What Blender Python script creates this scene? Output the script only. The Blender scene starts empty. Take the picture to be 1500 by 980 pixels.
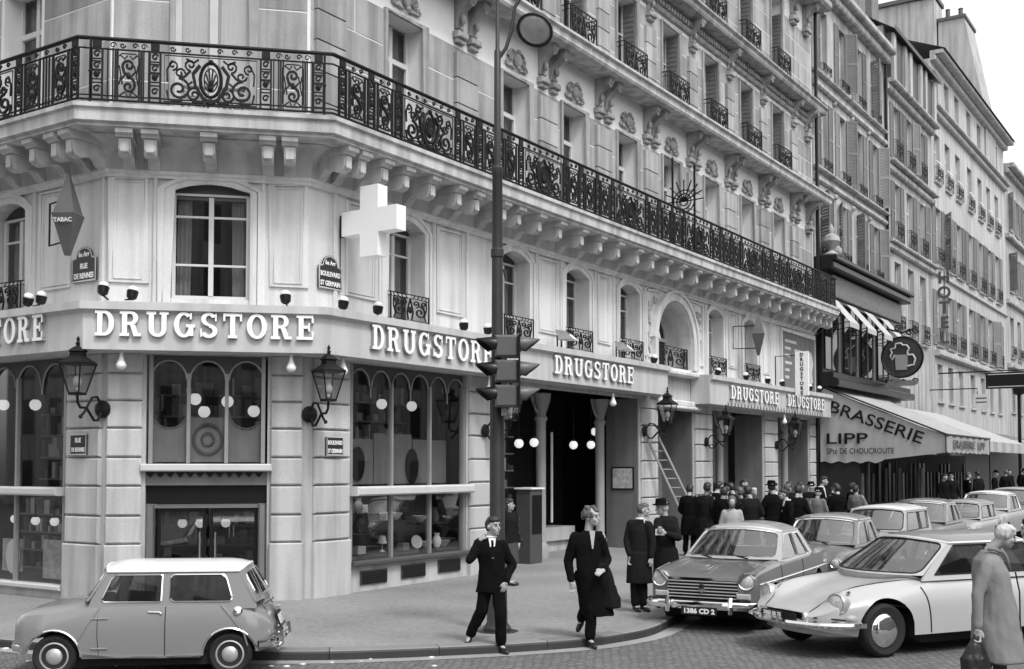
import bpy, bmesh, math, random
from mathutils import Vector, Matrix, noise, Euler
import numpy as np
random.seed(7)
SC = bpy.context.scene
COL = SC.collection
rad = math.radians
# ------------------------------------------------------------------ camera
cam_d = bpy.data.cameras.new('camera'); cam = bpy.data.objects.new('camera', cam_d); COL.objects.link(cam)
cam.location = (0, 0, 2.43)
cam.rotation_euler = (rad(92.4), 0, rad(33.3 - 90))
cam_d.sensor_width = 36; cam_d.lens = 39.84; cam_d.shift_y = 0.0833
cam_d.clip_start = 0.1; cam_d.clip_end = 3000
SC.camera = cam
# ------------------------------------------------------------------ sky, sun, exposure (an overcast day on monochrome film)
SUN_EL, SUN_AZ = rad(55), rad(247)        # azimuth measured from +X towards +Y
W = bpy.data.worlds.new('World'); SC.world = W; W.use_nodes = True
nt = W.node_tree; bg = nt.nodes['Background']
sky = nt.nodes.new('ShaderNodeTexSky'); sky.sky_type = 'NISHITA'; sky.sun_disc = False
sky.sun_elevation = SUN_EL; sky.sun_rotation = math.pi / 2 - SUN_AZ
sky.dust_density = 2.0; sky.air_density = 2.0; sky.ozone_density = 1.0
bw = nt.nodes.new('ShaderNodeRGBToBW')
nt.links.new(sky.outputs[0], bw.inputs[0]); nt.links.new(bw.outputs[0], bg.inputs[0])
bg.inputs[1].default_value = 0.15
sun_d = bpy.data.lights.new('sun', 'SUN'); sun_d.energy = 0.9; sun_d.angle = rad(11); sun_d.color = (1, 1, 1)
sun = bpy.data.objects.new('sun', sun_d); COL.objects.link(sun)
_sd = Vector((math.cos(SUN_EL) * math.cos(SUN_AZ), math.cos(SUN_EL) * math.sin(SUN_AZ), math.sin(SUN_EL)))
sun.rotation_euler = _sd.to_track_quat('Z', 'Y').to_euler(); sun.location = (0, -20, 40)
SC.view_settings.view_transform = 'Standard'; SC.view_settings.look = 'None'
SC.view_settings.exposure = 1.1; SC.view_settings.gamma = 1.0
# ------------------------------------------------------------------ materials
MATS = {}
def mat(name, v, rough=.75, var=.12, scale=3., bump=0., bscale=40., metal=0., spec=.4, rnd=0., streak=0., coat=0., fine=0.):
    if name in MATS: return MATS[name]
    m = bpy.data.materials.new(name); m.use_nodes = True
    n = m.node_tree.nodes; l = m.node_tree.links; b = n['Principled BSDF']
    b.inputs['Roughness'].default_value = rough; b.inputs['Metallic'].default_value = metal
    b.inputs['Specular IOR Level'].default_value = spec; b.inputs['Coat Weight'].default_value = coat
    b.inputs['Coat Roughness'].default_value = .06
    geo = n.new('ShaderNodeNewGeometry')
    def noise_node(sc, det=4., vec=None):
        t = n.new('ShaderNodeTexNoise'); t.inputs['Scale'].default_value = sc; t.inputs['Detail'].default_value = det
        l.new(vec or geo.outputs['Position'], t.inputs['Vector']); return t
    def math_(op, a, b_):
        t = n.new('ShaderNodeMath'); t.operation = op
        for i, q in enumerate((a, b_)):
            if isinstance(q, (int, float)): t.inputs[i].default_value = q
            else: l.new(q, t.inputs[i])
        return t.outputs[0]
    f = noise_node(scale)
    val = math_('MULTIPLY_ADD', f.outputs[0], 2 * var)
    val.node.inputs[2].default_value = 1 - var
    if fine:
        g = noise_node(scale * 28, 2.)
        k = math_('MULTIPLY_ADD', g.outputs[0], 2 * fine); k.node.inputs[2].default_value = 1 - fine
        val = math_('MULTIPLY', val, k)
    if streak:
        mp = n.new('ShaderNodeMapping'); mp.inputs['Scale'].default_value = (2.2, 2.2, .16); l.new(geo.outputs['Position'], mp.inputs['Vector'])
        g = noise_node(1.6, 5., mp.outputs[0])
        r = n.new('ShaderNodeMapRange'); r.inputs[1].default_value = .42; r.inputs[2].default_value = .66; r.inputs[3].default_value = 1; r.inputs[4].default_value = 1 - streak
        l.new(g.outputs[0], r.inputs[0]); val = math_('MULTIPLY', val, r.outputs[0])
    if rnd:
        oi = n.new('ShaderNodeObjectInfo')
        k = math_('MULTIPLY_ADD', oi.outputs['Random'], 2 * rnd); k.node.inputs[2].default_value = 1 - rnd
        val = math_('MULTIPLY', val, k)
    val = math_('MULTIPLY', val, v)
    c = n.new('ShaderNodeCombineColor')
    for i in range(3): l.new(val, c.inputs[i])
    l.new(c.outputs[0], b.inputs['Base Color'])
    if bump:
        g = noise_node(bscale, 3.)
        bp = n.new('ShaderNodeBump'); bp.inputs['Strength'].default_value = bump; bp.inputs['Distance'].default_value = .02
        l.new(g.outputs[0], bp.inputs['Height']); l.new(bp.outputs[0], b.inputs['Normal'])
    MATS[name] = m; return m
def emit(name, v, base=.8):
    m = mat(name, base, .4, 0); b = m.node_tree.nodes['Principled BSDF']
    b.inputs['Emission Color'].default_value = (1, 1, 1, 1); b.inputs['Emission Strength'].default_value = v; return m
def clear_glass(name, tint=.8, ior=1.5, extra=.03):
    m = bpy.data.materials.new(name); m.use_nodes = True; n = m.node_tree.nodes; l = m.node_tree.links
    n.remove(n['Principled BSDF']); out = n['Material Output']
    t = n.new('ShaderNodeBsdfTransparent'); t.inputs[0].default_value = (tint,) * 3 + (1,)
    g = n.new('ShaderNodeBsdfGlossy'); g.inputs['Roughness'].default_value = .02
    fr = n.new('ShaderNodeFresnel'); gq = n.new('ShaderNodeNewGeometry'); mq = n.new('ShaderNodeMath'); mq.operation = 'MULTIPLY_ADD'; mq.inputs[1].default_value = 1 / ior - ior; mq.inputs[2].default_value = ior; l.new(gq.outputs['Backfacing'], mq.inputs[0]); l.new(mq.outputs[0], fr.inputs[0])
    ad = n.new('ShaderNodeMath'); ad.operation = 'ADD'; ad.inputs[1].default_value = extra; l.new(fr.outputs[0], ad.inputs[0])
    mx = n.new('ShaderNodeMixShader'); l.new(ad.outputs[0], mx.inputs[0]); l.new(t.outputs[0], mx.inputs[1]); l.new(g.outputs[0], mx.inputs[2])
    l.new(mx.outputs[0], out.inputs[0]); MATS[name] = m; return m
M_wall = mat('painted_render', .66, .8, .10, .9, .2, 60, streak=.22, fine=.11)
M_rust = mat('painted_stone', .50, .82, .14, 1.5, .35, 50, rnd=.07, streak=.28, fine=.14)
M_stone = mat('limestone', .37, .88, .26, 1.6, .3, 45, rnd=.2, streak=.36, fine=.2)
M_mortar = mat('mortar', .72, .9, .12, 2, fine=.08)
M_carve = mat('carved_stone', .36, .88, .3, 3, .3, 40, streak=.45, fine=.2)
M_slab = mat('balcony_stone', .52, .85, .24, 1.2, .3, 50, streak=.4, fine=.13)
M_corbel = mat('corbel_stone', .50, .85, .26, 2.5, .3, 50, streak=.25, fine=.13)
M_fascia = mat('fascia_paint', .52, .6, .08, .8, streak=.2, fine=.07)
M_letter = mat('letter_white', .86, .45, .05, 2)
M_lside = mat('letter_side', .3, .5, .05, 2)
M_iron = mat('wrought_iron', .01, .55, .25, 8, metal=0., spec=.2)
M_frame = mat('window_paint', .55, .6, .12, 3, rnd=.12)
M_white = mat('white_paint', .82, .5, .06, 2)
M_pane = mat('dark_glass', .012, .04, .3, .7, spec=.5, rnd=.5)
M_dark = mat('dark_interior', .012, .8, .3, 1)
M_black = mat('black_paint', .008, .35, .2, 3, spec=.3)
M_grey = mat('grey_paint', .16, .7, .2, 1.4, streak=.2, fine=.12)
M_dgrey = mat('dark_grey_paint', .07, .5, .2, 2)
M_metal = mat('steel', .55, .28, .1, 5, metal=1.)
M_chrome = mat('chrome', .8, .08, .0, 5, metal=1.)
M_brass = mat('pale_metal', .6, .4, .1, 4, metal=.7)
M_bulb = emit('lit_globe', .3, .7)
M_glass = clear_glass('shop_glass', .82, extra=.09)
M_wpane = clear_glass('window_glass', .75, extra=.03)
M_lglass = clear_glass('lantern_glass', .8)
M_wsglass = clear_glass('windscreen_glass', .7, extra=.3)
M_cglass = clear_glass('car_glass', .72, extra=.16)
M_curtain = mat('net_curtain', .5, .9, .15, 2)
M_poster = mat('poster_print', .42, .7, .8, 9, fine=.3)
# ------------------------------------------------------------------ objects
def tag(o, label=None, cat=None, group=None, kind=None):
    if label: o['label'] = label
    if cat: o['category'] = cat
    if group: o['group'] = group
    if kind: o['kind'] = kind
    return o
def empty(name, loc, rz=0., label=None, cat=None, group=None):
    o = bpy.data.objects.new(name, None); COL.objects.link(o); o.location = loc; o.rotation_euler = (0, 0, rz)
    o.empty_display_size = .2
    return tag(o, label, cat, group)
def link(name, me, parent=None, world=True, label=None):
    o = bpy.data.objects.new(name, me); COL.objects.link(o)
    if parent is not None:
        o.parent = parent
        if world: o.matrix_parent_inverse = Matrix.Translation(-PW(parent))
    if label: o['label'] = label
    return o
def PW(p):
    """what to subtract so that a child can be given in world space (parts built in world space sit at the origin)"""
    return Vector((0, 0, 0)) if p.type == 'MESH' else Vector(p.location)
class Fr:
    """facade frame: s along the wall, d outwards, z up"""
    def __init__(s, o, dr, n, rot): s.o = Vector(o); s.dr = Vector(dr); s.n = Vector(n); s.rot = rot
    def __call__(s, a, d, z): p = s.o + s.dr * a + s.n * d; return (p.x, p.y, z)
FR = Fr((0, 14), (1, 0), (0, -1), 0.)
FL = Fr((12.35, 0), (0, 1), (-1, 0), -math.pi / 2)
_P0 = Vector((12.35, 16.41)); _P1 = Vector((14.7, 14.0)); CW = (_P1 - _P0).length; _cd = (_P1 - _P0) / CW
FC = Fr(_P0, _cd, (_cd.y, -_cd.x), math.atan2(_cd.y, _cd.x))
ID = lambda a, d, z: (a, -d, z)                  # local frame of shared meshes: x along, -y outwards
class MB:
    def __init__(s): s.v = []; s.f = []; s.m = []
    def add(s, vs, fs, mi=0):
        o = len(s.v); s.v += [tuple(p) for p in vs]
        for f in fs: s.f.append([i + o for i in f]); s.m.append(mi)
        return s
    def box(s, x0, x1, y0, y1, z0, z1, mi=0, fr=None):
        g = fr or (lambda a, b, c: (a, b, c))
        vs = [g(x, y, z) for z in (z0, z1) for x, y in ((x0, y0), (x1, y0), (x1, y1), (x0, y1))]
        return s.add(vs, [(0, 3, 2, 1), (4, 5, 6, 7), (0, 1, 5, 4), (1, 2, 6, 5), (2, 3, 7, 6), (3, 0, 4, 7)], mi)
    def cbox(s, fr, s0, s1, d0, d1, z0, z1, c, mi=0):
        """box with a chamfered outer face"""
        vs = [fr(a, d0, z) for a, z in ((s0, z0), (s1, z0), (s1, z1), (s0, z1))]
        vs += [fr(a, d1 - c, z) for a, z in ((s0, z0), (s1, z0), (s1, z1), (s0, z1))]
        vs += [fr(a, d1, z) for a, z in ((s0 + c, z0 + c), (s1 - c, z0 + c), (s1 - c, z1 - c), (s0 + c, z1 - c))]
        fs = [(0, 1, 2, 3), (8, 9, 10, 11)]
        for k in range(4):
            j = (k + 1) % 4; fs += [(k, j, j + 4, k + 4), (k + 4, j + 4, j + 8, k + 8)]
        return s.add(vs, fs, mi)
    def prism(s, poly, g, d0, d1, mi=0):
        """polygon (a,z) extruded between depths through map g(a,d,z)"""
        n = len(poly); vs = [g(a, d0, z) for a, z in poly] + [g(a, d1, z) for a, z in poly]
        return s.add(vs, [tuple(range(n)), tuple(range(2 * n - 1, n - 1, -1))] + [(i, (i + 1) % n, (i + 1) % n + n, i + n) for i in range(n)], mi)
    def tube(s, pts, r, n=6, closed=False, mi=0, r1=None, flat=None):
        pts = [Vector(p) for p in pts]; N = len(pts); vs = []; up0 = None
        for i, p in enumerate(pts):
            if closed: t = pts[(i + 1) % N] - pts[i - 1]
            else: t = pts[min(i + 1, N - 1)] - pts[max(i - 1, 0)]
            if t.length < 1e-9: t = Vector((0, 0, 1))
            t.normalize()
            if up0 is None: up0 = Vector((0, 0, 1)) if abs(t.z) < .9 else Vector((0, 1, 0))
            u = up0 - t * up0.dot(t)
            if u.length < 1e-4: u = t.orthogonal()
            u.normalize(); w = t.cross(u); up0 = u
            rr = r[i] if isinstance(r, (list, tuple)) else (r if r1 is None else r + (r1 - r) * i / max(N - 1, 1))
            for k in range(n):
                a = 2 * math.pi * (k + .5) / n; vs.append(p + (u * math.cos(a) + w * math.sin(a)) * rr)
        fs = []
        for i in range(N if closed else N - 1):
            j = (i + 1) % N
            for k in range(n): fs.append((i * n + k, i * n + (k + 1) % n, j * n + (k + 1) % n, j * n + k))
        if not closed: fs += [tuple(range(n)), tuple(range((N - 1) * n, N * n))]
        return s.add(vs, fs, mi)
    def lathe(s, prof, c=(0, 0, 0), n=14, mi=0, ax=None, sq=False):
        """prof (r,z) turned about vertical (or axis matrix ax)"""
        vs = []
        off = math.pi / n if sq else 0
        for r, z in prof:
            for k in range(n):
                a = 2 * math.pi * k / n + off; p = Vector((r * math.cos(a), r * math.sin(a), z))
                if ax is not None: p = ax @ p
                vs.append(p + Vector(c))
        fs = []
        for i in range(len(prof) - 1):
            for k in range(n): fs.append((i * n + k, i * n + (k + 1) % n, (i + 1) * n + (k + 1) % n, (i + 1) * n + k))
        if prof[0][0] > 1e-4: fs.append(tuple(range(n)))
        if prof[-1][0] > 1e-4: fs.append(tuple(range((len(prof) - 1) * n, len(prof) * n)))
        return s.add(vs, fs, mi)
    def ball(s, c, r, n=12, m=8, mi=0, sc=(1, 1, 1)):
        pr = [(r * math.sin(math.pi * i / m), -r * math.cos(math.pi * i / m)) for i in range(m + 1)]
        pr = [(max(a, 1e-5), b) for a, b in pr]
        return s.lathe(pr, c, n, mi, Matrix.Diagonal(sc).to_3x3())
    def mesh(s, name, mats, smooth=False, recalc=True, xf=None):
        me = bpy.data.meshes.new(name); v = s.v if xf is None else [xf @ Vector(p) for p in s.v]
        me.from_pydata(v, [], s.f)
        for m in (mats if isinstance(mats, (list, tuple)) else [mats]): me.materials.append(m)
        if any(s.m): me.polygons.foreach_set('material_index', s.m)
        if recalc:
            bm = bmesh.new(); bm.from_mesh(me); bmesh.ops.remove_doubles(bm, verts=bm.verts, dist=1e-6)
            bmesh.ops.recalc_face_normals(bm, faces=bm.faces); bm.to_mesh(me); bm.free()
        if smooth:
            me.polygons.foreach_set('use_smooth', [True] * len(me.polygons))
            if smooth is not True: me.set_sharp_from_angle(angle=rad(smooth))
        me.update(); return me
    def build(s, name, mats, parent=None, smooth=False, world=True, label=None, recalc=True):
        return link(name, s.mesh(name, mats, smooth, recalc), parent, world, label)
def fill2d(outer, holes=()):
    """triangulated polygon with holes -> verts2d, faces"""
    bm = bmesh.new(); edges = []
    for loop in [outer] + list(holes):
        vs = [bm.verts.new((p[0], p[1], 0)) for p in loop]
        for i in range(len(vs)): edges.append(bm.edges.new((vs[i], vs[(i + 1) % len(vs)])))
    bmesh.ops.triangle_fill(bm, use_beauty=True, edges=edges)
    bm.verts.index_update(); vv = [(v.co.x, v.co.y) for v in bm.verts]; ff = [tuple(v.index for v in f.verts) for f in bm.faces]
    bm.free(); return vv, ff
def sheet(mb, outer, holes, g, d0=0., d1=None, mi=0, edge=True):
    """plate with holes; with d1 it gets thickness"""
    vv, ff = fill2d(outer, holes)
    mb.add([g(a, d0, z) for a, z in vv], ff, mi)
    if d1 is not None:
        mb.add([g(a, d1, z) for a, z in vv], [f[::-1] for f in ff], mi)
        for loop in [outer] + list(holes):
            n = len(loop)
            mb.add([g(a, d0, z) for a, z in loop] + [g(a, d1, z) for a, z in loop], [(i, (i + 1) % n, (i + 1) % n + n, i + n) for i in range(n)], mi)
def arch(a, b, z0, zs, zt, n=10):
    """opening outline: rectangle with (segmental / round) arch from spring zs to top zt"""
    pts = [(a, z0), (b, z0), (b, zs)]; c = (a + b) / 2; w = (b - a) / 2
    if zt > zs + 1e-3:
        h = zt - zs
        if h >= w - 1e-3:
            pts += [(c + w * math.cos(math.pi * i / n), zs + h * math.sin(math.pi * i / n)) for i in range(1, n)]
        else:
            R = (w * w + h * h) / (2 * h); a0 = math.asin(w / R)
            pts += [(c + R * math.sin(a0 * (1 - 2 * i / n)), zs + h - R + R * math.cos(a0 * (1 - 2 * i / n))) for i in range(1, n)]
    return pts + [(a, zs)]
def text_mesh(name, s, size, depth=.01, align='CENTER', m=None, offset=0., bevel=0.):
    c = bpy.data.curves.new(name, 'FONT'); c.body = s; c.size = size; c.extrude = depth; c.align_x = align; c.offset = offset; c.resolution_u = 3
    o = bpy.data.objects.new(name, c); COL.objects.link(o)
    dg = bpy.context.evaluated_depsgraph_get(); me = bpy.data.meshes.new_from_object(o.evaluated_get(dg))
    bpy.data.objects.remove(o); bpy.data.curves.remove(c); me.name = name; me.materials.clear(); me.materials.append(m); return me
def text_on(name, s, size, parent, mtx, depth=.006, m=None, w=None, offset=0., align='CENTER'):
    """flat print as a part: lies in the x,y plane of matrix mtx, optional squeeze to width w"""
    me = text_mesh(name, s, size, depth, align, m, offset)
    if w:
        xs = [v.co.x for v in me.vertices]; k = w / (max(xs) - min(xs)); me.transform(Matrix.Diagonal((k, 1, 1, 1)))
    me.transform(mtx); return link(name, me, parent)
def wallmtx(fr, s, d, z, vertical=False):
    """matrix whose x runs to the viewer's right along the wall and y up"""
    ax = fr.dr if fr is not FL else -fr.dr
    x = Vector((ax.x, ax.y, 0)); y = Vector((0, 0, 1)); nn = Vector((fr.n.x, fr.n.y, 0))
    R = Matrix((x, y, nn)).transposed().to_4x4(); R.translation = Vector(fr(s, d, z)); return R
def place(name, me, parent, fr, s, d, z, label=None):
    o = link(name, me, parent); o.location = fr(s, d, z); o.rotation_euler = (0, 0, fr.rot); return o
def child(name, me, parent, loc=(0, 0, 0), label=None):
    o = link(name, me, parent, world=False, label=label); o.location = loc; return o
def copy_tree(o, parent=None):
    c = o.copy(); COL.objects.link(c)
    if parent is not None: c.parent = parent
    for ch in o.children: copy_tree(ch, c)
    return c
# sweeping a profile (d,z) round the three facades
def cornA(d):
    x = 12.35 - d; p = FC.o + FC.n * d; k = (x - p.x) / FC.dr.x; return p + FC.dr * k
def cornB(d):
    y = 14 - d; p = FC.o + FC.n * d; k = (y - p.y) / FC.dr.y; return p + FC.dr * k
def sweep(mb, prof, yL=26., xR=42.3, mi=0):
    n = len(prof); vs = []
    for d, z in prof: vs.append((12.35 - d, yL, z))
    for d, z in prof: p = cornA(d); vs.append((p.x, p.y, z))
    for d, z in prof: p = cornB(d); vs.append((p.x, p.y, z))
    for d, z in prof: vs.append((xR, 14 - d, z))
    fs = [tuple(range(n)), tuple(range(3 * n, 4 * n))]
    for k in range(3):
        for i in range(n):
            j = (i + 1) % n; fs.append((k * n + i, k * n + j, (k + 1) * n + j, (k + 1) * n + i))
    return mb.add(vs, fs, mi)
def gz(x): return .011 * max(0., x - 17.)
# ================================================================== the corner building
B1 = empty('corner_building', (27, 14, .1), 0, 'corner stone building with white drugstore shopfront and long iron balcony', 'building')
ZF0, ZF1, ZE, ZS0, ZS1 = 4.38, 5.17, 7.55, 8.05, 8.4          # fascia, entresol top, balcony slab
def wall(name, fr, s0, s1, z0, z1, ops, m, depth=.45, rm=None):
    """front sheet with openings plus reveals; ops: outlines"""
    b = MB(); sheet(b, [(s0, z0), (s1, z0), (s1, z1), (s0, z1)], [], fr) if not ops else None
    if ops:
        # notch openings that start at the foot of the wall
        holes = [o for o in ops if min(p[1] for p in o) > z0 + .01]; feet = sorted([o for o in ops if min(p[1] for p in o) <= z0 + .01], key=lambda o: o[0][0])
        out = [(s0, z0)]
        for o in feet:
            a, bb = o[0][0], o[1][0]; up = o[2:]            # (b,zs) ... (a,zs)
            out += [(a, z0)] + up[::-1] + [(bb, z0)]
        out += [(s1, z0), (s1, z1), (s0, z1)]
        sheet(b, out, holes, fr)
    o_ = b.build(name, m, B1)
    if ops:
        for o in ops:
            n = len(o); r = MB()
            r.add([fr(a, 0, z) for a, z in o] + [fr(a, -depth, z) for a, z in o], [(i, (i + 1) % n, (i + 1) % n + n, i + n) for i in range(n)]); r.build('reveal', rm or m, B1)
    return o_
# --- window meshes (local: x along, -y outwards, origin at sill centre)
def win_meshes(key, w, h, rise=0., transom=None, mull=2, bars=(), fw=.07):
    f = MB(); out = arch(-w / 2, w / 2, 0, h - rise, h, 8)
    fo = 1 if rise == 0 else 0
    inner = arch(-w / 2 + fw, w / 2 - fw, fw, h - rise - fw * .6, h - fw, 8)
    sheet(f, out, [inner], lambda a, d, z: (a, -d, z), 0, .07)
    iw = w - 2 * fw
    for k in range(1, mull):
        x = -w / 2 + fw + iw * k / mull; f.box(x - fw * .7, x + fw * .7, -.085, .0, fw, h - rise * .3 - fw)
    if transom: f.box(-w / 2 + fw, w / 2 - fw, -.08, 0.01, transom - .05, transom + .05)
    for z in bars: f.box(-w / 2 + fw, w / 2 - fw, -.062, 0.005, z - .018, z + .018)
    p = MB(); p.prism(inner, ID, .012, .022)
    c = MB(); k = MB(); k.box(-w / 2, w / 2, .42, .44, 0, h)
    for sx in (-1, 1):
        xs = [sx * (iw / 2 - iw * .2 * i / 12) for i in range(13)]; ys = [.12 + .025 * math.sin(i * 1.7 + sx) for i in range(13)]
        c.add([(x, y, fw) for x, y in zip(xs, ys)] + [(x - sx * .02, y, h - fw) for x, y in zip(xs, ys)], [(i, i + 1, i + 14, i + 13) for i in range(12)])
    if rise == 0: return f.mesh('window_' + key, M_frame), p.mesh('pane_' + key, M_wpane), c.mesh('curtain_' + key, M_curtain, True, False), k.mesh('room_' + key, M_dark)
    return f.mesh('window_' + key, M_frame), p.mesh('pane_' + key, M_pane)
W_ENT = win_meshes('entresol', 1.15, 1.84, 0, None, 2, (.62, 1.4))
W_CH = win_meshes('chamfer', 1.32, 1.86, 0, None, 2, (.6, 1.45), .06)
W_1 = win_meshes('first', 1.15, 2.95, 0, 2.2, 2)
W_2 = win_meshes('second', 1.15, 2.45, 0, None, 2, (.8, 1.6))
W_3 = win_meshes('third', 1.15, 2.9, 0, None, 2, (.9, 1.8))
W_AR = win_meshes('arched', 2.3, 1.95, 1.1, .95, 2, (), .08)
ccv = MB()
for sx in (-1, 1):
    xs = [sx * (.1 + .42 * i / 18) for i in range(19)]; ys = [.06 + .02 * math.sin(i * 1.9) for i in range(19)]
    ccv.add([(x, y, .1) for x, y in zip(xs, ys)] + [(x + sx * .02, y, 1.9) for x, y in zip(xs, ys)], [(i, i + 1, i + 20, i + 19) for i in range(18)])
W_CURT = ccv.mesh('curtain', M_curtain, True, False)
def window(ms, fr, s, z, depth=.42, curtain=0., back=True):
    o = place('window', ms[0], B1, fr, s, -depth, z); p = child('pane', ms[1], o)
    if len(ms) > 2:
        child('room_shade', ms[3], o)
        if random.random() < .75: child('curtain', ms[2], o).scale = (1, 1, 1)
    return o
def spiral(cx, cz, r, turns, a0, sgn=1, n=18, r0=.18):
    return [(cx + (r * (r0 + (1 - r0) * (1 - i / n))) * math.cos(a0 + sgn * 2 * math.pi * turns * i / n), cz + (r * (r0 + (1 - r0) * (1 - i / n))) * math.sin(a0 + sgn * 2 * math.pi * turns * i / n)) for i in range(n + 1)]
def T2(mb, pts, r=.014, d=0., n=4, mi=0): mb.tube([(a, -d, z) for a, z in pts], r * (1.35 if r < .03 else 1), n, mi=mi)
# balconet railing for a window 1.25 wide, 1.0 high
def balconet_mesh(w=1.3, h=.95, deep=.28):
    b = MB(); hw = w / 2
    for z in (0.04, .14, h - .12, h): b.tube([(-hw, 0, z), (-hw, -deep, z), (hw, -deep, z), (hw, 0, z)], .018 if z in (.04, h) else .012, 4)
    for x in (-hw, hw):
        b.tube([(x, -deep, 0), (x, -deep, h)], .02, 4); b.tube([(x, -deep * .5, .04), (x, -deep * .5, h)], .012, 4)
    for sx in (-1, 1):
        T2(b, spiral(sx * .34, .42, .2, 1.4, math.pi * (.5 if sx > 0 else .5), -sx), .018, deep)
        T2(b, spiral(sx * .2, .68, .12, 1.3, math.pi * 1.5, sx, 14), .016, deep)
        T2(b, spiral(sx * .48, .7, .1, 1.2, math.pi * 1.5, -sx, 12), .015, deep)
        T2(b, [(sx * .06, .16), (sx * .1, .4), (sx * .05, .62), (0, .82)], .016, deep)
        T2(b, [(sx * .55, .16), (sx * .5, .3), (sx * .57, .55), (sx * .56, .82)], .013, deep)
        for k in range(4): T2(b, [(sx * (.1 + .14 * k), h - .12), (sx * (.17 + .14 * k), h)], .01, deep)
    b.ball((0, -deep, .46), .09, 8, 6, sc=(.8, .4, 1.3))
    return b.mesh('balconet', M_iron)
BALC = balconet_mesh()
# ---------------------------------------------------------------- ground floor and entresol walls
R_OPS_G = [arch(15.86, 19.55, .62, 4.37, 4.37), arch(20.45, 27.58, .05, 4.3, 4.3), arch(28.7, 31.1, .05, 4.08, 4.08), arch(32.5, 36.8, .05, 4.2, 4.2), arch(38.2, 41.5, .05, 4.2, 4.2)]
wall('ground_wall', FR, 14.7, 42.3, .05, 5.17, R_OPS_G, M_rust, .18)
wall('ground_wall', FC, 0, CW, .05, 5.17, [arch(.66, 2.7, .05, 4.37, 4.37)], M_rust, .3)
wall('ground_wall', FL, 16.41, 26, .05, 5.17, [arch(17.47, 24.5, .3, 4.37, 4.37)], M_rust, .18)
ENT_W = [(17.47, 5.3, 2.05), (21.42, 5.3, 2.05), (24.22, 5.3, 2.05), (27.02, 5.3, 2.05), (32.82, 5.3, 1.95), (35.7, 5.3, 1.95)]
ops = [arch(c - .58, c + .58, 5.3, 7.2, 7.36, 8) for c, z, h in ENT_W] + [arch(28.68, 31.05, 5.3, 6.05, 7.22, 14)]
wall('entresol_wall', FR, 14.7, 42.3, 5.17, 8.05, ops, M_wall, .45)
wall('entresol_wall', FC, 0, CW, 5.17, 8.05, [arch(1.03, 2.37, 5.36, 7.26, 7.44, 8)], M_wall, .28)
wall('entresol_wall', FL, 16.41, 26, 5.17, 8.05, [arch(18.72, 19.95, 5.3, 7.15, 7.38, 8), arch(22.4, 23.6, 5.3, 7.15, 7.38, 8)], M_wall, .4)
for c, z, h in ENT_W: window(W_ENT, FR, c, 5.28, .4)
window(W_CH, FC, 1.7, 5.37, .2)
for c in (19.33, 23.0): window(W_ENT, FL, c, 5.28, .35)
o = window(W_AR, FR, 29.87, 5.28, .85)
b = MB(); o2 = arch(28.68, 31.05, 5.3, 6.05, 7.22, 14); n = len(o2)
b.add([FR(a, -.45, z) for a, z in o2] + [FR(a, -.9, z) for a, z in o2], [(i, (i + 1) % n, (i + 1) % n + n, i + n) for i in range(n)]); b.build('arch_reveal', M_wall, B1)
# window architraves and wall panels
def band(mb, pts, w, d0, d1, fr, closed=False):
    """flat moulding of width w along a 2-D path on the wall"""
    N = len(pts); L_ = []; Rr = []
    for i in range(N):
        if closed: t = Vector(pts[(i + 1) % N]) - Vector(pts[i - 1])
        else: t = Vector(pts[min(i + 1, N - 1)]) - Vector(pts[max(i - 1, 0)])
        t.normalize(); nrm = Vector((-t.y, t.x)); k = 1.
        if closed or 0 < i < N - 1:
            e = (Vector(pts[i]) - Vector(pts[i - 1])).normalized(); c = max(.4, abs(e.dot(t))); k = 1 / c
        p = Vector(pts[i]); L_.append(p + nrm * w * .5 * k); Rr.append(p - nrm * w * .5 * k)
    vs = [];
    for p in L_: vs += [fr(p.x, d0, p.y), fr(p.x, d1, p.y)]
    for p in Rr: vs += [fr(p.x, d1, p.y), fr(p.x, d0, p.y)]
    fs = []; M = 2 * N
    for i in range(N if closed else N - 1):
        j = (i + 1) % N
        fs += [(2 * i, 2 * j, 2 * j + 1, 2 * i + 1), (2 * i + 1, 2 * j + 1, M + 2 * j, M + 2 * i), (M + 2 * i, M + 2 * j, M + 2 * j + 1, M + 2 * i + 1)]
    if not closed: fs += [(0, 1, M, M + 1), (M - 2, M - 1, 2 * M - 2, 2 * M - 1)]
    mb.add(vs, fs)
def architrave(fr, a, b_, z0, zs, zt, n=8):
    q = arch(a - .06, b_ + .06, z0, zs, zt + .05, n); path = q[1:] + [q[0]]
    m = MB(); band(m, path, .12, 0, .045, fr); q = arch(a - .17, b_ + .17, z0, zs, zt + .14, n); band(m, q[1:] + [q[0]], .07, 0, .075, fr)
    m.build('architrave', M_wall, B1)
for c, z, h in ENT_W: architrave(FR, c - .58, c + .58, 5.22, 7.15, 7.34)
architrave(FC, 1.03, 2.37, 5.25, 7.26, 7.38)
for fr, c, d, w, zt in [(FR, c, .38, .6, 7.42) for c, z, h in ENT_W] + [(FC, 1.7, .17, .7, 7.5), (FL, 19.33, .33, .63, 7.42)]: MB().box(c - w, c + w, -d - .1, -d, 7.13, zt, 0, fr).build('blind_box', M_dgrey, B1)
architrave(FL, 18.72, 19.95, 5.22, 7.15, 7.34)
def panel(fr, a, b_, z0, z1):
    m = MB()
    band(m, [(a, z0), (b_, z0), (b_, z1), (a, z1)], .05, 0, .04, fr, True); band(m, [(a + .06, z0 + .06), (b_ - .06, z0 + .06), (b_ - .06, z1 - .06), (a + .06, z1 - .06)], .03, 0, .022, fr, True)
    m.build('wall_panel', M_wall, B1)
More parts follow.
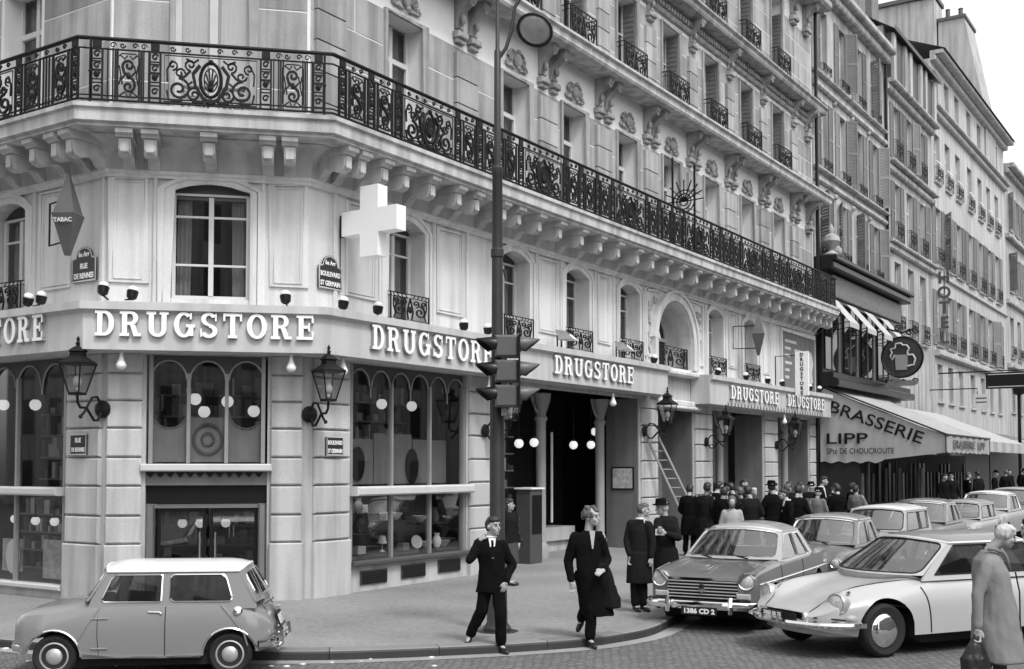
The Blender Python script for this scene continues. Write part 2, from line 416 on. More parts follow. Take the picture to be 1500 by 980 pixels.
def strip(fr, a, b_, z0=5.2, z1=7.5):
    MB().cbox(fr, a, b_, 0, .05, z0, z1, .015).build('pilaster_strip', M_wall, B1)
for a, b_ in ((.04, .62), (2.74, 3.33)): panel(FC, a, b_, 5.62, 7.42)
for a, b_ in ((.73, .81), (2.56, 2.64)): strip(FC, a, b_)
for a, b_ in ((15.72, 16.55), (18.5, 19.35), (22.45, 23.28), (25.3, 25.9), (33.9, 34.5), (36.9, 37.45)): panel(FR, a, b_, 5.62, 7.35)
for a in (15.35, 16.62, 18.32, 19.5, 20.5, 22.28, 23.4, 25.08, 26.1, 28.0, 32.0, 33.65, 34.7, 36.62, 37.62): strip(FR, a, a + .1)
for a, b_ in ((17.45, 18.32),): panel(FL, a, b_, 5.62, 7.38)
for a in (16.5, 18.45, 20.2): strip(FL, a, a + .1)
mo = MB(); sweep(mo, [(0, 7.43), (.07, 7.43), (.07, 7.47), (.12, 7.5), (.12, 7.55), (0, 7.55)]); mo.build('frieze_moulding', M_wall, B1)
# ---------------------------------------------------------------- rusticated pier blocks
RZ = [1.12, 1.6, 2.11, 2.6, 3.1, 3.57, 4.04, 4.4]
def pier(fr, a, b_, plinth=True, d=.07):
    if plinth: MB().cbox(fr, a - .02, b_ + .02, 0, d + .03, .06, RZ[0] - .01, .02).build('plinth_block', M_rust, B1)
    for z0, z1 in zip(RZ, RZ[1:]): MB().cbox(fr, a, b_, 0, d, z0 + .015, z1 - .015, .022).build('rusticated_block', M_rust, B1)
pier(FC, .02, .6); pier(FC, 2.76, 3.3)
pier(FR, 14.86, 15.8); pier(FR, 19.6, 20.42); pier(FR, 27.66, 28.64); pier(FR, 31.2, 32.42); pier(FR, 36.9, 38.1); pier(FR, 41.55, 42.28)
pier(FL, 16.5, 17.42)
# ---------------------------------------------------------------- shop fascia
def fascia_prof(): return [(.02, ZF0), (.68, ZF0), (.68, 4.98), (.72, 5.02), (.78, 5.04), (.78, 5.17), (.02, 5.2)]
m = MB(); sweep(m, fascia_prof(), 26, 27.98); FAS = m.build('shop_fascia', M_fascia, B1)
m = MB(); pr = [(d * .92, z - .06 if z < 4.4 else z) for d, z in fascia_prof()]; n = len(pr)
m.add([(30.95, 14 - d, z - .02) for d, z in pr] + [(42.25, 14 - d, z - .02) for d, z in pr], [tuple(range(n)), tuple(range(n, 2 * n))] + [(i, (i + 1) % n, (i + 1) % n + n, i + n) for i in range(n)])
FAS2 = m.build('shop_fascia', M_fascia, B1)
# slab serif letters, unit height 1
def letter(ch, depth, t=.24, th=.12):
    b = MB(); lay = [0]
    def bx(x0, x1, z0, z1): lay[0] += 1; d = depth + lay[0] * .0016; b.box(x0, x1, -d, 0, z0, z1)
    def stem(x, z0=0., z1=1., s0=True, s1=True, e=.1):
        bx(x, x + t, z0, z1)
        if s0: bx(x - e, x + t + e, z0, z0 + th)
        if s1: bx(x - e, x + t + e, z1 - th, z1)
    def bowl(cx, cz, rx, rz, ix, iz, a0, a1, n=14):
        lay[0] += 1; d = depth + lay[0] * .0016; vs = []
        for i in range(n + 1):
            a = a0 + (a1 - a0) * i / n
            for R_, Z_ in ((rx, rz), (ix, iz)): vs += [(cx + R_ * math.cos(a), -d, cz + Z_ * math.sin(a)), (cx + R_ * math.cos(a), 0, cz + Z_ * math.sin(a))]
        fs = []
        for i in range(n):
            o = 4 * i; fs += [(o, o + 4, o + 6, o + 2), (o, o + 1, o + 5, o + 4), (o + 2, o + 6, o + 7, o + 3), (o + 1, o + 3, o + 7, o + 5)]
        fs += [(0, 2, 3, 1), (4 * n, 4 * n + 1, 4 * n + 3, 4 * n + 2)]; b.add(vs, fs)
    def poly(pts): lay[0] += 1; b.prism(pts, ID, 0, depth + lay[0] * .0016)
    pi = math.pi
    if ch == 'D': stem(.1); bx(.1 + t, .45, 0, th); bx(.1 + t, .45, 1 - th, 1); bowl(.42, .5, .45, .5, .2, .5 - th, -pi / 2, pi / 2); w = .95
    elif ch == 'R':
        stem(.1); bx(.1 + t, .5, 1 - th, 1); bx(.1 + t, .5, .44, .44 + th); bowl(.48, .72, .36, .28, .13, .28 - th, -pi / 2, pi / 2, 10)
        poly([(.46, .46), (.7, .46), (.84, th), (.98, th), (.98, 0), (.64, 0)]); w = 1.05
    elif ch == 'U': stem(.1, .3, 1, False, True); stem(.68, .3, 1, False, True, .09); bowl(.51, .33, .41, .34, .17, .34 - th, pi, 2 * pi); w = 1.05
    elif ch == 'G': bowl(.5, .5, .46, .51, .22, .51 - th, pi * .27, pi * 1.95, 20); bx(.74, .94, .06, .45); bx(.6, 1.02, .4, .4 + th); bx(.76, .86, .72, .98); w = 1.05
    elif ch == 'S':
        bowl(.44, .74, .36, .27, .14, .27 - th, pi * .12, pi * 1.5, 14); bowl(.44, .27, .4, .28, .17, .28 - th - .02, -pi * .9, pi * .5, 14)
        bx(.72, .8, .66, .97); bx(.04, .12, .03, .36); w = .9
    elif ch == 'T': stem(.36, 0, 1, True, False); bx(.04, .92, 1 - th, 1); bx(.04, .14, .68, 1 - th); bx(.82, .92, .68, 1 - th); w = .96
    elif ch == 'O': bowl(.5, .5, .48, .51, .23, .51 - th, 0, 2 * pi, 24); w = 1.0
    elif ch == 'E': stem(.1); bx(.1 + t, .8, 0, th); bx(.1 + t, .8, 1 - th, 1); bx(.1 + t, .62, .45, .45 + th); bx(.72, .82, th, .34); bx(.72, .82, .68, 1 - th); bx(.56, .64, .34, .68); w = .9
    return b, w
LETW = {}
def word(parent, fr, txt, s0, s1, d, z, h, rev=False, depth=.07):
    tot = 0; its = []
    for ch in txt:
        b, w = letter(ch, depth / h); its.append((ch, b, w)); tot += w
    gap = .16; tot += gap * (len(its) - 1); kx = (s1 - s0) / tot; x = 0
    for ch, b, w in its:
        key = (ch, round(h, 3), round(kx, 3))
        if key not in LETW:
            bb = MB(); bb.v = [((v[0] - w / 2) * kx, v[1] * h, v[2] * h) for v in b.v]; bb.f = b.f
            bb.m = []
            for f in b.f:
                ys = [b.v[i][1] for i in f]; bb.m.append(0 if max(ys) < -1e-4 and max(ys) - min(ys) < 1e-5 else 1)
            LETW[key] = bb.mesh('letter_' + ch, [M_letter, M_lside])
        s = s0 + (x + w / 2) * kx
        if rev: s = s1 - (x + w / 2) * kx
        o = place('letter', LETW[key], parent, fr, s, d, z); x += w + gap
word(FAS, FC, 'DRUGSTORE', -.08, 3.5, .68, 4.6, .42)
word(FAS, FR, 'DRUGSTORE', 15.6, 19.45, .68, 4.56, .45)
word(FAS, FR, 'DRUGSTORE', 21.95, 25.85, .68, 4.56, .42)
word(FAS, FL, 'DRUGSTORE', 17.1, 20.7, .68, 4.58, .45, True)
word(FAS2, FR, 'DRUGSTORE', 32.4, 36.5, .63, 4.52, .4); word(FAS2, FR, 'DRUGSTORE', 37.4, 41.3, .63, 4.52, .4)
m = MB()
for k in range(34):
    x = 32.3 + .27 * k; m.lathe([(.05, -.02), (.06, .02), (.035, .1)], (x, 14 - .6, 4.33), 6)
m.build('bulb_row', M_grey, FAS2)['kind'] = 'stuff'
# ---------------------------------------------------------------- balcony: cove, corbels, slab
m = MB(); prof = [(0, 7.56), (.1, 7.56)] + [(.1 + .42 * (1 - math.cos(t)), 7.62 + .42 * math.sin(t)) for t in [math.pi / 2 * i / 6 for i in range(7)]] + [(0, 8.05)]
sweep(m, prof); m.build('cove', M_corbel, B1, 30)
m = MB(); sweep(m, [(0, ZS0), (.93, ZS0), (.93, 8.1), (1.0, 8.12), (1.0, 8.3), (1.05, 8.33), (1.05, 8.4), (0, 8.4)]); m.build('balcony_slab', M_slab, B1)
def corbel_mesh():
    b = MB(); w = .1
    pr = [(0, -.04), (.1, -.02), (.2, .04), (.26, .12), (.32, .16), (.45, .14), (.5, .1), (.62, .07), (.72, .1), (.76, .18), (.77, .3), (.77, .36), (0, .36)]
    b.prism(pr, lambda a, d, z: (d, -a, z), -w, w)
    b.prism([(.0, .362), (.81, .362), (.84, .4), (.9, .42), (.9, .5), (0, .5)], lambda a, d, z: (d, -a, z), -w - .04, w + .04)
    b.prism([(.775, .12), (.79, .14), (.79, .34), (.775, .352)], lambda a, d, z: (d, -a, z), -w + .03, w - .03)
    return b.mesh('corbel', M_corbel)
CB = corbel_mesh()
for s in (14.9, 15.28, 15.9, 16.52, 17.33, 18.2, 18.82, 19.82, 20.4, 21.24, 22.13, 23.14, 24.04, 24.97, 26.02, 26.9, 27.78, 28.7, 29.72, 30.74, 31.72, 32.63, 33.53, 34.53, 35.52, 36.42, 37.49, 38.48, 39.35, 40.03, 40.7, 41.4, 41.95):
    place('corbel', CB, B1, FR, s, 0, 7.548)
for s in (.35, .76, 1.71, 2.68, 3.05): place('corbel', CB, B1, FC, s, 0, 7.548)
for s in (16.45, 16.85, 17.46, 18.15, 18.9, 19.6, 20.3, 21.0, 21.7, 22.4, 23.1, 23.8, 24.5, 25.2): place('corbel', CB, B1, FL, s, 0, 7.548)
# ---------------------------------------------------------------- balcony railing
RH0, RH1 = 8.45, 9.5
RAIL = None
m = MB()
for z, r in ((RH1, .035), (9.33, .016), (RH0 + .03, .02), (RH0 + .1, .014)):
    path = [(12.35 - .93, 26, z), (*cornA(.93), z), (*cornB(.93), z), (42.1, 14 - .93, z), (42.1, 13.98, z)]; m.tube(path, r, 6)
RAIL = m.build('balcony_railing', M_iron, B1)
def post_mesh():
    b = MB(); b.box(-.02, .02, -.02, .02, -.05, 1.06); b.ball((0, 0, .5), .035, 6, 4); return b.mesh('post', M_iron)
def bars_mesh(w):
    b = MB()
    for x in (-w / 2 + .02, 0, w / 2 - .02): b.box(x - .011, x + .011, -.012, .012, .03, .9)
    T2(b, spiral(0, .95, .055, 1.2, 0, 1, 10), .009); return b.mesh('bars', M_iron)
def motif_mesh():
    b = MB()
    for x in (-.085, .085): b.box(x - .016, x + .016, -.02, .02, .03, .88)
    for z, h in ((.1, .2), (.36, .14), (.52, .14), (.7, .16)):
        b.box(-.068, .068, -.012, .012, z, z + .02); b.box(-.068, .068, -.012, .012, z + h, z + h + .02)
        T2(b, spiral(0, z + h / 2 + .01, .06, 1, .5, 1, 8, .3), .016)
    b.ball((0, -.01, .46), .045, 8, 5, sc=(1, .5, 1.1)); b.box(-.07, .07, -.015, .015, .9, 1.02); return b.mesh('motif', M_iron)
def oval_mesh(w=.42):
    b = MB(); hw = w / 2
    T2(b, [(-hw, .03), (-hw, .88), ], .014); T2(b, [(hw, .03), (hw, .88)], .014)
    o = [(-hw + .04, .14), (-hw + .1, .09), (hw - .1, .09), (hw - .04, .14), (hw - .04, .76), (hw - .1, .82), (-hw + .1, .82), (-hw + .04, .76)]
    b.tube([(a, 0, z) for a, z in o], .012, 4, True)
    T2(b, spiral(.0, .62, .1, 1.25, math.pi * 1.1, -1, 14), .02); T2(b, spiral(0, .27, .1, 1.25, math.pi * .1, -1, 14), .02)
    T2(b, [(-.095, .6), (-.07, .5), (.02, .44), (.09, .36), (.1, .28)], .024); T2(b, [(.09, .62), (.11, .52), (.05, .45)], .014); T2(b, [(-.1, .3), (-.11, .4), (-.06, .46)], .014)
    b.ball((0, -.01, .45), .05, 8, 5, sc=(.8, .5, 1.2))
    for sx in (-1, 1):
        T2(b, [(sx * .13, .12), (sx * .06, .18), (sx * .02, .12)], .012); T2(b, [(sx * .13, .79), (sx * .06, .73), (sx * .02, .79)], .012); T2(b, [(sx * .15, .3), (sx * .12, .45), (sx * .15, .62)], .012); T2(b, [(sx * .185, .05), (sx * .185, .86)], .008)
    for sx in (-1, 1): T2(b, spiral(sx * .1, .955, .05, 1.1, 0, sx, 9), .011)
    return b.mesh('scroll_panel', M_iron)
def wide_mesh(w=1.5):
    b = MB(); hw = w / 2; o = [(-hw, .06), (hw, .06), (hw, .84), (-hw, .84)]; b.tube([(a, 0, z) for a, z in o], .012, 4, True)
    for sx in (-1, 1):
        T2(b, spiral(sx * .52, .28, .19, 1.6, math.pi * .5, sx, 24), .02); T2(b, spiral(sx * .27, .2, .12, 1.4, math.pi * .4, -sx, 16), .018)
        T2(b, spiral(sx * .33, .7, .1, 1.3, -math.pi / 2, sx, 14), .016); T2(b, spiral(sx * .62, .68, .09, 1.2, -math.pi / 2, -sx, 12), .014)
        T2(b, [(sx * .33, .6), (sx * .42, .5), (sx * .5, .47)], .018); T2(b, [(sx * .18, .7), (sx * .29, .55), (sx * .25, .35), (sx * .12, .14), (0, .07)], .028)
        T2(b, [(sx * .1, .1), (sx * .2, .07), (sx * .3, .09)], .02); T2(b, [(sx * .7, .4), (sx * .71, .6), (sx * .62, .76)], .014)
        T2(b, spiral(sx * .5, .55, .09, 1.2, 0, -sx, 12), .016); T2(b, [(sx * .2, .8), (sx * .28, .74), (sx * .4, .8)], .016); T2(b, [(sx * .45, .1), (sx * .56, .07), (sx * .68, .1), (sx * .71, .25)], .016); T2(b, [(sx * .3, .42), (sx * .37, .36), (sx * .33, .3)], .016)
        for k in range(3): T2(b, spiral(sx * (.14 + .24 * k), .955, .05, 1.1, 0, sx, 9), .011)
        for q in (.3, .8, 1.25): T2(b, [(0, .3), (sx * .09 * math.sin(q) * 1.2, .3 + .3 * math.cos(q) + .05)], .014)
    b.tube([(.17 * math.cos(a), 0, .46 + .29 * math.sin(a)) for a in [2 * math.pi * i / 20 for i in range(20)]], .03, 5, True)
    b.tube([(.11 * math.cos(a), 0, .46 + .2 * math.sin(a)) for a in [2 * math.pi * i / 16 for i in range(16)]], .014, 4, True)
    b.ball((0, -.01, .32), .05, 8, 5); b.ball((0, -.01, .76), .05, 8, 5); b.ball((0, 0, .09), .06, 8, 5, sc=(1.4, .5, 1)); return b.mesh('medallion_panel', M_iron)
PO, MO, OV, WI = post_mesh(), motif_mesh(), oval_mesh(), wide_mesh(); BA = bars_mesh(.2)
def rp(me, fr, s, name='railing_panel'): place(name, me, RAIL, fr, s, .93, RH0)
for s in (-.18, 3.62): rp(PO, FC, s, 'railing_post')
for s, me in ((-.08, MO), (.17, BA), (.42, OV), (.66, BA), (.84, MO), (1.74, WI), (2.64, MO), (2.85, BA), (3.09, OV), (3.33, BA), (3.52, MO)): rp(me, FC, s)
s = 14.45
while s < 41.6:
    for me, w in ((MO, .22), (OV, .5), (MO, .22), (OV, .5), (MO, .24), (WI, 1.58), (MO, .24), (OV, .5)):
        if s + w > 42: break
        rp(me, FR, s + w / 2); s += w + .02
    rp(PO, FR, s - .01, 'railing_post')
s = 16.0
for me, w in ((MO, .22), (OV, .5), (BA, .24), (OV, .5), (MO, .24), (WI, 1.58), (MO, .24), (OV, .5), (MO, .24)) * 3:
    if s + w < 25.9: rp(me, FL, s + w / 2); s += w + .02
# end screen with fan spikes on the balcony
m = MB()
for k in range(9):
    a = math.pi * (k / 8); m.tube([(29.05, 13.3, 9.9), (29.05 + .0, 13.3 - .6 * math.cos(a), 9.9 + .6 * math.sin(a) + .02)], .02, 4)
for r in (.12, .22, .32): m.tube([(29.05, 13.3 - r * math.cos(a), 9.9 + r * math.sin(a)) for a in [2 * math.pi * i / 16 for i in range(16)]], .02, 4, True)
m.box(29.03, 29.07, 12.95, 13.0, 8.4, 10.9); m.box(29.03, 29.07, 13.62, 13.67, 8.4, 11.2)
m.build('balcony_divider', M_iron, B1)
# ---------------------------------------------------------------- upper storeys
WC = [17.42, 21.45, 24.1, 26.95, 29.7, 32.6, 35.55, 38.5]
def ops_for(z0, z1): return [arch(c - .58, c + .58, z0, z1, z1) for c in WC]
wall('first_floor_wall', FR, 14.7, 42.3, 8.4, 12.4, ops_for(8.42, 11.32), M_mortar, .5)
wall('second_floor_wall', FR, 14.7, 42.3, 12.4, 15.9, ops_for(12.75, 15.2), M_mortar, .5)
wall('third_floor_wall', FR, 14.7, 42.3, 15.9, 21.6, ops_for(16.35, 19.25), M_mortar, .5)
wall('first_floor_wall', FC, 0, CW, 8.4, 12.4, [arch(1.06, 2.36, 8.42, 11.5, 11.5)], M_mortar, .3)
wall('first_floor_wall', FL, 16.41, 26, 8.4, 12.4, [arch(18.42, 19.58, 8.42, 11.32, 11.32)], M_mortar, .45)
for fr, a, b_ in ((FC, 0, CW), (FL, 16.41, 26)): wall('upper_wall', fr, a, b_, 12.4, 21.6, [], M_stone)
for c in WC:
    window(W_1, FR, c, 8.4, .44); window(W_2, FR, c, 12.74, .44); window(W_3, FR, c, 16.34, .44)
window(W_1, FL, 19.0, 8.4, .4)
o = place('window', win_meshes('bay', 1.3, 3.05, 0, None, 2, (), .1)[0], B1, FC, 1.71, -.2, 8.4)
p_ = MB(); p_.box(-.56, .56, -.022, -.012, .1, 2.95); child('pane', p_.mesh('pane_bay', M_glass), o); child('curtain', W_CURT, o).scale = (1.05, 1, 1.6)
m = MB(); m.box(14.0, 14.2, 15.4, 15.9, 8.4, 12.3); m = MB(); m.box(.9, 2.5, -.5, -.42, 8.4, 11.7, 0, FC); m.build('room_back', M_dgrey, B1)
# stone blocks, proud of the mortar
def blocks(fr, s0, s1, z0, z1, ops, ch=.58, L0=1.15, d=.006, tag_=0):
    n = max(1, round((z1 - z0) / ch)); h = (z1 - z0) / n
    for k in range(n):
        a0, a1 = z0 + k * h, z0 + (k + 1) * h; iv = [(s0, s1)]
        for x0, x1, y0, y1 in ops:
            if y0 < a1 - .02 and y1 > a0 + .02:
                nv = []
                for p, q in iv:
                    if x1 <= p or x0 >= q: nv.append((p, q)); continue
                    if x0 - p > .05: nv.append((p, x0))
                    if q - x1 > .05: nv.append((x1, q))
                iv = nv
        for p, q in iv:
            w = q - p; N = max(1, round(w / L0)); cuts = [p] + [p + w * (i + (0 if N == 1 else (.18 if k % 2 else -.18))) / N for i in range(1, N)] + [q]
            for u, v in zip(cuts, cuts[1:]):
                MB().cbox(fr, u + .013, v - .013, 0, d + random.uniform(-.002, .003), a0 + .013, a1 - .013, .003).build('stone_block', M_stone, B1)
wo = lambda z0, z1: [(c - .66, c + .66, z0, z1) for c in WC]
blocks(FR, 14.72, 42.2, 8.42, 11.35, wo(8, 11.5), .72, 1.2)
blocks(FR, 14.72, 42.2, 12.8, 15.3, wo(12, 15.3), .63, 1.6)
blocks(FR, 20.5, 42.2, 16.3, 18.9, wo(15, 19.3), .65, 1.6)
blocks(FC, .02, CW - .02, 8.42, 12.0, [(.98, 2.44, 8, 11.56)], .72, 1.2)
blocks(FL, 16.43, 26.0, 8.42, 12.0, [(18.34, 19.66, 8, 11.4)], .72, 1.3)
# window surrounds upstairs
for z0, z1 in ((8.42, 11.32), (12.75, 15.2), (16.35, 19.25)):
    m = MB(); c = 0; band(m, [(-.62, 0), (-.62, z1 - z0 + .04), (.62, z1 - z0 + .04), (.62, 0)], .085, 0, .06, ID)
    me = m.mesh('surround', M_carve)
    for c in WC: place('window_surround', me, B1, FR, c, 0, z0)
m = MB(); band(m, [(1.02, 8.42), (1.02, 11.54), (2.4, 11.54), (2.4, 8.42)], .09, 0, .06, FC); m.build('window_surround', M_carve, B1)
# shutters half open in the second-floor reveals
m = MB(); m.box(-.02, .02, 0, .38, .05, 2.4)
for k in range(16): m.box(.02, .032, .03, .35, .12 + .14 * k, .2 + .14 * k)
SH = m.mesh('shutter', M_grey)
for c in WC:
    for z in (12.75, 16.4):
        for sx in (1,):
            o = place('shutter', SH, B1, FR, c + .535, -.02, z); o.rotation_euler = (0, 0, math.pi)
            o.location = FR(c + .54, -.4, z); o.rotation_euler = (0, 0, math.pi)
# cartouches over the first-floor windows, consoles, string courses
m = MB()
for sx in (-1, 1):
    T2(m, spiral(sx * .3, .3, .13, 1.3, math.pi, sx, 12), .045, .04, 5); T2(m, spiral(sx * .47, .1, .09, 1.2, math.pi * .5, sx, 10), .035, .03, 5); T2(m, [(sx * .1, .5), (sx * .25, .52), (sx * .36, .42)], .04, .03, 5)
    T2(m, [(sx * .12, .0), (sx * .3, .04), (sx * .42, .02)], .04, .03, 5)
m.ball((0, -.06, .26), .17, 10, 7, sc=(.9, .6, 1.25)); m.ball((0, -.1, .5), .08, 8, 5); m.ball((0, -.1, .03), .07, 8, 5)
CART = m.mesh('cartouche', M_carve, 40)
for c in WC: place('cartouche', CART, B1, FR, c, .02, 11.52).scale = (.85, .8, .8)
def console_mesh(w=.34):
    b = MB()
    b.prism([(0, -.5), (.06, -.46), (.1, -.3), (.14, -.1), (.26, .02), (.4, .1), (.5, .14), (.56, .22), (.56, .32), (0, .32)], lambda a, d, z: (d, -a, z), -w / 2, w / 2)
    b.cbox(ID, -w / 2 - .08, w / 2 + .08, 0, .22, -.72, -.56, .03); b.cbox(ID, -w / 2 - .03, w / 2 + .03, 0, .14, -.84, -.72, .02)
    T2(b, spiral(0, .1, .12, 1.2, 0, 1, 10), .03, .5, 5); b.ball((0, -.2, -.25), .09, 8, 6, sc=(1, .8, 1.4)); b.ball((0, -.14, -.48), .07, 8, 5)
    return b.mesh('console', M_carve, 40)
CON = console_mesh()
PIERS = [15.2, 19.45, 22.8, 25.55, 28.3, 31.15, 34.05, 37.0, 40.1]
for s in PIERS:
    for ds in (-.25, .25): place('console', CON, B1, FR, s + ds, .0, 12.12).scale = (.72, .8, .85)
    place('console', CON, B1, FR, s, .0, 15.62).scale = (.8, .8, .8)
    for z0, z1, w in ((8.45, 11.22, .78), (12.8, 14.75, .6)):
        for k in range(5 if z1 < 12 else 4):
            n = 5 if z1 < 12 else 4; h = (z1 - z0) / n
            MB().cbox(FR, s - w / 2, s + w / 2, .0, .1, z0 + k * h + .012, z0 + (k + 1) * h - .012, .006).build('pilaster_block', M_stone, B1)
place('console', CON, B1, FR, 41.6, 0, 12.08); place('console', CON, B1, FR, 41.6, 0, 15.6)
m = MB(); sweep(m, [(0, 12.4), (.66, 12.4), (.7, 12.46), (.7, 12.6), (.78, 12.64), (.78, 12.7), (0, 12.74)], 26, 42.45); m.build('string_course', M_slab, B1)
m = MB(); sweep(m, [(0, 15.88), (.5, 15.88), (.54, 15.95), (.54, 16.05), (.62, 16.1), (.62, 16.16), (0, 16.2)], 26, 42.45); sweep(m, [(0, 15.42), (.1, 15.42), (.16, 15.5), (0, 15.5)], 26, 42.2); m.build('string_course', M_carve, B1)
m = MB(); s = 14.9
while s < 42.1: m.box(s, s + .1, .0, .14, 15.62, 15.76, 0, FR); s += .19
m.build('dentils', M_carve, B1)['kind'] = 'stuff'
m = MB(); sweep(m, [(0, 19.9), (.7, 19.9), (.8, 20.0), (.8, 20.2), (0, 20.25)], 26, 42.45); m.build('upper_cornice', M_carve, B1)
for s in PIERS + [41.5]: place('console', CON, B1, FR, s, .02, 19.6)
for c in WC:
    place('balconet', BALC, B1, FR, c, .02, 12.76); place('balconet', BALC, B1, FR, c, .02, 16.22)
m = MB(); sx = .7
for c, z, h in ENT_W: place('balconet', BALC, B1, FR, c, -.1, 5.24).scale = (.92, .8, .62)
place('balconet', BALC, B1, FR, 29.87, -.35, 5.24).scale = (1.75, .8, .72); place('balconet', BALC, B1, FL, 19.33, -.1, 5.24).scale = (.92, .8, .62)
# drain pipe at the far edge, roof, inner core
MB().tube([(42.2, 13.9, .1), (42.2, 13.9, 7.4), (42.2, 13.3, 8.0), (42.2, 12.9, 8.2)], .05, 8).build('drainpipe', M_black, B1)
MB().tube([(42.3, 13.82, 8.4), (42.3, 13.82, 21.6)], .07, 8).build('drainpipe', M_black, B1)
m = MB(); pl = [(12.36, 26), (12.36, 16.41), (14.7, 14.01), (42.29, 14.01), (42.29, 26)]
for z in (4.75, 21.5): m.add([(x, y, z) for x, y in pl], [tuple(range(5))])
m.add([(42.28, 14.0, 0), (42.28, 26, 0), (42.28, 26, 21.6), (42.28, 14.0, 21.6)], [(0, 1, 2, 3)])
m.add([(12.4, 26, 0), (42.28, 26, 0), (42.28, 26, 21.6), (12.4, 26, 21.6)], [(0, 1, 2, 3)]); m.build('floor_and_roof', M_mortar, B1)
# ================================================================== ground
def gz(x): return .011 * min(max(0., x - 17.), 45.)
def sett_mat():
    m = mat('street_setts', .14, .7, .18, .8, spec=.5, fine=.5)
    n = m.node_tree.nodes; l = m.node_tree.links; b = n['Principled BSDF']
    g = n.new('ShaderNodeNewGeometry'); mp = n.new('ShaderNodeMapping'); mp.inputs['Rotation'].default_value = (0, 0, .5); l.new(g.outputs['Position'], mp.inputs[0])
    nz = n.new('ShaderNodeTexNoise'); nz.inputs['Scale'].default_value = 2.5; l.new(g.outputs['Position'], nz.inputs[0])
    ad = n.new('ShaderNodeVectorMath'); ad.operation = 'MULTIPLY_ADD'; ad.inputs[1].default_value = (.14,) * 3; l.new(nz.outputs['Color'], ad.inputs[0]); l.new(mp.outputs[0], ad.inputs[2])
    br = n.new('ShaderNodeTexBrick'); br.inputs['Scale'].default_value = 1.; br.inputs['Brick Width'].default_value = .13; br.inputs['Row Height'].default_value = .1
    br.inputs['Mortar Size'].default_value = .012; br.inputs['Mortar Smooth'].default_value = .6; br.inputs['Color1'].default_value = (.8, .8, .8, 1); br.inputs['Color2'].default_value = (1.2, 1.2, 1.2, 1); br.inputs['Mortar'].default_value = (.6, .6, .6, 1)
    l.new(ad.outputs[0], br.inputs[0])
    old = b.inputs['Base Color'].links[0].from_socket; mx = n.new('ShaderNodeMix'); mx.data_type = 'RGBA'; mx.blend_type = 'MULTIPLY'; mx.inputs[0].default_value = 1
    l.new(old, mx.inputs[6]); l.new(br.outputs[0], mx.inputs[7]); l.new(mx.outputs[2], b.inputs['Base Color'])
    bp = n.new('ShaderNodeBump'); bp.inputs['Strength'].default_value = .8; bp.inputs['Distance'].default_value = .02; bp.invert = True; l.new(br.outputs['Fac'], bp.inputs['Height']); l.new(bp.outputs[0], b.inputs['Normal'])
    return m
m = MB(); xs = [-300, 0, 17, 30, 45, 62, 150, 900]
m.add([(x, y, gz(x)) for x in xs for y in (-300, 8.1, 400)], [(3 * i + j, 3 * i + 3 + j, 3 * i + 4 + j, 3 * i + 1 + j) for i in range(len(xs) - 1) for j in range(2)])
tag(m.build('road', sett_mat(), recalc=False), kind='structure')
KP = [(8.8, 40), (8.8, 24), (8.82, 18), (8.86, 16), (9.05, 14.3), (9.5, 12.3), (10.5, 10.15), (12.0, 8.63), (13.26, 7.73), (14.0, 7.46), (14.9, 7.36), (16.2, 7.6), (17.8, 7.92), (20, 8.0), (40, 8.0), (70, 8.0), (220, 8.0)]
def catmull(P, per=8):
    out = []
    for i in range(len(P) - 1):
        p0, p1, p2, p3 = (Vector(P[max(0, i - 1)]), Vector(P[i]), Vector(P[i + 1]), Vector(P[min(len(P) - 1, i + 2)]))
        L = (p2 - p1).length
        if L > 6: out += [p1 + (p2 - p1) * k / per for k in range(per)]; continue
        for k in range(per):
            t = k / per; out.append(.5 * (2 * p1 + (p2 - p0) * t + (2 * p0 - 5 * p1 + 4 * p2 - p3) * t * t + (3 * p1 - p0 - 3 * p2 + p3) * t ** 3))
    return out + [Vector(P[-1])]
KC = catmull(KP)
cum = [0]
for a, b_ in zip(KC, KC[1:]): cum.append(cum[-1] + (b_ - a).length)
def kat(t):
    for i in range(len(cum) - 1):
        if cum[i + 1] >= t:
            f = (t - cum[i]) / max(1e-9, cum[i + 1] - cum[i]); p = KC[i].lerp(KC[i + 1], f); d = (KC[i + 1] - KC[i]).normalized(); return p, Vector((-d.y, d.x))
    return KC[-1], Vector((0, 1))
M_kerb = mat('granite_kerb', .2, .7, .2, 4, .2, 80, rnd=.15, fine=.15)
M_walk = mat('pavement_asphalt', .225, .85, .4, .5, .4, 90, fine=.38)
M_kface = mat('kerb_face_dark', .035, .6, .4, 3, .2, 60, fine=.3)  # outer upright face of each kerb stone, far darker than its top
M_gut = mat('gutter_stone', .3, .6, .35, 2, .2, 60, fine=.15)
inner = []
t = 0
while t < cum[-1]: p, n = kat(t); inner.append((p + n * .29).to_tuple()); t += .6 if t < 60 else 8
out = inner + [(220, 18.6)] + [(x, 18.6) for x in (150, 62, 45, 30, 17)] + [(16.5, 18.6), (16.5, 40)]
vv, ff = fill2d(out); m = MB(); m.add([(x, y, .12 + gz(x)) for x, y in vv], ff)
PAV = tag(m.build('pavement', M_walk), kind='structure')
t = 12.; k = 0
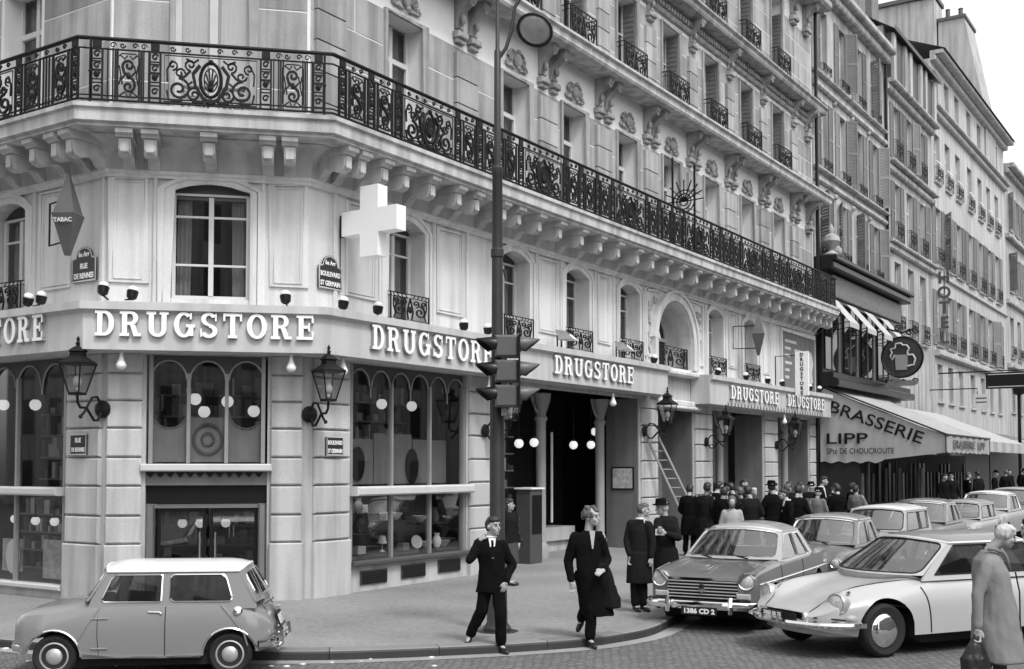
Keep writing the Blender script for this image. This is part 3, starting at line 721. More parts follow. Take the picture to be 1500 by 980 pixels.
def kerbstone(t0, t1):
    b = MB(); N = 4; pr = [(0, -.06), (0, .09), (.012, .112), (.035, .124), (.28, .124), (.28, -.06)]; n = len(pr); vs = []
    for i in range(N + 1):
        p, nn = kat(t0 + (t1 - t0) * i / N)
        for w, z in pr: q = p + nn * w; vs.append((q.x, q.y, z + gz(q.x)))
    fs = [tuple(range(n)), tuple(range(N * n, N * n + n))]
    for i in range(N):
        for j in range(n): fs.append((i * n + j, i * n + (j + 1) % n, (i + 1) * n + (j + 1) % n, (i + 1) * n + j))
    b.add(vs, fs)
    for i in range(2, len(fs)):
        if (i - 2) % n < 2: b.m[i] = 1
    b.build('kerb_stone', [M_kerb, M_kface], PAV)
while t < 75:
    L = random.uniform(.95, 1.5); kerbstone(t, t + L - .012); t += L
m = MB(); vs = []; N = 120
for i in range(N + 1):
    p, nn = kat(10 + 55. * i / N)
    for w in (-.24, .01): q = p + nn * w; vs.append((q.x, q.y, .005 + gz(q.x)))
m.add(vs, [(2 * i, 2 * i + 1, 2 * i + 3, 2 * i + 2) for i in range(N)]); tag(m.build('gutter', M_gut, recalc=False), kind='structure')
# litter and pale specks in the gutter
m = MB()
for i in range(70):
    p, nn = kat(random.uniform(16, 32)); q = p - nn * abs(random.gauss(.25, .5)); r = random.uniform(.012, .035)
    m.box(q.x - r, q.x + r, q.y - r * .7, q.y + r * .7, .006, .006 + r * .5)
tag(m.build('litter', M_white), kind='stuff')
# second kerb across the side street is out of frame; a dark ring where the post meets the pavement is dirt on the asphalt
# ================================================================== shop fronts
M_shopframe = mat('shopfront_metal', .3, .4, .15, 3, metal=.3)
M_ledge = mat('shopfront_ledge', .55, .5, .12, 3)
M_board = mat('display_board', .2, .7, .25, 3, fine=.2)
M_pale = mat('pale_ornament', .5, .6, .2, 5)
def shop_window(fr, s0, s1, z0, z1, mull, narch, name='shop_window', flip=False, low=True):
    """frame with arched heads, pane behind it; parts of the corner building"""
    f = MB(); fw = .05
    aw = (s1 - s0) / narch; holes = []
    top = []
    for k in range(narch):
        a, b_ = s0 + aw * k + .03, s0 + aw * (k + 1) - .03; top.append(arch(a, b_, z1 - .75, z1 - .08 - aw / 2, z1 - .08, 10))
    # solid head above the arches
    out = [(s0, z1), (s1, z1)]
    for q in reversed(top):
        pts = q[2:]; out += pts
    sheet(f, out, [], fr, -.11, -.05, 1)
    for q in top:
        f.tube([fr(a, -.045, z) for a, z in q[2:]], .018, 5)
    for s in mull: f.box(s - .03, s + .03, -.1, -.02, z0, z1 - .3, 0, fr)
    for k in range(1, narch):
        s = s0 + aw * k
        if min(abs(s - q) for q in mull) > .1: f.tube([fr(s, -.045, z1 - .08 - aw / 2), fr(s, -.045, z1 - .62)], .014, 5)
    for s in (s0 + .035, s1 - .035): f.box(s - .034, s + .034, -.12, -.01, z0, z1, 0, fr)
    w = f.build(name, [M_shopframe, M_dgrey], B1)
    p = MB(); p.add([fr(a, -.075, z) for a, z in ((s0, z0), (s1, z0), (s1, z1 - .05), (s0, z1 - .05))], [(0, 1, 2, 3)]); p.build('pane', M_glass, w, recalc=False)
    return w
w = shop_window(FR, 15.88, 19.53, .66, 4.36, (17.12, 18.34), 6)
MB().cbox(FR, 15.86, 19.58, -.12, .22, 1.9, 2.07, .03).build('ledge', M_ledge, w); MB().cbox(FR, 15.84, 19.58, -.15, .14, .6, .69, .02).build('sill', M_dgrey, w)
w = shop_window(FL, 17.52, 24.4, .34, 4.36, (19.0, 20.45, 21.9, 23.3), 9)
MB().cbox(FL, 17.5, 24.4, -.12, .2, 1.93, 2.08, .03).build('ledge', M_ledge, w); MB().cbox(FL, 17.5, 24.4, -.12, .1, .27, .36, .02).build('sill', M_ledge, w)
w = shop_window(FC, .7, 2.66, 2.5, 4.36, (1.36, 2.0), 3)
for s0, s1, z0, z1 in ((16.15, 16.92, .24, .5), (17.36, 18.12, .26, .52), (18.55, 19.31, .28, .54)):
    m = MB(); m.box(s0, s1, .001, .03, z0, z1, 0, FR); v = m.build('vent', M_dgrey, B1)
    m = MB()
    for k in range(7): z = z0 + .02 + .033 * k; m.box(s0 + .02, s1 - .02, .03, .045, z, z + .014, 0, FR)
    m.build('grille', M_black, v)['kind'] = 'stuff'
# corner door
MB().cbox(FC, .58, 2.78, -.2, .14, 2.36, 2.49, .02).build('lintel', M_ledge, B1)
m = MB(); m.box(.66, 2.7, -.28, -.02, 2.12, 2.36, 0, FC); bl = m.build('blind_box', M_grey, B1)
m = MB()
for k in range(12): s = .74 + .165 * k; m.prism([(s - .08, 2.34), (s + .08, 2.34), (s, 2.25)], FC, -.015, .0)
m.build('valance', M_black, bl)['kind'] = 'stuff'
m = MB(); m.box(.66, 2.7, -.3, -.12, 1.8, 2.12, 0, FC); m.build('transom_panel', M_black, B1)
d = MB()
for s in (.72, 2.6): d.cbox(FC, s - .05, s + .09, -.35, -.08, .14, 1.8, .03)
d.box(.8, 2.58, -.28, -.2, 1.72, 1.79, 0, FC)
DOOR = d.build('door_frame', M_metal, B1)
for a, b_ in ((.84, 1.66), (1.72, 2.54)):
    f = MB(); sheet(f, [(a, .15), (b_, .15), (b_, 1.71), (a, 1.71)], [[(a + .06, .3), (b_ - .06, .3), (b_ - .06, 1.66), (a + .06, 1.66)]], FC, -.27, -.23)
    dl = f.build('door', M_black, B1); p = MB(); p.box(a + .05, b_ - .05, -.255, -.245, .29, 1.67, 0, FC); p.build('pane', M_glass, dl)
    h = MB(); s = b_ - .1 if a < 1 else a + .1; h.tube([FC(s, -.2, .8), FC(s, -.2, 1.3)], .018, 6); h.build('handle', M_chrome, dl)
# ornamented boards behind the corner transom window
m = MB()
for a, b_ in ((.72, 1.34), (2.02, 2.64)):
    c = (a + b_) / 2; r = (b_ - a) / 2 - .01; pts = [(a, 2.52), (b_, 2.52), (b_, 3.3)] + [(c + r * math.cos(t), 3.42 - r * 1.05 * math.sin(t)) for t in [math.pi * i / 12 for i in range(13)]] + [(a, 3.3)]
    sheet(m, pts, [], FC, -.2, -.16)
    m.tube([FC(c + r * math.cos(t), -.15, 3.42 - r * 1.05 * math.sin(t)) for t in [math.pi * i / 12 for i in range(13)]], .014, 4)
m.box(1.38, 1.98, -.2, -.16, 2.52, 3.3, 0, FC); bd = m.build('transom_board', M_board, B1)
m = MB(); m.tube([FC(1.68 + .24 * math.cos(t), -.15, 2.92 + .26 * math.sin(t)) for t in [2 * math.pi * i / 24 for i in range(24)]], .03, 5, True)
m.tube([FC(1.68 + .1 * math.cos(t), -.15, 2.92 + .11 * math.sin(t)) for t in [2 * math.pi * i / 14 for i in range(14)]], .025, 5, True); m.build('medallion', M_dgrey, bd)
# interior seen through the glass
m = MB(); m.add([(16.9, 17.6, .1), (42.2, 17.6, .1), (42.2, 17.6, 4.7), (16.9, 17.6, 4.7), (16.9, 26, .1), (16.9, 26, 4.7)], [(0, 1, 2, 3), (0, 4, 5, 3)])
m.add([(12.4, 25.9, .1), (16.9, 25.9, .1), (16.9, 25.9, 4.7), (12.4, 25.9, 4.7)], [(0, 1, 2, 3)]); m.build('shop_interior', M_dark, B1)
for s, z in ((17.12, 0), (18.34, 0)): pass
m = MB(); m.box(15.95, 17.1, -.55, -.5, 2.1, 2.98, 0, FR); m.box(17.14, 18.32, -.55, -.5, 2.1, 3.1, 0, FR); m.box(18.36, 19.5, -.55, -.5, 2.1, 3.0, 0, FR); m.box(17.62, 19.5, -2.0, -1.95, .66, 1.2, 0, FL); m.box(15.95, 16.35, -.62, -.56, 3.0, 4.3, 0, FR)
bk = m.build('display_back', M_board, B1)
m = MB()
for s, z, w, h in ((16.62, 2.5, .2, .33), (18.3, 2.45, .2, .36)):
    m.prism([(s + w * math.cos(t), z + h * math.sin(t)) for t in [2 * math.pi * i / 20 for i in range(20)]], FR, -.49, -.46)
m.build('oval_opening', M_black, bk)
m = MB(); m.box(15.95, 19.5, -.9, -.1, .7, .74, 0, FR); m.box(15.95, 19.5, -.95, -.9, .7, 1.9, 0, FR); m.box(16.0, 17.05, -.75, -.35, 1.5, 1.53, 0, FR); m.box(17.3, 18.2, -.75, -.35, 1.34, 1.37, 0, FR)
m.box(16.0, 17.05, -.75, -.35, 1.14, 1.17, 0, FR); m.box(18.45, 19.4, -.75, -.35, 1.25, 1.28, 0, FR); m.build('display_shelves', M_dgrey, B1)
# packed shelving and stock further inside, seen through the panes
random.seed(21); M_st = [mat('stock_dark', .05, .6, .4, 6), mat('stock_mid', .2, .6, .4, 6), mat('stock_pale', .5, .6, .3, 6)]
def stock(s0, s1, d, z0, z1, fr, n, dens=.9):
    m = MB(); zs = [z0 + (z1 - z0) * k / n for k in range(n)]; h = (z1 - z0) / n
    m.box(s0, s1, -d - .34, -d - .3, z0 - .05, z1, 0, fr)
    for z in zs:
        m.box(s0, s1, -d - .3, -d, z - .03, z, 1, fr); s = s0
        while s < s1 - .1:
            w = random.uniform(.05, .2)
            if random.random() < dens: m.box(s, s + w * .85, -d - .25, -d - random.uniform(.02, .1), z + .002, z + random.uniform(.25, .9) * h, random.choice((0, 1, 1, 2)), fr)
            s += w
    m.build('stock_shelves', M_st, B1)['kind'] = 'stuff'
stock(16.0, 19.4, 1.5, 2.2, 4.2, FR, 5); stock(16.0, 19.4, 1.02, .75, 1.85, FR, 3); stock(17.6, 21.5, 1.7, .4, 1.85, FL, 4); stock(17.6, 21.5, 2.2, 2.2, 4.0, FL, 4); stock(.75, 2.6, 2.2, .2, 1.7, FC, 4, .7); stock(.75, 2.6, 1.8, 2.6, 4.2, FC, 4, .7); stock(20.6, 23.3, 1.25, .3, 3.6, FR, 8, .7)
# goods in the lower window: one object each
def bottle_mesh(r, h):
    b = MB(); b.lathe([(r, 0), (r, h * .6), (r * .35, h * .75), (r * .35, h), (.001, h)], n=10); return b
GOODS = 0
def good(name, b, mm, fr, s, d, z, label, cat):
    o = link(name, b.mesh(name, mm, 40)); o.location = fr(s, d, z); o.rotation_euler = (0, 0, fr.rot + random.uniform(-.3, .3)); tag(o, label, cat, 'goods displayed in the lower shop window')
sp = ['at the far left of the display', 'second from the left', 'on the left bay top shelf', 'beside the first mullion', 'on the middle bay shelf', 'in the centre of the middle bay', 'by the second mullion', 'on the right bay shelf', 'at the right end']
def vase(): return MB().lathe([(.06, 0), (.1, .1), (.09, .18), (.05, .25), (.07, .3), (.001, .3)], n=12)
def bowl(): return MB().lathe([(.05, 0), (.07, .02), (.15, .12), (.16, .14), (.001, .1)], n=14)
def giftbox(): return MB().cbox(ID, -.11, .11, -.08, .08, 0, .16, .01)
def plate():
    b = MB(); b.lathe([(.13, 0), (.14, .015), (.08, .02), (.001, .02)], (0, 0, .14), 18, 0, Matrix.Rotation(rad(75), 3, 'X')); return b
def lampshade(): return MB().lathe([(.05, 0), (.05, .02), (.012, .04), (.012, .16), (.1, .17), (.06, .32), (.001, .32)], n=12)
gl = [(16.1, 1.54, plate, M_white, 'white plate propped on the left top shelf of the lower display', 'plate'), (16.3, 1.54, bowl, M_white, 'small white bowl on the left top shelf of the lower display', 'bowl'),
      (16.62, 1.54, vase, M_pale, 'pale vase in a row of crockery on the left top shelf', 'vase'), (16.88, 1.54, giftbox, M_white, 'white gift box at the right of the left top shelf', 'box'), (16.2, 1.18, giftbox, M_white, 'white box on the left middle shelf of the lower display', 'box'),
      (16.7, 1.18, lampshade, M_grey, 'grey table lamp on the left middle shelf', 'lamp'), (16.35, .75, vase, M_pale, 'pale vase on the floor of the left display bay', 'vase'), (16.75, .75, giftbox, M_pale, 'pale package on the floor of the left display bay', 'box'),
      (17.45, 1.38, giftbox, M_white, 'white carton on the middle shelf between the mullions', 'box'), (17.75, 1.38, bowl, M_white, 'white dish on the middle shelf between the mullions', 'bowl'), (18.05, 1.38, vase, M_dgrey, 'dark vase on the middle shelf between the mullions', 'vase'),
      (17.5, .75, lampshade, M_white, 'white shaded lamp on the floor of the middle bay', 'lamp'), (17.95, .75, giftbox, M_grey, 'grey box on the floor of the middle bay', 'box'), (18.6, 1.29, bowl, M_white, 'broad white bowl on the right display shelf', 'bowl'),
      (19.0, 1.29, vase, M_grey, 'grey vase on the right display shelf', 'vase'), (18.55, .75, plate, M_white, 'white plate leaning on the floor of the right bay', 'plate'), (18.85, .75, bowl, M_white, 'white bowl among the crockery of the right bay', 'bowl'),
      (19.15, .75, vase, M_white, 'white vase standing in the right bay by the pier', 'vase'), (19.33, .75, bowl, M_pale, 'pale bowl in the right corner of the display', 'bowl')]
for s, z, f, mm, lb, ct in gl: good(ct, f(), mm, FR, s, -.5 + random.uniform(-.1, .1), z, lb, ct)
# posters and plate in the left window
for a, b_, z0, z1, lb in ((17.72, 18.5, .42, 1.12, 'tall printed poster at the right of the left shop window'), (19.15, 19.75, .5, 1.1, 'small framed print in the left shop window')):
    m = MB(); m.box(a, b_, -.3, -.27, z0, z1, 0, FL); tag(m.build('poster', M_poster), lb, 'poster')
m = MB(); m.lathe([(.001, -.02), (.2, -.02), (.22, 0), (.17, .02), (.001, .015)], (0, 0, 0), 22, 0, Matrix.Diagonal((1, 1.45, 1)).to_3x3())
o = link('plate', m.mesh('tray', M_white, 40)); o.matrix_world = wallmtx(FL, 19.3, -.2, .78); o.location = FL(19.35, -.22, .78); tag(o, 'big oval white tray standing in the left shop window', 'tray')
# globe lamps
def globe(x, y, z, lb, r=.14, stem=.9):
    e = empty('globe_lamp', (x, y, z), 0, lb, 'lamp', 'white globe lamps inside the drugstore')
    b = MB(); b.ball((0, 0, 0), r, 14, 9); child('globe', b.mesh('globe', M_bulb, True), e)
    b = MB(); b.tube([(0, 0, r), (0, 0, r + stem)], .012, 5); b.lathe([(.05, 0), (.04, .05), (.01, .06)], (0, 0, r - .02), 8); child('rod', b.mesh('lamp_rod', M_black), e)
GL = [(FR, 17.96, -1, 3.73, 'globe lamp behind the left bay of the big shop window'), (FR, 18.95, -1, 3.73, 'globe lamp behind the middle bay of the big shop window'),
      (FC, 1.39, -1, 3.67, 'upper left globe of the pair in the corner transom window'), (FC, 1.55, -1, 3.44, 'lower globe of the pair in the corner transom window'), (FC, 1.96, -1, 3.63, 'globe behind the right mullion of the corner transom window'), (FC, 2.43, -1, 3.46, 'globe at the right edge of the corner transom window'),
      (FC, 1.19, -1, 1.42, 'globe at the left above the corner door'), (FC, 1.5, -1, 1.42, 'globe above the middle of the corner door'), (FC, 1.95, -1, 1.42, 'globe above the right leaf of the corner door'),
      (FL, 20.64, -.8, 3.66, 'globe at the left photo edge in the left window'), (FL, 19.6, -.8, 3.63, 'globe behind the right bay of the left window'), (FL, 20.19, -.8, 1.43, 'leftmost globe of the low row in the left window'), (FL, 19.53, -.8, 1.41, 'middle globe of the low row in the left window'), (FL, 18.94, -.8, 1.41, 'rightmost globe of the low row in the left window'),
      (FR, 22.37, -.5, 2.99, 'globe left of the first entrance column'), (FR, 25.09, -.6, 3.0, 'globe in the middle of the dark entrance'), (FR, 26.0, -.6, 3.02, 'globe left of the second entrance column'), (FR, 26.75, -.9, 3.39, 'globe above the second entrance column bracket'), (FR, 23.2, -.6, 3.03, 'globe on the first entrance column')]
for fr, s, d, z, lb in GL: globe(*fr(s, d, z), lb, .085 if z < 2 else .11, .5 if z < 2 else .9)
# entrances: deep grey side walls, dark doors, columns
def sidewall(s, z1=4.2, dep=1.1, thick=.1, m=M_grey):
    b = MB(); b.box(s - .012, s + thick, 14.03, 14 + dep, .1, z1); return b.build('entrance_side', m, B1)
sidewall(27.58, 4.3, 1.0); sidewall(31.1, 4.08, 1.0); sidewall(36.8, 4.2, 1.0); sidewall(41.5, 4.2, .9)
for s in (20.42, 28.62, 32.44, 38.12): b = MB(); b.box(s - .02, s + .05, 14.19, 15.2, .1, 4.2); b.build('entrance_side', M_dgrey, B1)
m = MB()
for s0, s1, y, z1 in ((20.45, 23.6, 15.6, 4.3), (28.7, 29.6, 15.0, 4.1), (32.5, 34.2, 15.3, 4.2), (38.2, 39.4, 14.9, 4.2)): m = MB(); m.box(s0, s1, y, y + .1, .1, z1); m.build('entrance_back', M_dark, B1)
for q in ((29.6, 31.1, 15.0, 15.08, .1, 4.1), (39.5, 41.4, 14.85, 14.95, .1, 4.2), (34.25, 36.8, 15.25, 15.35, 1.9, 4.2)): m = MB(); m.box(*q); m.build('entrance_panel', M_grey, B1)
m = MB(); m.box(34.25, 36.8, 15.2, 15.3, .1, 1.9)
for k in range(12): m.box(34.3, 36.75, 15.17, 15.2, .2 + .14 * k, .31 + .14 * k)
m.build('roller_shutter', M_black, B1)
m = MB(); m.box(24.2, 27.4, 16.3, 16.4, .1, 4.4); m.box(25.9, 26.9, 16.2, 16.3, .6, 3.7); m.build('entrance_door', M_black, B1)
m = MB(); m.tube([(25.66, 15.6, .98), (25.66, 15.6, 3.36)], .035, 8); m.build('door_bar', M_white, B1)
m = MB(); m.box(25.2, 26.6, 15.6, 16.2, .1, .5); m.box(25.1, 26.7, 15.5, 16.2, .5, .85); m.build('stone_step', M_rust, B1)
def column(x, y, r=.125, z1=4.25):
    b = MB(); b.lathe([(r * 1.5, .1), (r * 1.5, .5), (r * 1.15, .56), (r, .62), (r, 3.55), (r * 1.3, 3.6), (r * 1.3, 3.66), (r, 3.7), (r * 1.1, 3.85), (r * 1.9, 4.15), (r * 2.1, z1)], (x, y, 0), 16)
    for sx in (-1, 1): b.tube([(x, y, 3.72), (x + sx * .25, y, 3.85), (x + sx * .4, y, 4.1), (x + sx * .42, y, z1)], .035, 6)
    b.build('column', M_pillar, B1, 40)
M_pillar = mat('pillar_paint', .3, .5, .15, 3)
column(23.75, 14.75); column(26.75, 14.75); column(34.5, 14.6); column(40.3, 14.5)
fm = MB(); x = 27.565
fm.box(x - .03, x, 14.14, 14.82, 1.82, 2.44); fr_ = fm.build('poster_frame', M_black); fr_.name = 'framed_notice'; tag(fr_, 'small framed notice on the grey wall right of the entrance', 'notice')
fm = MB(); fm.box(x - .034, x - .03, 14.18, 14.78, 1.86, 2.4); link('print', fm.mesh('print', M_poster), fr_)
cab = empty('display_case', (22.6, 14.35, .12 + gz(22)), 0, 'dark upright cabinet with pale top beside the first entrance column', 'cabinet')
b = MB(); b.cbox(lambda a, d, z: (a, -d, z), -.26, .26, -.2, .2, 0, 1.74, .02); child('body', b.mesh('cabinet_body', M_dgrey), cab)
b = MB(); b.box(-.3, .3, -.24, .24, 1.74, 1.78); child('top', b.mesh('cabinet_top', M_white), cab)
b = MB(); b.box(-.2, .2, -.215, -.2, .7, 1.6); child('panel', b.mesh('cabinet_panel', M_black), cab)
# carved portal above the doorway
m = MB(); q = arch(28.68, 31.05, 5.3, 6.05, 7.22, 16); c = 29.865
for w, off, d1 in ((.2, .12, .09), (.08, .27, .14)):
    pts = [(28.68 - off, 5.3), (28.68 - off, 6.05)] + [(c + (1.185 + off) * math.cos(math.pi * (1 - i / 18)), 6.05 + (1.17 + off) * math.sin(math.pi * (1 - i / 18))) for i in range(19)] + [(31.05 + off, 5.3)]
    band(m, pts, w, 0, d1, FR)
m.build('archivolt', M_wall, B1)
m = MB()
for sx in (-1, 1):
    def X(v): return c + sx * v
    for cx, cz, r, tn, a0 in ((1.62, 6.95, .16, 1.4, 0), (1.68, 6.55, .14, 1.4, 2), (1.7, 6.15, .12, 1.4, 0), (1.68, 5.82, .12, 1.3, 2.5), (1.25, 7.12, .13, 1.3, 1)): m.tube([FR(X(p[0]), .035, p[1]) for p in spiral(cx, cz, r, tn, a0, sx)], .028, 5)
    m.tube([FR(X(1.6), .03, 5.6), FR(X(1.76), .04, 6.0), FR(X(1.58), .04, 6.4), FR(X(1.78), .04, 6.75), FR(X(1.5), .04, 7.1)], .03, 5)
m.build('spandrel_carving', M_slab, B1, 40)
m = MB()
for sx in (-1, 1): band(m, [(c + sx * 1.5, 5.5), (c + sx * 1.95, 5.5), (c + sx * 1.95, 7.32), (c + sx * 1.0, 7.4)][::sx], .06, 0, .05, FR)
m.build('wall_panel', M_wall, B1)
m = MB(); m.cbox(FR, 28.5, 31.3, 0, .22, 4.1, 4.2, .03); m.cbox(FR, 28.55, 31.25, 0, .14, 4.2, 4.36, .03); m.cbox(FR, 28.3, 31.4, 0, .3, 5.05, 5.2, .04); m.build('portal_entablature', M_wall, B1)
for s in (28.35, 31.45):
    m = MB(); m.cbox(FR, s - .2, s + .2, 0, .2, 4.36, 5.04, .03)
    for z, r in ((4.98, .16), (4.62, .22)): m.tube([FR(p[0], .26, p[1]) for p in spiral(s, z, r, 1.5, 1, 1, 20)], .05, 6)
    m.ball(FR(s, .26, 4.98), .07, 8, 6); m.ball(FR(s, .28, 4.62), .08, 8, 6); m.build('volute', M_carve, B1, 40)
# painted board near the far end, with white rows
m = MB(); m.box(38.62, 42.1, .02, .06, 5.2, 7.25, 0, FR); pb = tag(m.build('sign_board', M_grey), 'large grey painted board with pale rows above the far shop fascia', 'sign board')
m = MB()
for r_, (a, b_) in enumerate(((38.9, 40.1), (38.9, 39.5), (38.9, 39.4), (38.9, 39.6), (38.9, 39.35), (38.9, 39.3))): m.box(a, b_, .062, .068, 6.9 - .26 * r_, 7.0 - .26 * r_, 0, FR)
for a, b_, z in ((39.9, 41.6, 6.62), (40.0, 41.7, 6.45)): m.box(a, b_, .062, .068, z, z + .1, 0, FR)
m.build('pale_row', M_pale, pb)
m = MB(); m.prism([(41.2, 5.6), (41.5, 5.5), (41.9, 5.62), (41.8, 6.0), (41.95, 6.35), (41.7, 6.75), (41.4, 6.7), (41.3, 6.3), (41.1, 6.1)], FR, .062, .07); m.build('pale_figure', M_pale, pb)
m = MB(); band(m, [(38.55, 5.15), (42.15, 5.15), (42.15, 7.32), (38.55, 7.32)], .1, 0, .1, FR, True); m.build('board_frame', M_wall, pb)
m = MB(); m.box(38.0, 38.1, 12.8, 13.26, 4.9, 6.42); vs_ = tag(m.build('hanging_sign', M_white), 'narrow white upright sign with a column of letters over the far fascia', 'sign')
for k, ch in enumerate('DRUGSTORE'):
    R_ = Matrix(((0, 0, -1, 0), (-1, 0, 0, 0), (0, 1, 0, 0), (0, 0, 0, 1))); R_.translation = Vector((37.995, 13.03, 6.25 - .165 * k)); text_on('letter', ch, .17, vs_, R_, .003, M_black, None, .006)
m = MB(); m.tube([(38.05, 13.2, 6.3), (38.05, 13.98, 6.3), (38.05, 13.98, 5.1), (38.05, 13.2, 5.1)], .02, 5); m.build('bracket', M_black, vs_)
# ================================================================== lanterns, signs, post, signals
def lantern_parts(root):
    """lantern hangs on its own frame; local origin at the wall plate, arm runs along -y"""
    b = MB(); ax = Matrix.Rotation(rad(90), 3, 'X')
    b.lathe([(.15, 0), (.15, .03), (.09, .06), (.001, .08)], (0, 0, 0), 14, 0, ax); child('wall_plate', b.mesh('wall_plate', M_iron), root)
    b = MB()
    b.tube([(0, -.05, .06), (0, -.16, .2), (0, -.3, .18), (0, -.5, -.08), (0, -.58, -.14)], .022, 6)
    b.tube([(0, -.05, -.06), (0, -.14, -.2), (0, -.24, -.2), (0, -.44, .0), (0, -.6, .0), (0, -.67, .08), (0, -.68, .2)], .024, 6); b.ball((0, -.59, -.15), .035, 8, 6)
    child('bracket', b.mesh('lantern_bracket', M_iron), root)
    q_ = .86; L = (0, -.68, .2); b = MB()
    b.lathe([(.17 * q_, 0), (.17 * q_, .05 * q_), (.08, .03)], L, 4, sq=True)
    for k in range(4):
        a = math.pi / 4 + math.pi / 2 * k; c, s = math.cos(a), math.sin(a)
        b.tube([(L[0] + .16 * q_ * c, L[1] + .16 * q_ * s, L[2] + .04 * q_), (L[0] + .34 * q_ * c, L[1] + .34 * q_ * s, L[2] + .6 * q_)], .013, 4)
    b.lathe([(r * q_, z * q_) for r, z in [(.36, .58), (.36, .62), (.16, .74), (.15, .82), (.19, .84), (.12, .9), (.03, .95), (.05, 1.0), (.02, 1.03), (.035, 1.08), (.002, 1.14)]], L, 4, sq=True)
    child('cage', b.mesh('lantern_cage', M_iron), root)
    b = MB(); r0, r1 = .15 * q_, .325 * q_
    for k in range(4):
        a0, a1 = math.pi / 4 + math.pi / 2 * k, math.pi / 4 + math.pi / 2 * (k + 1)
        b.add([(L[0] + r * math.cos(a), L[1] + r * math.sin(a), L[2] + z) for r, a, z in ((r0, a0, .05 * q_), (r0, a1, .05 * q_), (r1, a1, .585 * q_), (r1, a0, .585 * q_))], [(0, 1, 2, 3)])
    child('glass', b.mesh('lantern_glass', M_lglass, recalc=False), root)
    b = MB(); b.ball((L[0], L[1], L[2] + .22), .07, 10, 8, sc=(1, 1, 1.5)); b.tube([(L[0], L[1], L[2] + .05), (L[0], L[1], L[2] + .14)], .03, 8); child('bulb', b.mesh('lantern_bulb', mat('bulb_opal', .6, .3, .05, 4), True), root)
la = empty('wall_lantern', (12.3, 16.42, 3.42), math.atan2(0, 1), 'black wall lantern on the left corner pier beside the corner door', 'lantern', 'wall lanterns of the drugstore')
lantern_parts(la)
# outward directions: left corner bisector, right corner bisector, straight out
def aim(o, n): o.rotation_euler = (0, 0, math.atan2(n[0], -n[1]))
nl = (Vector((-1, 0)) * 1.6 + FC.n).normalized(); aim(la, nl)
def lant(x, y, z, n, lb, s=1.):
    o = copy_tree(la); o.location = (x, y, z); aim(o, n); o['label'] = lb; o.scale = (s, s, s); return o
lant(14.72, 13.95, 3.36, (FR.n * 1.5 + FC.n).normalized(), 'black wall lantern on the right corner pier above the small street plate')
lant(27.75, 13.92, 3.42, (0.05, -1), 'black wall lantern above the ladder by the carved doorway')
lant(31.9, 13.92, 3.2, (0, -1), 'black wall lantern between carved doorway and second entrance', .95)
lant(37.9, 13.92, 3.2, (0, -1), 'farthest wall lantern under the far fascia end'); lant(20.1, 13.9, 3.22, (0.05, -1), 'wall lantern half hidden behind the lamp post', .95)
# spotlights on the fascia ledge
def spot(x, y, z, lb, first=[None]):
    if first[0] is None:
        o = empty('spotlight', (x, y, z), 0, lb, 'spotlight', 'spotlights along the fascia ledge')
        b = MB(); b.lathe([(.05, 0), (.085, .03), (.1, .14), (.09, .15), (.001, .13)], n=12); b.tube([(0, 0, 0), (0, .12, -.05)], .015, 5); child('cup', b.mesh('spot_cup', M_black, 40), o)
        b = MB(); b.ball((0, 0, .17), .085, 12, 8, sc=(1, 1, .8)); child('bulb', b.mesh('spot_bulb', M_white, True), o); first[0] = o
    else: o = copy_tree(first[0]); o.location = (x, y, z); o['label'] = lb
    o.rotation_euler = (random.uniform(-.25, .25), random.uniform(-.25, .25), random.uniform(0, 6)); return o
for fr, s, z, lb in ((FC, .0, 5.36, 'tilted silver spotlight at the left corner of the ledge'), (FC, .46, 5.3, 'spotlight left of the corner window'), (FC, 3.0, 5.3, 'spotlight right of the corner window'), (FR, 15.02, 5.28, 'spotlight under the right street plaque'), (FR, 15.97, 5.3, 'spotlight below the white cross'),
                 (FR, 18.7, 5.28, 'spotlight right of the window behind the cross'), (FR, 19.56, 5.28, 'spotlight just left of the lamp post'), (FR, 27.37, 5.28, 'spotlight left of the carved arch'), (FR, 31.64, 5.24, 'spotlight at the start of the second fascia'), (FR, 33.98, 5.26, 'spotlight left of the far window'),
                 (FR, 35.9, 5.26, 'spotlight right of the far window'), (FR, 37.32, 5.26, 'spotlight under the far diamond sign'), (FR, 40.14, 5.26, 'spotlight below the painted board'), (FR, 41.14, 5.26, 'last spotlight at the far ledge end'), (FL, 17.88, 5.3, 'left spotlight on the left street ledge'), (FL, 17.5, 5.3, 'right spotlight on the left street ledge')):
    spot(*fr(s, .55, z - .06), lb)
# canvas shaded floodlights
for k, (s, z, lb) in enumerate(((22.83, 5.3, 'boxy metal floodlight below the third entresol window'), (25.74, 5.3, 'boxy metal floodlight below the fourth entresol window'))):
    e = empty('floodlight', FR(s, .45, z), .3, lb, 'floodlight', 'floodlights on the ledge')
    b = MB(); b.add([(-.3, -.1, .3), (.3, -.1, .3), (.3, -.3, .12), (-.3, -.3, .12), (-.2, .15, .35), (.2, .15, .35), (.2, .1, .12), (-.2, .1, .12)], [(0, 1, 5, 4), (0, 4, 7, 3), (1, 2, 6, 5), (4, 5, 6, 7), (3, 2, 6, 7)]); child('hood', b.mesh('hood', M_brass, recalc=False), e)
    b = MB(); b.tube([(-.2, .1, .2), (-.2, .1, -.1), (.2, .1, -.1), (.2, .1, .2)], .02, 5); b.ball((0, -.05, .2), .09, 10, 8); child('yoke', b.mesh('yoke', M_iron), e)
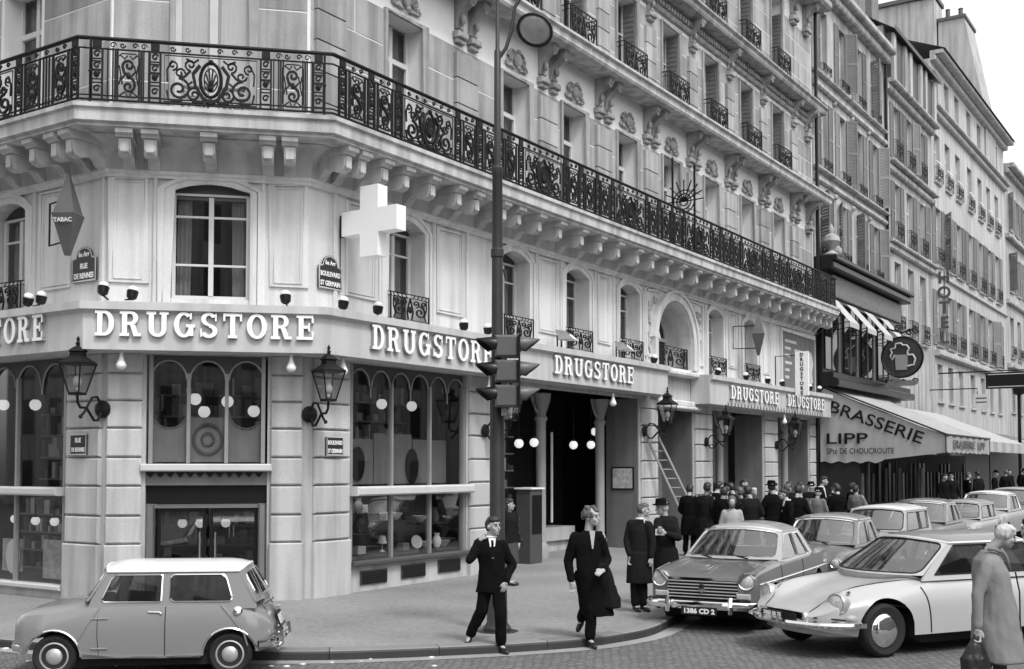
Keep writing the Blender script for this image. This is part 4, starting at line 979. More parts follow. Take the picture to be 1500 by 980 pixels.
# bare bulbs below the fascia
for fr, s, z, lb in ((FC, .31, 4.3, 'bare white bulb under the fascia left of the corner window'), (FC, 3.1, 4.3, 'bare white bulb under the fascia right of the corner window'), (FR, 15.1, 4.3, 'bare bulb under the fascia above the right lantern'), (FR, 19.69, 4.25, 'bare bulb under the fascia behind the signal'), (FR, 25.18, 4.2, 'bare bulb under the fascia over the entrance'), (FR, 37.56, 4.15, 'bare bulb under the far fascia')):
    b = MB(); b.lathe([(.03, .1), (.03, .0), (.045, -.06), (.085, -.15), (.085, -.19), (.05, -.23), (.002, -.24)], n=12); o = link('bulb', b.mesh('bulb', M_white, True)); o.location = fr(s, .5, z); tag(o, lb, 'bulb', 'bare bulbs under the fascia')
# pharmacy cross
e = empty('cross_sign', (15.55, 13.2, 6.85), 0, 'big white illuminated cross sign projecting from the wall', 'sign')
q = [(-.21, -.64), (.21, -.64), (.21, -.22), (.64, -.22), (.64, .22), (.21, .22), (.21, .64), (-.21, .64), (-.21, .22), (-.64, .22), (-.64, -.22), (-.21, -.22)]
b = MB(); sheet(b, q, [], lambda a, d, z: (-d, -a, z), -.13, .13); child('cross_box', b.mesh('cross', emit('lit_sign', .03, .82)), e)
b = MB(); b.tube([(0, .6, .18), (0, .79, .19), (0, .79, -.2), (0, .6, -.2)], .018, 5); b.tube([(0, .79, -.18), (0, .79, -.9)], .01, 5); child('bracket', b.mesh('cross_bracket', M_iron), e)
# double-cone tobacco signs
def tabac(loc, rz, lb, arms):
    e = empty('tobacco_sign', loc, rz, lb, 'sign', 'tobacconist diamond signs')
    b = MB(); b.lathe([(.045, -.66), (.055, -.66), (.27, .0), (.28, .03), (.25, .05), (.045, .66), (.03, .72), (.001, .72)], n=4, sq=True); child('cone', b.mesh('tobacco_cone', mat('tobacco_sign_paint', .09, .35, .25, 3)), e)
    b = MB()
    b.tube([(0, .05, .3), (*arms, .3), (*arms, -.42), (0, .05, -.42)], .02, 5)
    child('bracket', b.mesh('tobacco_bracket', M_iron), e); return e
t1 = tabac((11.72, 16.65, 6.65), .5, 'grey double-cone tobacco sign on the left corner wall', (.35, .5))
for a in (-math.pi / 2,):
    R_ = Matrix.Rotation(a, 4, 'Z') @ Matrix.Translation((0, -.183, -.12)) @ Matrix.Rotation(rad(107), 4, 'X'); me = text_mesh('print', 'TABAC', .1, .003, 'CENTER', M_white, .003); me.transform(R_); child('print', me, t1)
tabac((34.4, 13.2, 6.65), .4, 'far double-cone tobacco sign before the last window', (.1, .78))
# street plaques
M_plq = mat('enamel_plaque', .035, .25, .1, 4)
def plaque(fr, s, z, w, h, lines, lb, crest=True, d=.03):
    e = empty('street_plaque', fr(s, d, z), 0, lb, 'street sign'); b = MB()
    g = lambda a, dd, zz: tuple(Vector(fr(s + a, d + dd, z + zz)) - Vector(e.location))
    o = [(-w / 2, -h / 2), (w / 2, -h / 2), (w / 2, h / 2)] + ([(w * .33 * math.cos(t) + (.0), h / 2 + .03 + h * .45 * math.sin(t)) for t in [math.pi * i / 10 for i in range(11)]] if crest else []) + [(-w / 2, h / 2)]
    sheet(b, o, [], g, 0, .025); child('plate', b.mesh('plaque', M_plq), e)
    b = MB(); band(b, [(p[0] * .94, p[1] * .95 + .003) for p in o], .018, .025, .028, g, True); child('border', b.mesh('plaque_border', M_pale), e)
    for txt, zz, size, ww in lines:
        R_ = wallmtx(fr, s, d + .0275, z + zz); R_.translation -= Vector(e.location); me = text_mesh('print', txt, size, .002, 'CENTER', M_white, .004)
        xs = [v.co.x for v in me.vertices]; me.transform(Matrix.Diagonal((ww / (max(xs) - min(xs)), 1, 1, 1))); me.transform(R_); child('print', me, e)
plaque(FL, 17.0, 5.86, .68, .4, [('RUE', .03, .13, .2), ('DE RENNES', -.14, .13, .54), ('6e Arr', .24, .12, .3)], 'arched dark street plaque reading RUE DE RENNES on left wall')
plaque(FR, 15.24, 5.85, .62, .4, [('BOULEVARD', .03, .12, .52), ('ST GERMAIN', -.14, .12, .52), ('6e Arr', .24, .11, .28)], 'arched dark street plaque reading BOULEVARD ST GERMAIN')
plaque(FL, 17.0, 2.82, .46, .36, [('RUE', .04, .11, .16), ('DE RENNES', -.12, .1, .36)], 'small dark plate reading RUE DE RENNES under the left lantern', False, .09)
plaque(FR, 15.33, 2.81, .46, .34, [('BOULEVARD', .03, .1, .38), ('ST GERMAIN', -.12, .1, .38)], 'small dark plate reading BOULEVARD ST GERMAIN under the right lantern', False, .09)
# lamp post with curved arm
PX_, PY_ = 13.35, 9.02
e = empty('lamp_post', (PX_, PY_, .12), 0, 'tall dark lamp post with curved arm standing at the kerb', 'lamp post')
M_post = mat('post_paint', .03, .45, .25, 4)
b = MB(); b.lathe([(.2, 0), (.2, .05), (.15, .12), (.135, .9), (.11, 1.0), (.105, 3.75), (.085, 3.9), (.08, 5.3), (.095, 5.32), (.095, 5.42), (.078, 5.44), (.075, 6.5), (.085, 6.52), (.085, 6.6), (.05, 6.64), (.048, 8.3), (.03, 8.34), (.025, 9.4), (.001, 9.4)], n=16); child('pole', b.mesh('pole', M_post, 35), e)
rtv = Vector((math.sin(rad(33.3)), -math.cos(rad(33.3)), 0)); fwv = Vector((math.cos(rad(33.3)), math.sin(rad(33.3)), 0))
b = MB(); b.tube([rtv * x + Vector((0, 0, z)) for x, z in ((.0, 7.9), (.02, 8.2), (.12, 8.35), (.2, 8.6), (.25, 8.95), (.36, 9.15), (.5, 9.12), (.56, 9.0))], .028, 7); child('arm', b.mesh('lamp_arm', M_post, True), e)
axv = (Vector((0, 0, -.84)) - fwv * .62 - rtv * .30).normalized(); Rm = axv.to_track_quat('Z', 'Y').to_matrix(); lc = rtv * .54 + Vector((0, 0, 8.62))
b = MB(); b.lathe([(.03, -.3), (.1, -.28), (.2, -.16), (.255, -.02), (.275, 0), (.275, .02), (.25, .015), (.19, -.12), (.08, -.2), (.001, -.21)], lc, 24, 0, Rm); child('lamp_head', b.mesh('lamp_head', M_post, 40), e)
b = MB(); b.lathe([(.245, .0), (.2, .035), (.1, .06), (.001, .065)], lc, 20, 0, Rm); child('diffuser', b.mesh('diffuser', mat('lamp_lens', .4, .15, .35, 9, spec=.6), True), e)
b = MB(); b.tube([(.06, 0, 5.2), (.16, 0, 5.15), (.2, .0, 5.05)], .012, 5); child('hook', b.mesh('hook', M_post), e); b = MB(); b.lathe([(.3, 0), (.22, .006), (.001, .006)], (0, 0, .002), 20); child('collar', b.mesh('collar', M_post), e)
# traffic signal, two faces
ts = empty('traffic_signal', (PX_ + rtv.x * .1, PY_ + rtv.y * .1, 3.15), 0, 'three-lamp traffic signal with hooded lights on the lamp post', 'traffic signal')
fr2 = -fwv
def S(r, f, z): return tuple(rtv * r + fr2 * f + Vector((0, 0, z)))
M_sig = mat('signal_paint', .1, .4, .15, 4); M_lens = mat('signal_lens', .08, .1, .1, 4, spec=.7)
b = MB()
for k in range(3):
    z0 = .12 + .35 * k; b.cbox(lambda a, d, z: S(a, d, z), -.13, .2, .14, .36, z0, z0 + .31, .03)
b.box(-.04, .04, .1, .3, .0, 1.14, 0, S)
child('housing', b.mesh('signal_housing', M_sig), ts)
b = MB(); b.box(.2, .225, .05, .42, .06, 1.14, 0, S); child('backing_board', b.mesh('signal_board', M_black), ts)
def hood(sgn, k):
    z0 = .3 + .35 * k; ax = rtv * sgn + fr2 * (.35 if sgn < 0 else .05); ax.normalize(); sd = Vector((-ax.y, ax.x, 0)); base = Vector(S(-.13 if sgn < 0 else .225, .24, z0)); n = 12; vs = []
    for i in range(n + 1):
        a = -.6 + (math.pi + 1.2) * i / n; c, s_ = math.cos(a), math.sin(a); L_ = .08 + .2 * max(0, (s_ + .5) / 1.5)
        p = base + sd * .12 * c + Vector((0, 0, .12 * s_)); q = base + ax * L_ + sd * .125 * c + Vector((0, 0, .125 * s_ - .05 * (L_ / .28)))
        vs += [p, q, p * 1.0 + sd * .008 * c, q + sd * .008 * c + Vector((0, 0, .008))]
    fs = []
    for i in range(n): o = 4 * i; fs += [(o, o + 4, o + 5, o + 1), (o + 2, o + 3, o + 7, o + 6), (o + 1, o + 5, o + 7, o + 3)]
    b = MB(); b.add(vs, fs); child('hood', b.mesh('signal_hood', M_black if sgn < 0 else M_sig, True, recalc=False), ts)
    b = MB(); b.lathe([(.1, 0), (.07, .03), (.001, .04)], base, 14, 0, ax.to_track_quat('Z', 'Y').to_matrix()); child('lens', b.mesh('signal_lens', M_lens, True), ts)
for k in range(3): hood(-1, k); hood(1, k)
b = MB(); b.box(-.1, .06, -.1, .12, .1, .16, 0, S); b.box(-.1, .06, -.1, .12, 1.0, 1.06, 0, S); child('clamp', b.mesh('clamp', M_post), ts)
# ladder
e = empty('ladder', (29.3, 13.25, .25), 0, 'wooden ladder leaning on the pier beside the carved doorway', 'ladder')
M_wood = mat('ladder_wood', .33, .7, .2, 6); p0 = Vector((29.35, 12.9, .25)); p1 = Vector((27.85, 13.72, 3.25)); sdv = rtv.copy()
for sx in (-1, 1): b = MB(); q0, q1 = p0 + sdv * .2 * sx - Vector(e.location), p1 + sdv * .16 * sx - Vector(e.location); b.tube([q0, q1], .035, 4); child('rail', b.mesh('ladder_rail', M_wood), e)
for k in range(12): t_ = (k + .5) / 12; c_ = p0.lerp(p1, t_) - Vector(e.location); b = MB(); b.tube([c_ - sdv * .18, c_ + sdv * .18], .017, 5); child('rung', b.mesh('ladder_rung', M_wood), e)
# ================================================================== the houses further along the boulevard
M_st2 = mat('house_render_grey', .43, .88, .26, .7, .3, 40, streak=.45, fine=.2)
M_st3 = mat('house_render_mid', .43, .88, .26, .7, .3, 40, streak=.45, fine=.2)
M_st4 = mat('house_render_pale', .46, .88, .16, .5, .3, 40, streak=.3, fine=.12)
M_slate = mat('slate_roof', .09, .6, .3, 2, .3, 30, fine=.2)
M_brick = mat('old_brick', .2, .9, .35, 2.5, .4, 40, streak=.3, fine=.25)
M_shut = mat('shutter_paint', .2, .7, .15, 3, rnd=.3, fine=.15)
M_canvas = mat('awning_canvas', .36, .85, .12, 1.5, .15, 120, streak=.12, fine=.05)
M_canvas2 = mat('pale_canvas', .45, .85, .1, 2)
M_wood_d = mat('dark_wood', .01, .35, .3, 3, spec=.3)
def shutter_mesh(h, w=.5):
    b = MB(); sheet(b, [(0, 0), (w, 0), (w, h), (0, h)], [[(.06, .06), (w - .06, .06), (w - .06, h * .48), (.06, h * .48)], [(.06, h * .52), (w - .06, h * .52), (w - .06, h - .06), (.06, h - .06)]], ID, 0, .045)
    n = 9
    for k in range(n):
        for z0, z1 in ((.06, h * .48), (h * .52, h - .06)):
            z = z0 + (z1 - z0) * k / n; b.add([(.05, -.008, z), (w - .05, -.008, z), (w - .05, -.034, z + (z1 - z0) / n * .9), (.05, -.034, z + (z1 - z0) / n * .9)], [(0, 1, 2, 3)])
    return b.mesh('shutter', M_shut)
def house(name, label, s0, s1, ztop, cols, rows, m, y=14., roof=True, z0=.05, depth=.35):
    """rows: (sill z, head z, width, shutters?, rail?, sill?)"""
    fr = Fr((0, y), (1, 0), (0, -1), 0.); root = empty(name, ((s0 + s1) / 2, y, z0), 0, label, 'building'); ops = []
    for (a, b_, w, sh, rl, *_r) in rows:
        for c in cols: ops.append(arch(c - w / 2, c + w / 2, a, b_, b_))
    b = MB(); sheet(b, [(s0, z0), (s1, z0), (s1, ztop), (s0, ztop)], ops, fr)
    for o in ops: b.add([fr(p[0], d, p[1]) for d in (0, -depth) for p in o], [(i, (i + 1) % 4, (i + 1) % 4 + 4, i + 4) for i in range(4)])
    b.add([(s0, y, z0), (s0, y + 9, z0), (s0, y + 9, ztop), (s0, y, ztop)], [(0, 1, 2, 3)]); b.add([(s1, y, z0), (s1, y + 9, z0), (s1, y + 9, ztop), (s1, y, ztop)], [(0, 1, 2, 3)]); b.add([(s0, y + 9, z0), (s1, y + 9, z0), (s1, y + 9, ztop), (s0, y + 9, ztop)], [(0, 1, 2, 3)])
    b.add([(s0, y, ztop), (s1, y, ztop), (s1, y + 9, ztop), (s0, y + 9, ztop)], [(0, 1, 2, 3)])
    b.build('wall', m, root)
    for (a, b_, w, sh, rl, *_r) in rows:
        f, p = win_meshes(name + str(a), w, b_ - a, 0, (b_ - a) * .68, 2)[:2]; p.materials[0] = M_pane; smesh = shutter_mesh(b_ - a, w * .5) if sh else None
        sb = MB(); sb.cbox(ID, -w / 2 - .1, w / 2 + .1, -.02, .12, -.1, 0, .02); sme = sb.mesh('sill', m)
        for i, c in enumerate(cols):
            o = place('window', f, root, fr, c, -depth * .8, a); child('pane', p, o)
            place('sill', sme, root, fr, c, 0, a)
            if sh:
                for sx in (-1, 1):
                    if random.random() < .06: continue
                    q = place('shutter', smesh, root, fr, c + sx * w / 2, .02, a)
                    if sx < 0: q.scale = (-1, 1, 1)
                    if random.random() < .2: q.rotation_euler = (0, 0, fr.rot - sx * random.uniform(.2, 1.2))
            if rl: place('balconet', BALC, root, fr, c, .02, a).scale = (w / 1.25, .6, rl)
    return root, fr
def courses(root, fr, s0, s1, items, m):
    for z, h, d in items:
        b = MB(); b.cbox(fr, s0, s1, 0, d, z, z + h, min(.06, h * .3)); b.build('string_course', m, root)
# --- second house, over the brasserie
H2, F2 = house('narrow_house', 'grey stone house with tall shuttered windows above the brasserie', 42.32, 52.6, 21.3, (43.75, 46.15, 48.55, 50.95), ((10.72, 13.15, 1.0, 1, .45), (14.1, 16.85, 1.0, 1, .4), (17.95, 20.5, 1.0, 1, .35)), M_st2)
courses(H2, F2, 42.34, 52.6, ((21.0, .35, .35), (21.35, .3, .6), (17.2, .25, .16), (13.5, .22, .14), (13.95, .12, .22), (17.75, .1, .2)), M_st2)
b = MB(); b.tube([(52.55, 13.9, 10.4), (52.55, 13.9, 21.3)], .07, 8); b.build('drainpipe', M_black, H2)
b = MB(); b.add([(42.4, 13.6, 21.65), (52.7, 13.6, 21.65), (52.7, 16.4, 24.3), (42.4, 16.4, 24.3), (42.4, 22, 24.8), (52.7, 22, 24.8)], [(0, 1, 2, 3), (3, 2, 5, 4)]); b.build('roof', M_slate, H2)
b = MB(); b.cbox(lambda a, d, z: (a, -d, z), 51.0, 52.6, -17.5, -14.8, 21.7, 27.5, .04); b.box(50.9, 52.7, 14.7, 17.6, 27.5, 27.7); ch_ = b.build('chimney', M_brick, H2)
for s, z in ((45, 13.3), (47.4, 13.3), (49.8, 13.3), (45, 17.1), (47.4, 17.1), (49.8, 17.1)):
    b = MB(); b.ball(F2(s, .04, z), .12, 8, 6); b.build('boss', M_carve, H2)
# --- third house
H3, F3 = house('balconied_house', 'mid-grey stone house with railed windows and dark attic loggia', 52.62, 61.6, 22.9, (54.6, 57.0, 59.4), ((8.6, 12.1, 1.15, 0, 1.0), (13.1, 15.85, 1.15, 1, .9), (17.0, 19.55, 1.15, 1, .9)), M_st3)
courses(H3, F3, 52.64, 61.6, ((19.9, .3, .25), (20.2, .2, .5), (16.2, .3, .2), (16.55, .15, .4), (12.5, .3, .2), (12.8, .15, .35)), M_st3)
b = MB(); b.box(52.9, 61.4, 13.75, 14.0, 20.5, 22.6, 0, None)
b.build('attic', M_dgrey, H3)
for s in (53.2, 55.2, 56.2, 58.2, 59.2, 61.1): b = MB(); b.box(s - .22, s + .22, 13.62, 13.75, 20.45, 22.6); b.build('attic_post', M_st3, H3)
b = MB(); b.add([(52.5, 13.45, 22.6), (61.8, 13.45, 22.6), (61.8, 16.5, 24.6), (52.5, 16.5, 24.6), (52.5, 13.45, 22.8), (61.8, 13.45, 22.8), (52.5, 23, 25), (61.8, 23, 25)], [(0, 1, 2, 3), (0, 1, 5, 4), (3, 2, 7, 6)]); b.build('roof', M_slate, H3)
b = MB(); b.cbox(lambda a, d, z: (a, -d, z), 54.5, 55.6, -17, -15, 23.5, 26.4, .04); b.build('chimney', M_brick, H3)
# --- fourth house, pale hotel
C4 = (62.9, 65.4, 68.0, 71.2, 74.2, 76.9, 79.6)
H4, F4 = house('pale_hotel', 'long pale rendered hotel with grey shutters and window guards', 61.65, 82.5, 24.1, C4, ((5.9, 7.9, 1.2, 0, 0), (8.9, 11.8, 1.45, 1, .9), (13.2, 16.3, 1.45, 1, .9), (17.7, 20.3, 1.25, 0, .8), (21.95, 23.7, 1.15, 0, 0)), M_st4)
courses(H4, F4, 61.65, 82.5, ((21.2, .3, .25), (21.5, .15, .45), (24.0, .3, .3), (24.3, .2, .7), (8.3, .3, .3), (12.6, .15, .15)), M_st4)
b = MB(); b.add([(61.6, 13.2, 24.5), (82.6, 13.2, 24.5), (82.6, 17.5, 26.3), (61.6, 17.5, 26.3), (61.6, 23, 26.6), (82.6, 23, 26.6)], [(0, 1, 2, 3), (3, 2, 5, 4)]); b.build('roof', M_slate, H4)
b = MB(); b.prism([(18.6, 22), (16.7, 22), (16.7, 31.6), (15.1, 31.4), (13.9, 25), (13.9, 22)], lambda a, d, z: (76 + d, a, z), 0, 3.2); b.prism([(16.8, 22), (20.5, 22), (20.5, 33), (16.8, 32.8)], lambda a, d, z: (75.4 + d, a, z), 0, 2.2)
b.build('chimney', mat('plastered_gable', .42, .9, .2, .5, streak=.35, fine=.15), H4)
b = MB()
for y_, z_ in ((15.5, 31.4), (16.3, 31.5)): b.lathe([(.16, 0), (.14, .9), (.17, .95), (.12, 1.0)], (77, y_, z_), 8)
b.lathe([(.2, 0), (.18, .6), (.1, .62)], (76.5, 19, 33), 8); b.box(75.2, 77.8, 16.7, 20.6, 32.9, 33.15); b.box(75.9, 79.3, 15.0, 16.8, 31.4, 31.6); b.build('chimney_pots', M_slate, H4)
# small hanging flower boxes and guard rails in white on the fourth floor
b = MB(); b.box(-.62, .62, -.16, -.04, 0, .06); b.box(-.62, .62, -.16, -.12, .5, .56); b.box(-.62, .62, -.16, -.12, .8, .85)
G4 = b.mesh('guard_rail', M_white)
for c in C4: place('guard_rail', G4, H4, F4, c, 0, 17.9)
hs = empty('hotel_sign', (60.9, 13.3, 9.9), 0, 'tall vertical hotel lettering standing out from the pale house', 'sign')
for k, ch in enumerate('HOTEL'):
    R_ = Matrix(((0, 0, -1, 0), (-1, 0, 0, 0), (0, 1, 0, 0), (0, 0, 0, 1))); R_.translation = Vector((-.02, 0, 2.05 - .78 * k)); me = text_mesh('letter', ch, .85, .05, 'CENTER', M_dgrey, .02); me.transform(R_); child('letter', me, hs)
b = MB(); b.box(.06, .1, -.04, .04, -1.3, 2.8); b.tube([(.08, .3, 2.4), (.08, .7, 2.4)], .03, 5); b.tube([(.08, .3, -.6), (.08, .7, -.6)], .03, 5); child('backing', b.mesh('sign_back', M_st3), hs)
# --- fifth house and beyond
H5, F5 = house('far_house', 'far grey stone house at the right edge of the photo', 82.55, 108, 23.2, (84.6, 87.4, 90.2, 93, 96, 99, 102, 105), ((6.2, 8.6, 1.3, 0, 0), (10.0, 12.8, 1.3, 0, .8), (14.6, 17.2, 1.3, 1, 0), (18.9, 21.4, 1.2, 1, 0)), M_st3)
courses(H5, F5, 82.55, 108, ((22.6, .3, .3), (22.9, .3, .7), (18.1, .3, .35), (13.6, .3, .25), (9.2, .3, .3)), M_st3)
H6, F6 = house('taller_far_house', 'dark taller house rising behind the far roofs', 108.1, 150, 27.5, (112, 117, 122, 127, 132), ((6, 8.6, 1.4, 0, 0), (11, 14, 1.4, 0, 0), (16, 19, 1.4, 0, 0), (21, 24, 1.4, 0, 0)), M_brick, 13.2)
b = MB()
for k in range(9): b.lathe([(.3, 0), (.26, .9), (.3, 1.0)], (109 + .9 * k, 14.5, 27.5), 7)
b.build('chimney_pots', M_brick, H6)
# street-level canopies of the far shops
b = MB(); b.add([(64, 14, 4.6), (82, 14, 4.6), (82, 10.8, 3.6), (64, 10.8, 3.6), (64, 10.8, 3.3), (82, 10.8, 3.3), (82, 10.8, 3.6)], [(0, 1, 2, 3), (3, 2, 5, 4)])
cs = tag(b.build('shop_canopy', M_grey, None, recalc=False), 'long grey canopy over the far hotel shopfront', 'canopy')
b = MB(); b.box(61.7, 108, 13.3, 13.95, .3, 4.4); tag(b.build('far_shopfront', M_dgrey), 'dark shopfronts at the foot of the pale hotel', 'shopfront')
b = MB(); b.box(66, 86, 9.2, 9.3, 3.7, 3.95); b.box(66, 66.1, 9.2, 13.9, 3.75, 3.9); tag(b.build('canopy_rail', M_white), 'white horizontal canopy rail at the right photo edge', 'canopy')
# hanging signs
hb = empty('hanging_board', (62.5, 10.6, 6.9), 0, 'dark rectangular hanging board before the pale hotel', 'sign')
b = MB(); b.box(-.06, .06, -1.05, 1.05, -.42, .42); child('board', b.mesh('board', M_black), hb); b = MB(); b.tube([(0, 1.0, .5), (0, 3.4, .5)], .04, 5); b.tube([(0, -.8, .42), (0, -.8, .5), (0, 1, .5)], .03, 5); child('arm', b.mesh('board_arm', M_iron), hb)
b = MB(); b.box(-.075, -.06, -.95, .95, -.34, -.3); b.box(-.075, -.06, -.95, .95, .3, .34); child('border', b.mesh('board_border', M_pale), hb)
sh = empty('shield_sign', (60.5, 11.5, 5.7), 0, 'pale shield-shaped hanging sign under the dark board', 'sign')
b = MB(); b.prism([(-.38, .42), (.38, .42), (.38, -.1), (.2, -.42), (-.2, -.42), (-.38, -.1)], lambda a, d, z: (d, a, z), -.06, .06); child('shield', b.mesh('shield', M_pale), sh); b = MB(); b.tube([(0, .2, .42), (0, .2, .7), (0, 2.5, .7)], .03, 5); child('arm', b.mesh('shield_arm', M_iron), sh)
b = MB()
for z in (.2, 0): b.box(-.068, -.06, -.26, .26, z - .03, z + .03)
child('rows', b.mesh('shield_rows', M_dgrey), sh)
# ================================================================== the brasserie
BR = empty('brasserie', (47.6, 14, .1), 0, 'black wooden brasserie shop frontage under the narrow grey house', 'restaurant')
b = MB(); b.box(42.36, 53.6, .002, .3, 5.4, 10.3, 0, FR)
b.build('panelling', M_wood_d, BR)
b = MB(); b.cbox(FR, 42.36, 54.0, .3, .75, 10.0, 10.3, .06); b.cbox(FR, 42.36, 54.0, .0, .9, 10.3, 10.5, .05); b.build('cornice', M_wood_d, BR)
b = MB(); b.cbox(FR, 43.4, 53.4, .3, .42, 9.05, 9.95, .04); b.build('name_board', mat('carved_board', .12, .5, .7, 5, .4, 20), BR)
b = MB(); b.cbox(FR, 42.36, 53.8, .3, .9, 5.5, 5.8, .06); b.cbox(FR, 42.36, 53.8, .3, .7, 5.8, 6.05, .04); b.build('canopy_ledge', M_wood_d, BR)
for k, s in enumerate((43.3, 45.7, 48.1, 50.5)):
    b = MB(); b.box(s - .75, s + .75, .31, .36, 6.2, 8.9, 0, FR); o = b.build('window', M_pane, BR)
    b = MB(); b.box(s + .8, s + .95, .3, .4, 6.1, 8.95, 0, FR); b.box(s - .03, s + .03, .36, .39, 6.2, 8.9, 0, FR); b.build('mullion', M_grey, o)
    b = MB(); b.add([FR(s - .62, .42, 8.95), FR(s + .62, .42, 8.95), FR(s + .62, 1.25, 7.95), FR(s - .62, 1.25, 7.95), FR(s + .62, 1.25, 7.75), FR(s - .62, 1.25, 7.75)], [(0, 1, 2, 3), (3, 2, 4, 5)])
    aw = empty('small_awning', FR(s, .42, 8.9), 0, ['first small pale awning from the corner over the brasserie window', 'second small pale awning over the brasserie windows', 'third small pale awning over the brasserie windows', 'last small pale awning over the brasserie windows'][k], 'awning', 'small awnings of the brasserie')
    b.build('canvas', M_canvas2, aw, recalc=False)
    for sx in (-.62, .62): b = MB(); b.tube([FR(s + sx, .36, 7.8), FR(s + sx, 1.25, 7.95)], .02, 4); b.build('awning_arm', M_iron, aw)
# ornate urn on the cornice at the left
b = MB(); b.lathe([(.25, 0), (.3, .1), (.1, .25), (.35, .6), (.3, .8), (.12, .9), (.14, 1.1), (.02, 1.3)], (42.9, 13.5, 10.5), 10); b.ball((43.5, 13.5, 10.8), .25, 8, 6); b.build('urn', M_carve, BR, 40)
# big awning
AW = empty('big_awning', (47, 14, 5.4), 0, 'big grey canvas awning lettered BRASSERIE LIPP over the terrace', 'awning')
def wav(y, z): return z + .05 * math.sin(y * 5.)
ya, yb = 13.6, 9.3; N = 14; XS = [42.45 + 7.95 * i / 8 for i in range(9)]
b = MB(); vs = []
for i, x in enumerate(XS):
    for k in range(N + 1): f = k / N; vs.append((x, ya + (yb - ya) * f, 5.45 + (3.6 - 5.45) * f - .16 * math.sin(math.pi * f) * (.35 + .65 * math.sin(math.pi * (i % 4) / 4)) - .02 * math.sin(9 * f)))
b.add(vs, [(i * (N + 1) + k, i * (N + 1) + k + 1, (i + 1) * (N + 1) + k + 1, (i + 1) * (N + 1) + k) for i in range(8) for k in range(N)]); b.build('top_canvas', M_canvas, AW, True, recalc=False)
b = MB(); vs = []; M_ = 40
for k in range(M_ + 1):
    f = k / M_; y = ya + .25 - (ya + .25 - yb) * f; zt = 5.5 - (5.5 - 3.6) * f - .06 * math.sin(math.pi * f); zb = (2.62 + .04 * math.sin(k * 1.3)) if f < .52 else 2.72 + .24 * (f - .52) / .48
    wx = .045 * math.sin(k * 1.25) * max(0, .6 - f)
    for j in range(5): g = j / 4; vs.append((42.44 + wx * (1 - g) * 1.2, y, zb + (zt - zb) * g))
b.add(vs, [(5 * k + j, 5 * k + j + 1, 5 * k + j + 6, 5 * k + j + 5) for k in range(M_) for j in range(4)]); ck = b.build('cheek', M_canvas, AW, True, recalc=False)
b = MB(); vs = []
for k in range(41):
    x = 42.45 + 7.95 * k / 40
    for z in (3.6, 3.25, 2.97 + .03 * math.sin(k * 1.6)): vs.append((x, 9.3 + .02 * math.sin(k * 1.1), z))
b.add(vs, [(3 * k + j, 3 * k + j + 1, 3 * k + j + 4, 3 * k + j + 3) for k in range(40) for j in range(2)]); vl = b.build('valance', M_canvas, AW, True, recalc=False)
b = MB(); b.tube([(42.4, 13.75, 5.52), (42.4, 9.28, 3.62)], .035, 6); b.tube([(42.4, 9.28, 3.62), (50.4, 9.28, 3.62)], .035, 6); b.tube([(42.4, 9.28, 3.62), (42.4, 9.28, 2.98)], .02, 5); b.tube([(50.4, 9.3, 3.6), (50.4, 9.3, .4)], .03, 6); b.tube([(44.5, 11.6, 2.7), (44.5, 11.6, .2)], .03, 6); b.build('frame', M_black, AW)
RX = Matrix(((0, 0, -1, 0), (-1, 0, 0, 0), (0, 1, 0, 0), (0, 0, 0, 1)))
def ctext(txt, size, yc, zc, ang, w, bold=.012):
    me = text_mesh('lettering', txt, size, .002, 'CENTER', M_black, bold); xs = [v.co.x for v in me.vertices]; me.transform(Matrix.Diagonal((w / (max(xs) - min(xs)), 1, 1, 1))); me.transform(Matrix.Rotation(ang, 4, 'Z')); R_ = RX.copy(); R_.translation = Vector((42.395, yc, zc)); me.transform(R_); link('lettering', me, ck)
ctext('BRASSERIE', .62, 11.85, 3.92, -math.atan2(1.25, 3.3), 3.6, .006); ctext('LIPP', .56, 12.85, 3.32, 0, 1.55, .006); ctext('SPté DE CHOUCROUTE', .3, 12.35, 2.94, 0, 2.5, 0)
me = text_mesh('lettering', 'BRASSERIE  LIPP', .42, .002, 'CENTER', M_dgrey, .008); xs = [v.co.x for v in me.vertices]; me.transform(Matrix.Diagonal((5.8 / (max(xs) - min(xs)), 1, 1, 1))); R_ = Matrix(((1, 0, 0, 0), (0, 0, -1, 0), (0, 1, 0, 0), (0, 0, 0, 1))); R_.translation = Vector((46.4, 9.26, 3.14)); me.transform(R_); link('lettering', me, vl)
# second length of awning, further on
AW2 = empty('second_awning', (55.5, 14, 5), 0, 'farther striped awning length beyond the lettered awning', 'awning'); b = MB()
for i in range(10):
    x0, x1 = 50.9 + 1.0 * i, 51.9 + 1.0 * i - .002; b.add([(x0, 13.7, 5.2), (x1, 13.7, 5.2), (x1, 9.6, 3.55), (x0, 9.6, 3.55), (x0, 9.6, 3.1), (x1, 9.6, 3.1)], [(0, 1, 2, 3), (3, 2, 5, 4)], i % 2)
b.add([(50.85, 13.7, 5.2), (50.85, 9.6, 3.55), (50.85, 9.6, 3.1), (50.85, 13.7, 3.1)], [(0, 1, 2, 3)]); b.build('canvas', [M_canvas, M_canvas2], AW2, recalc=False)
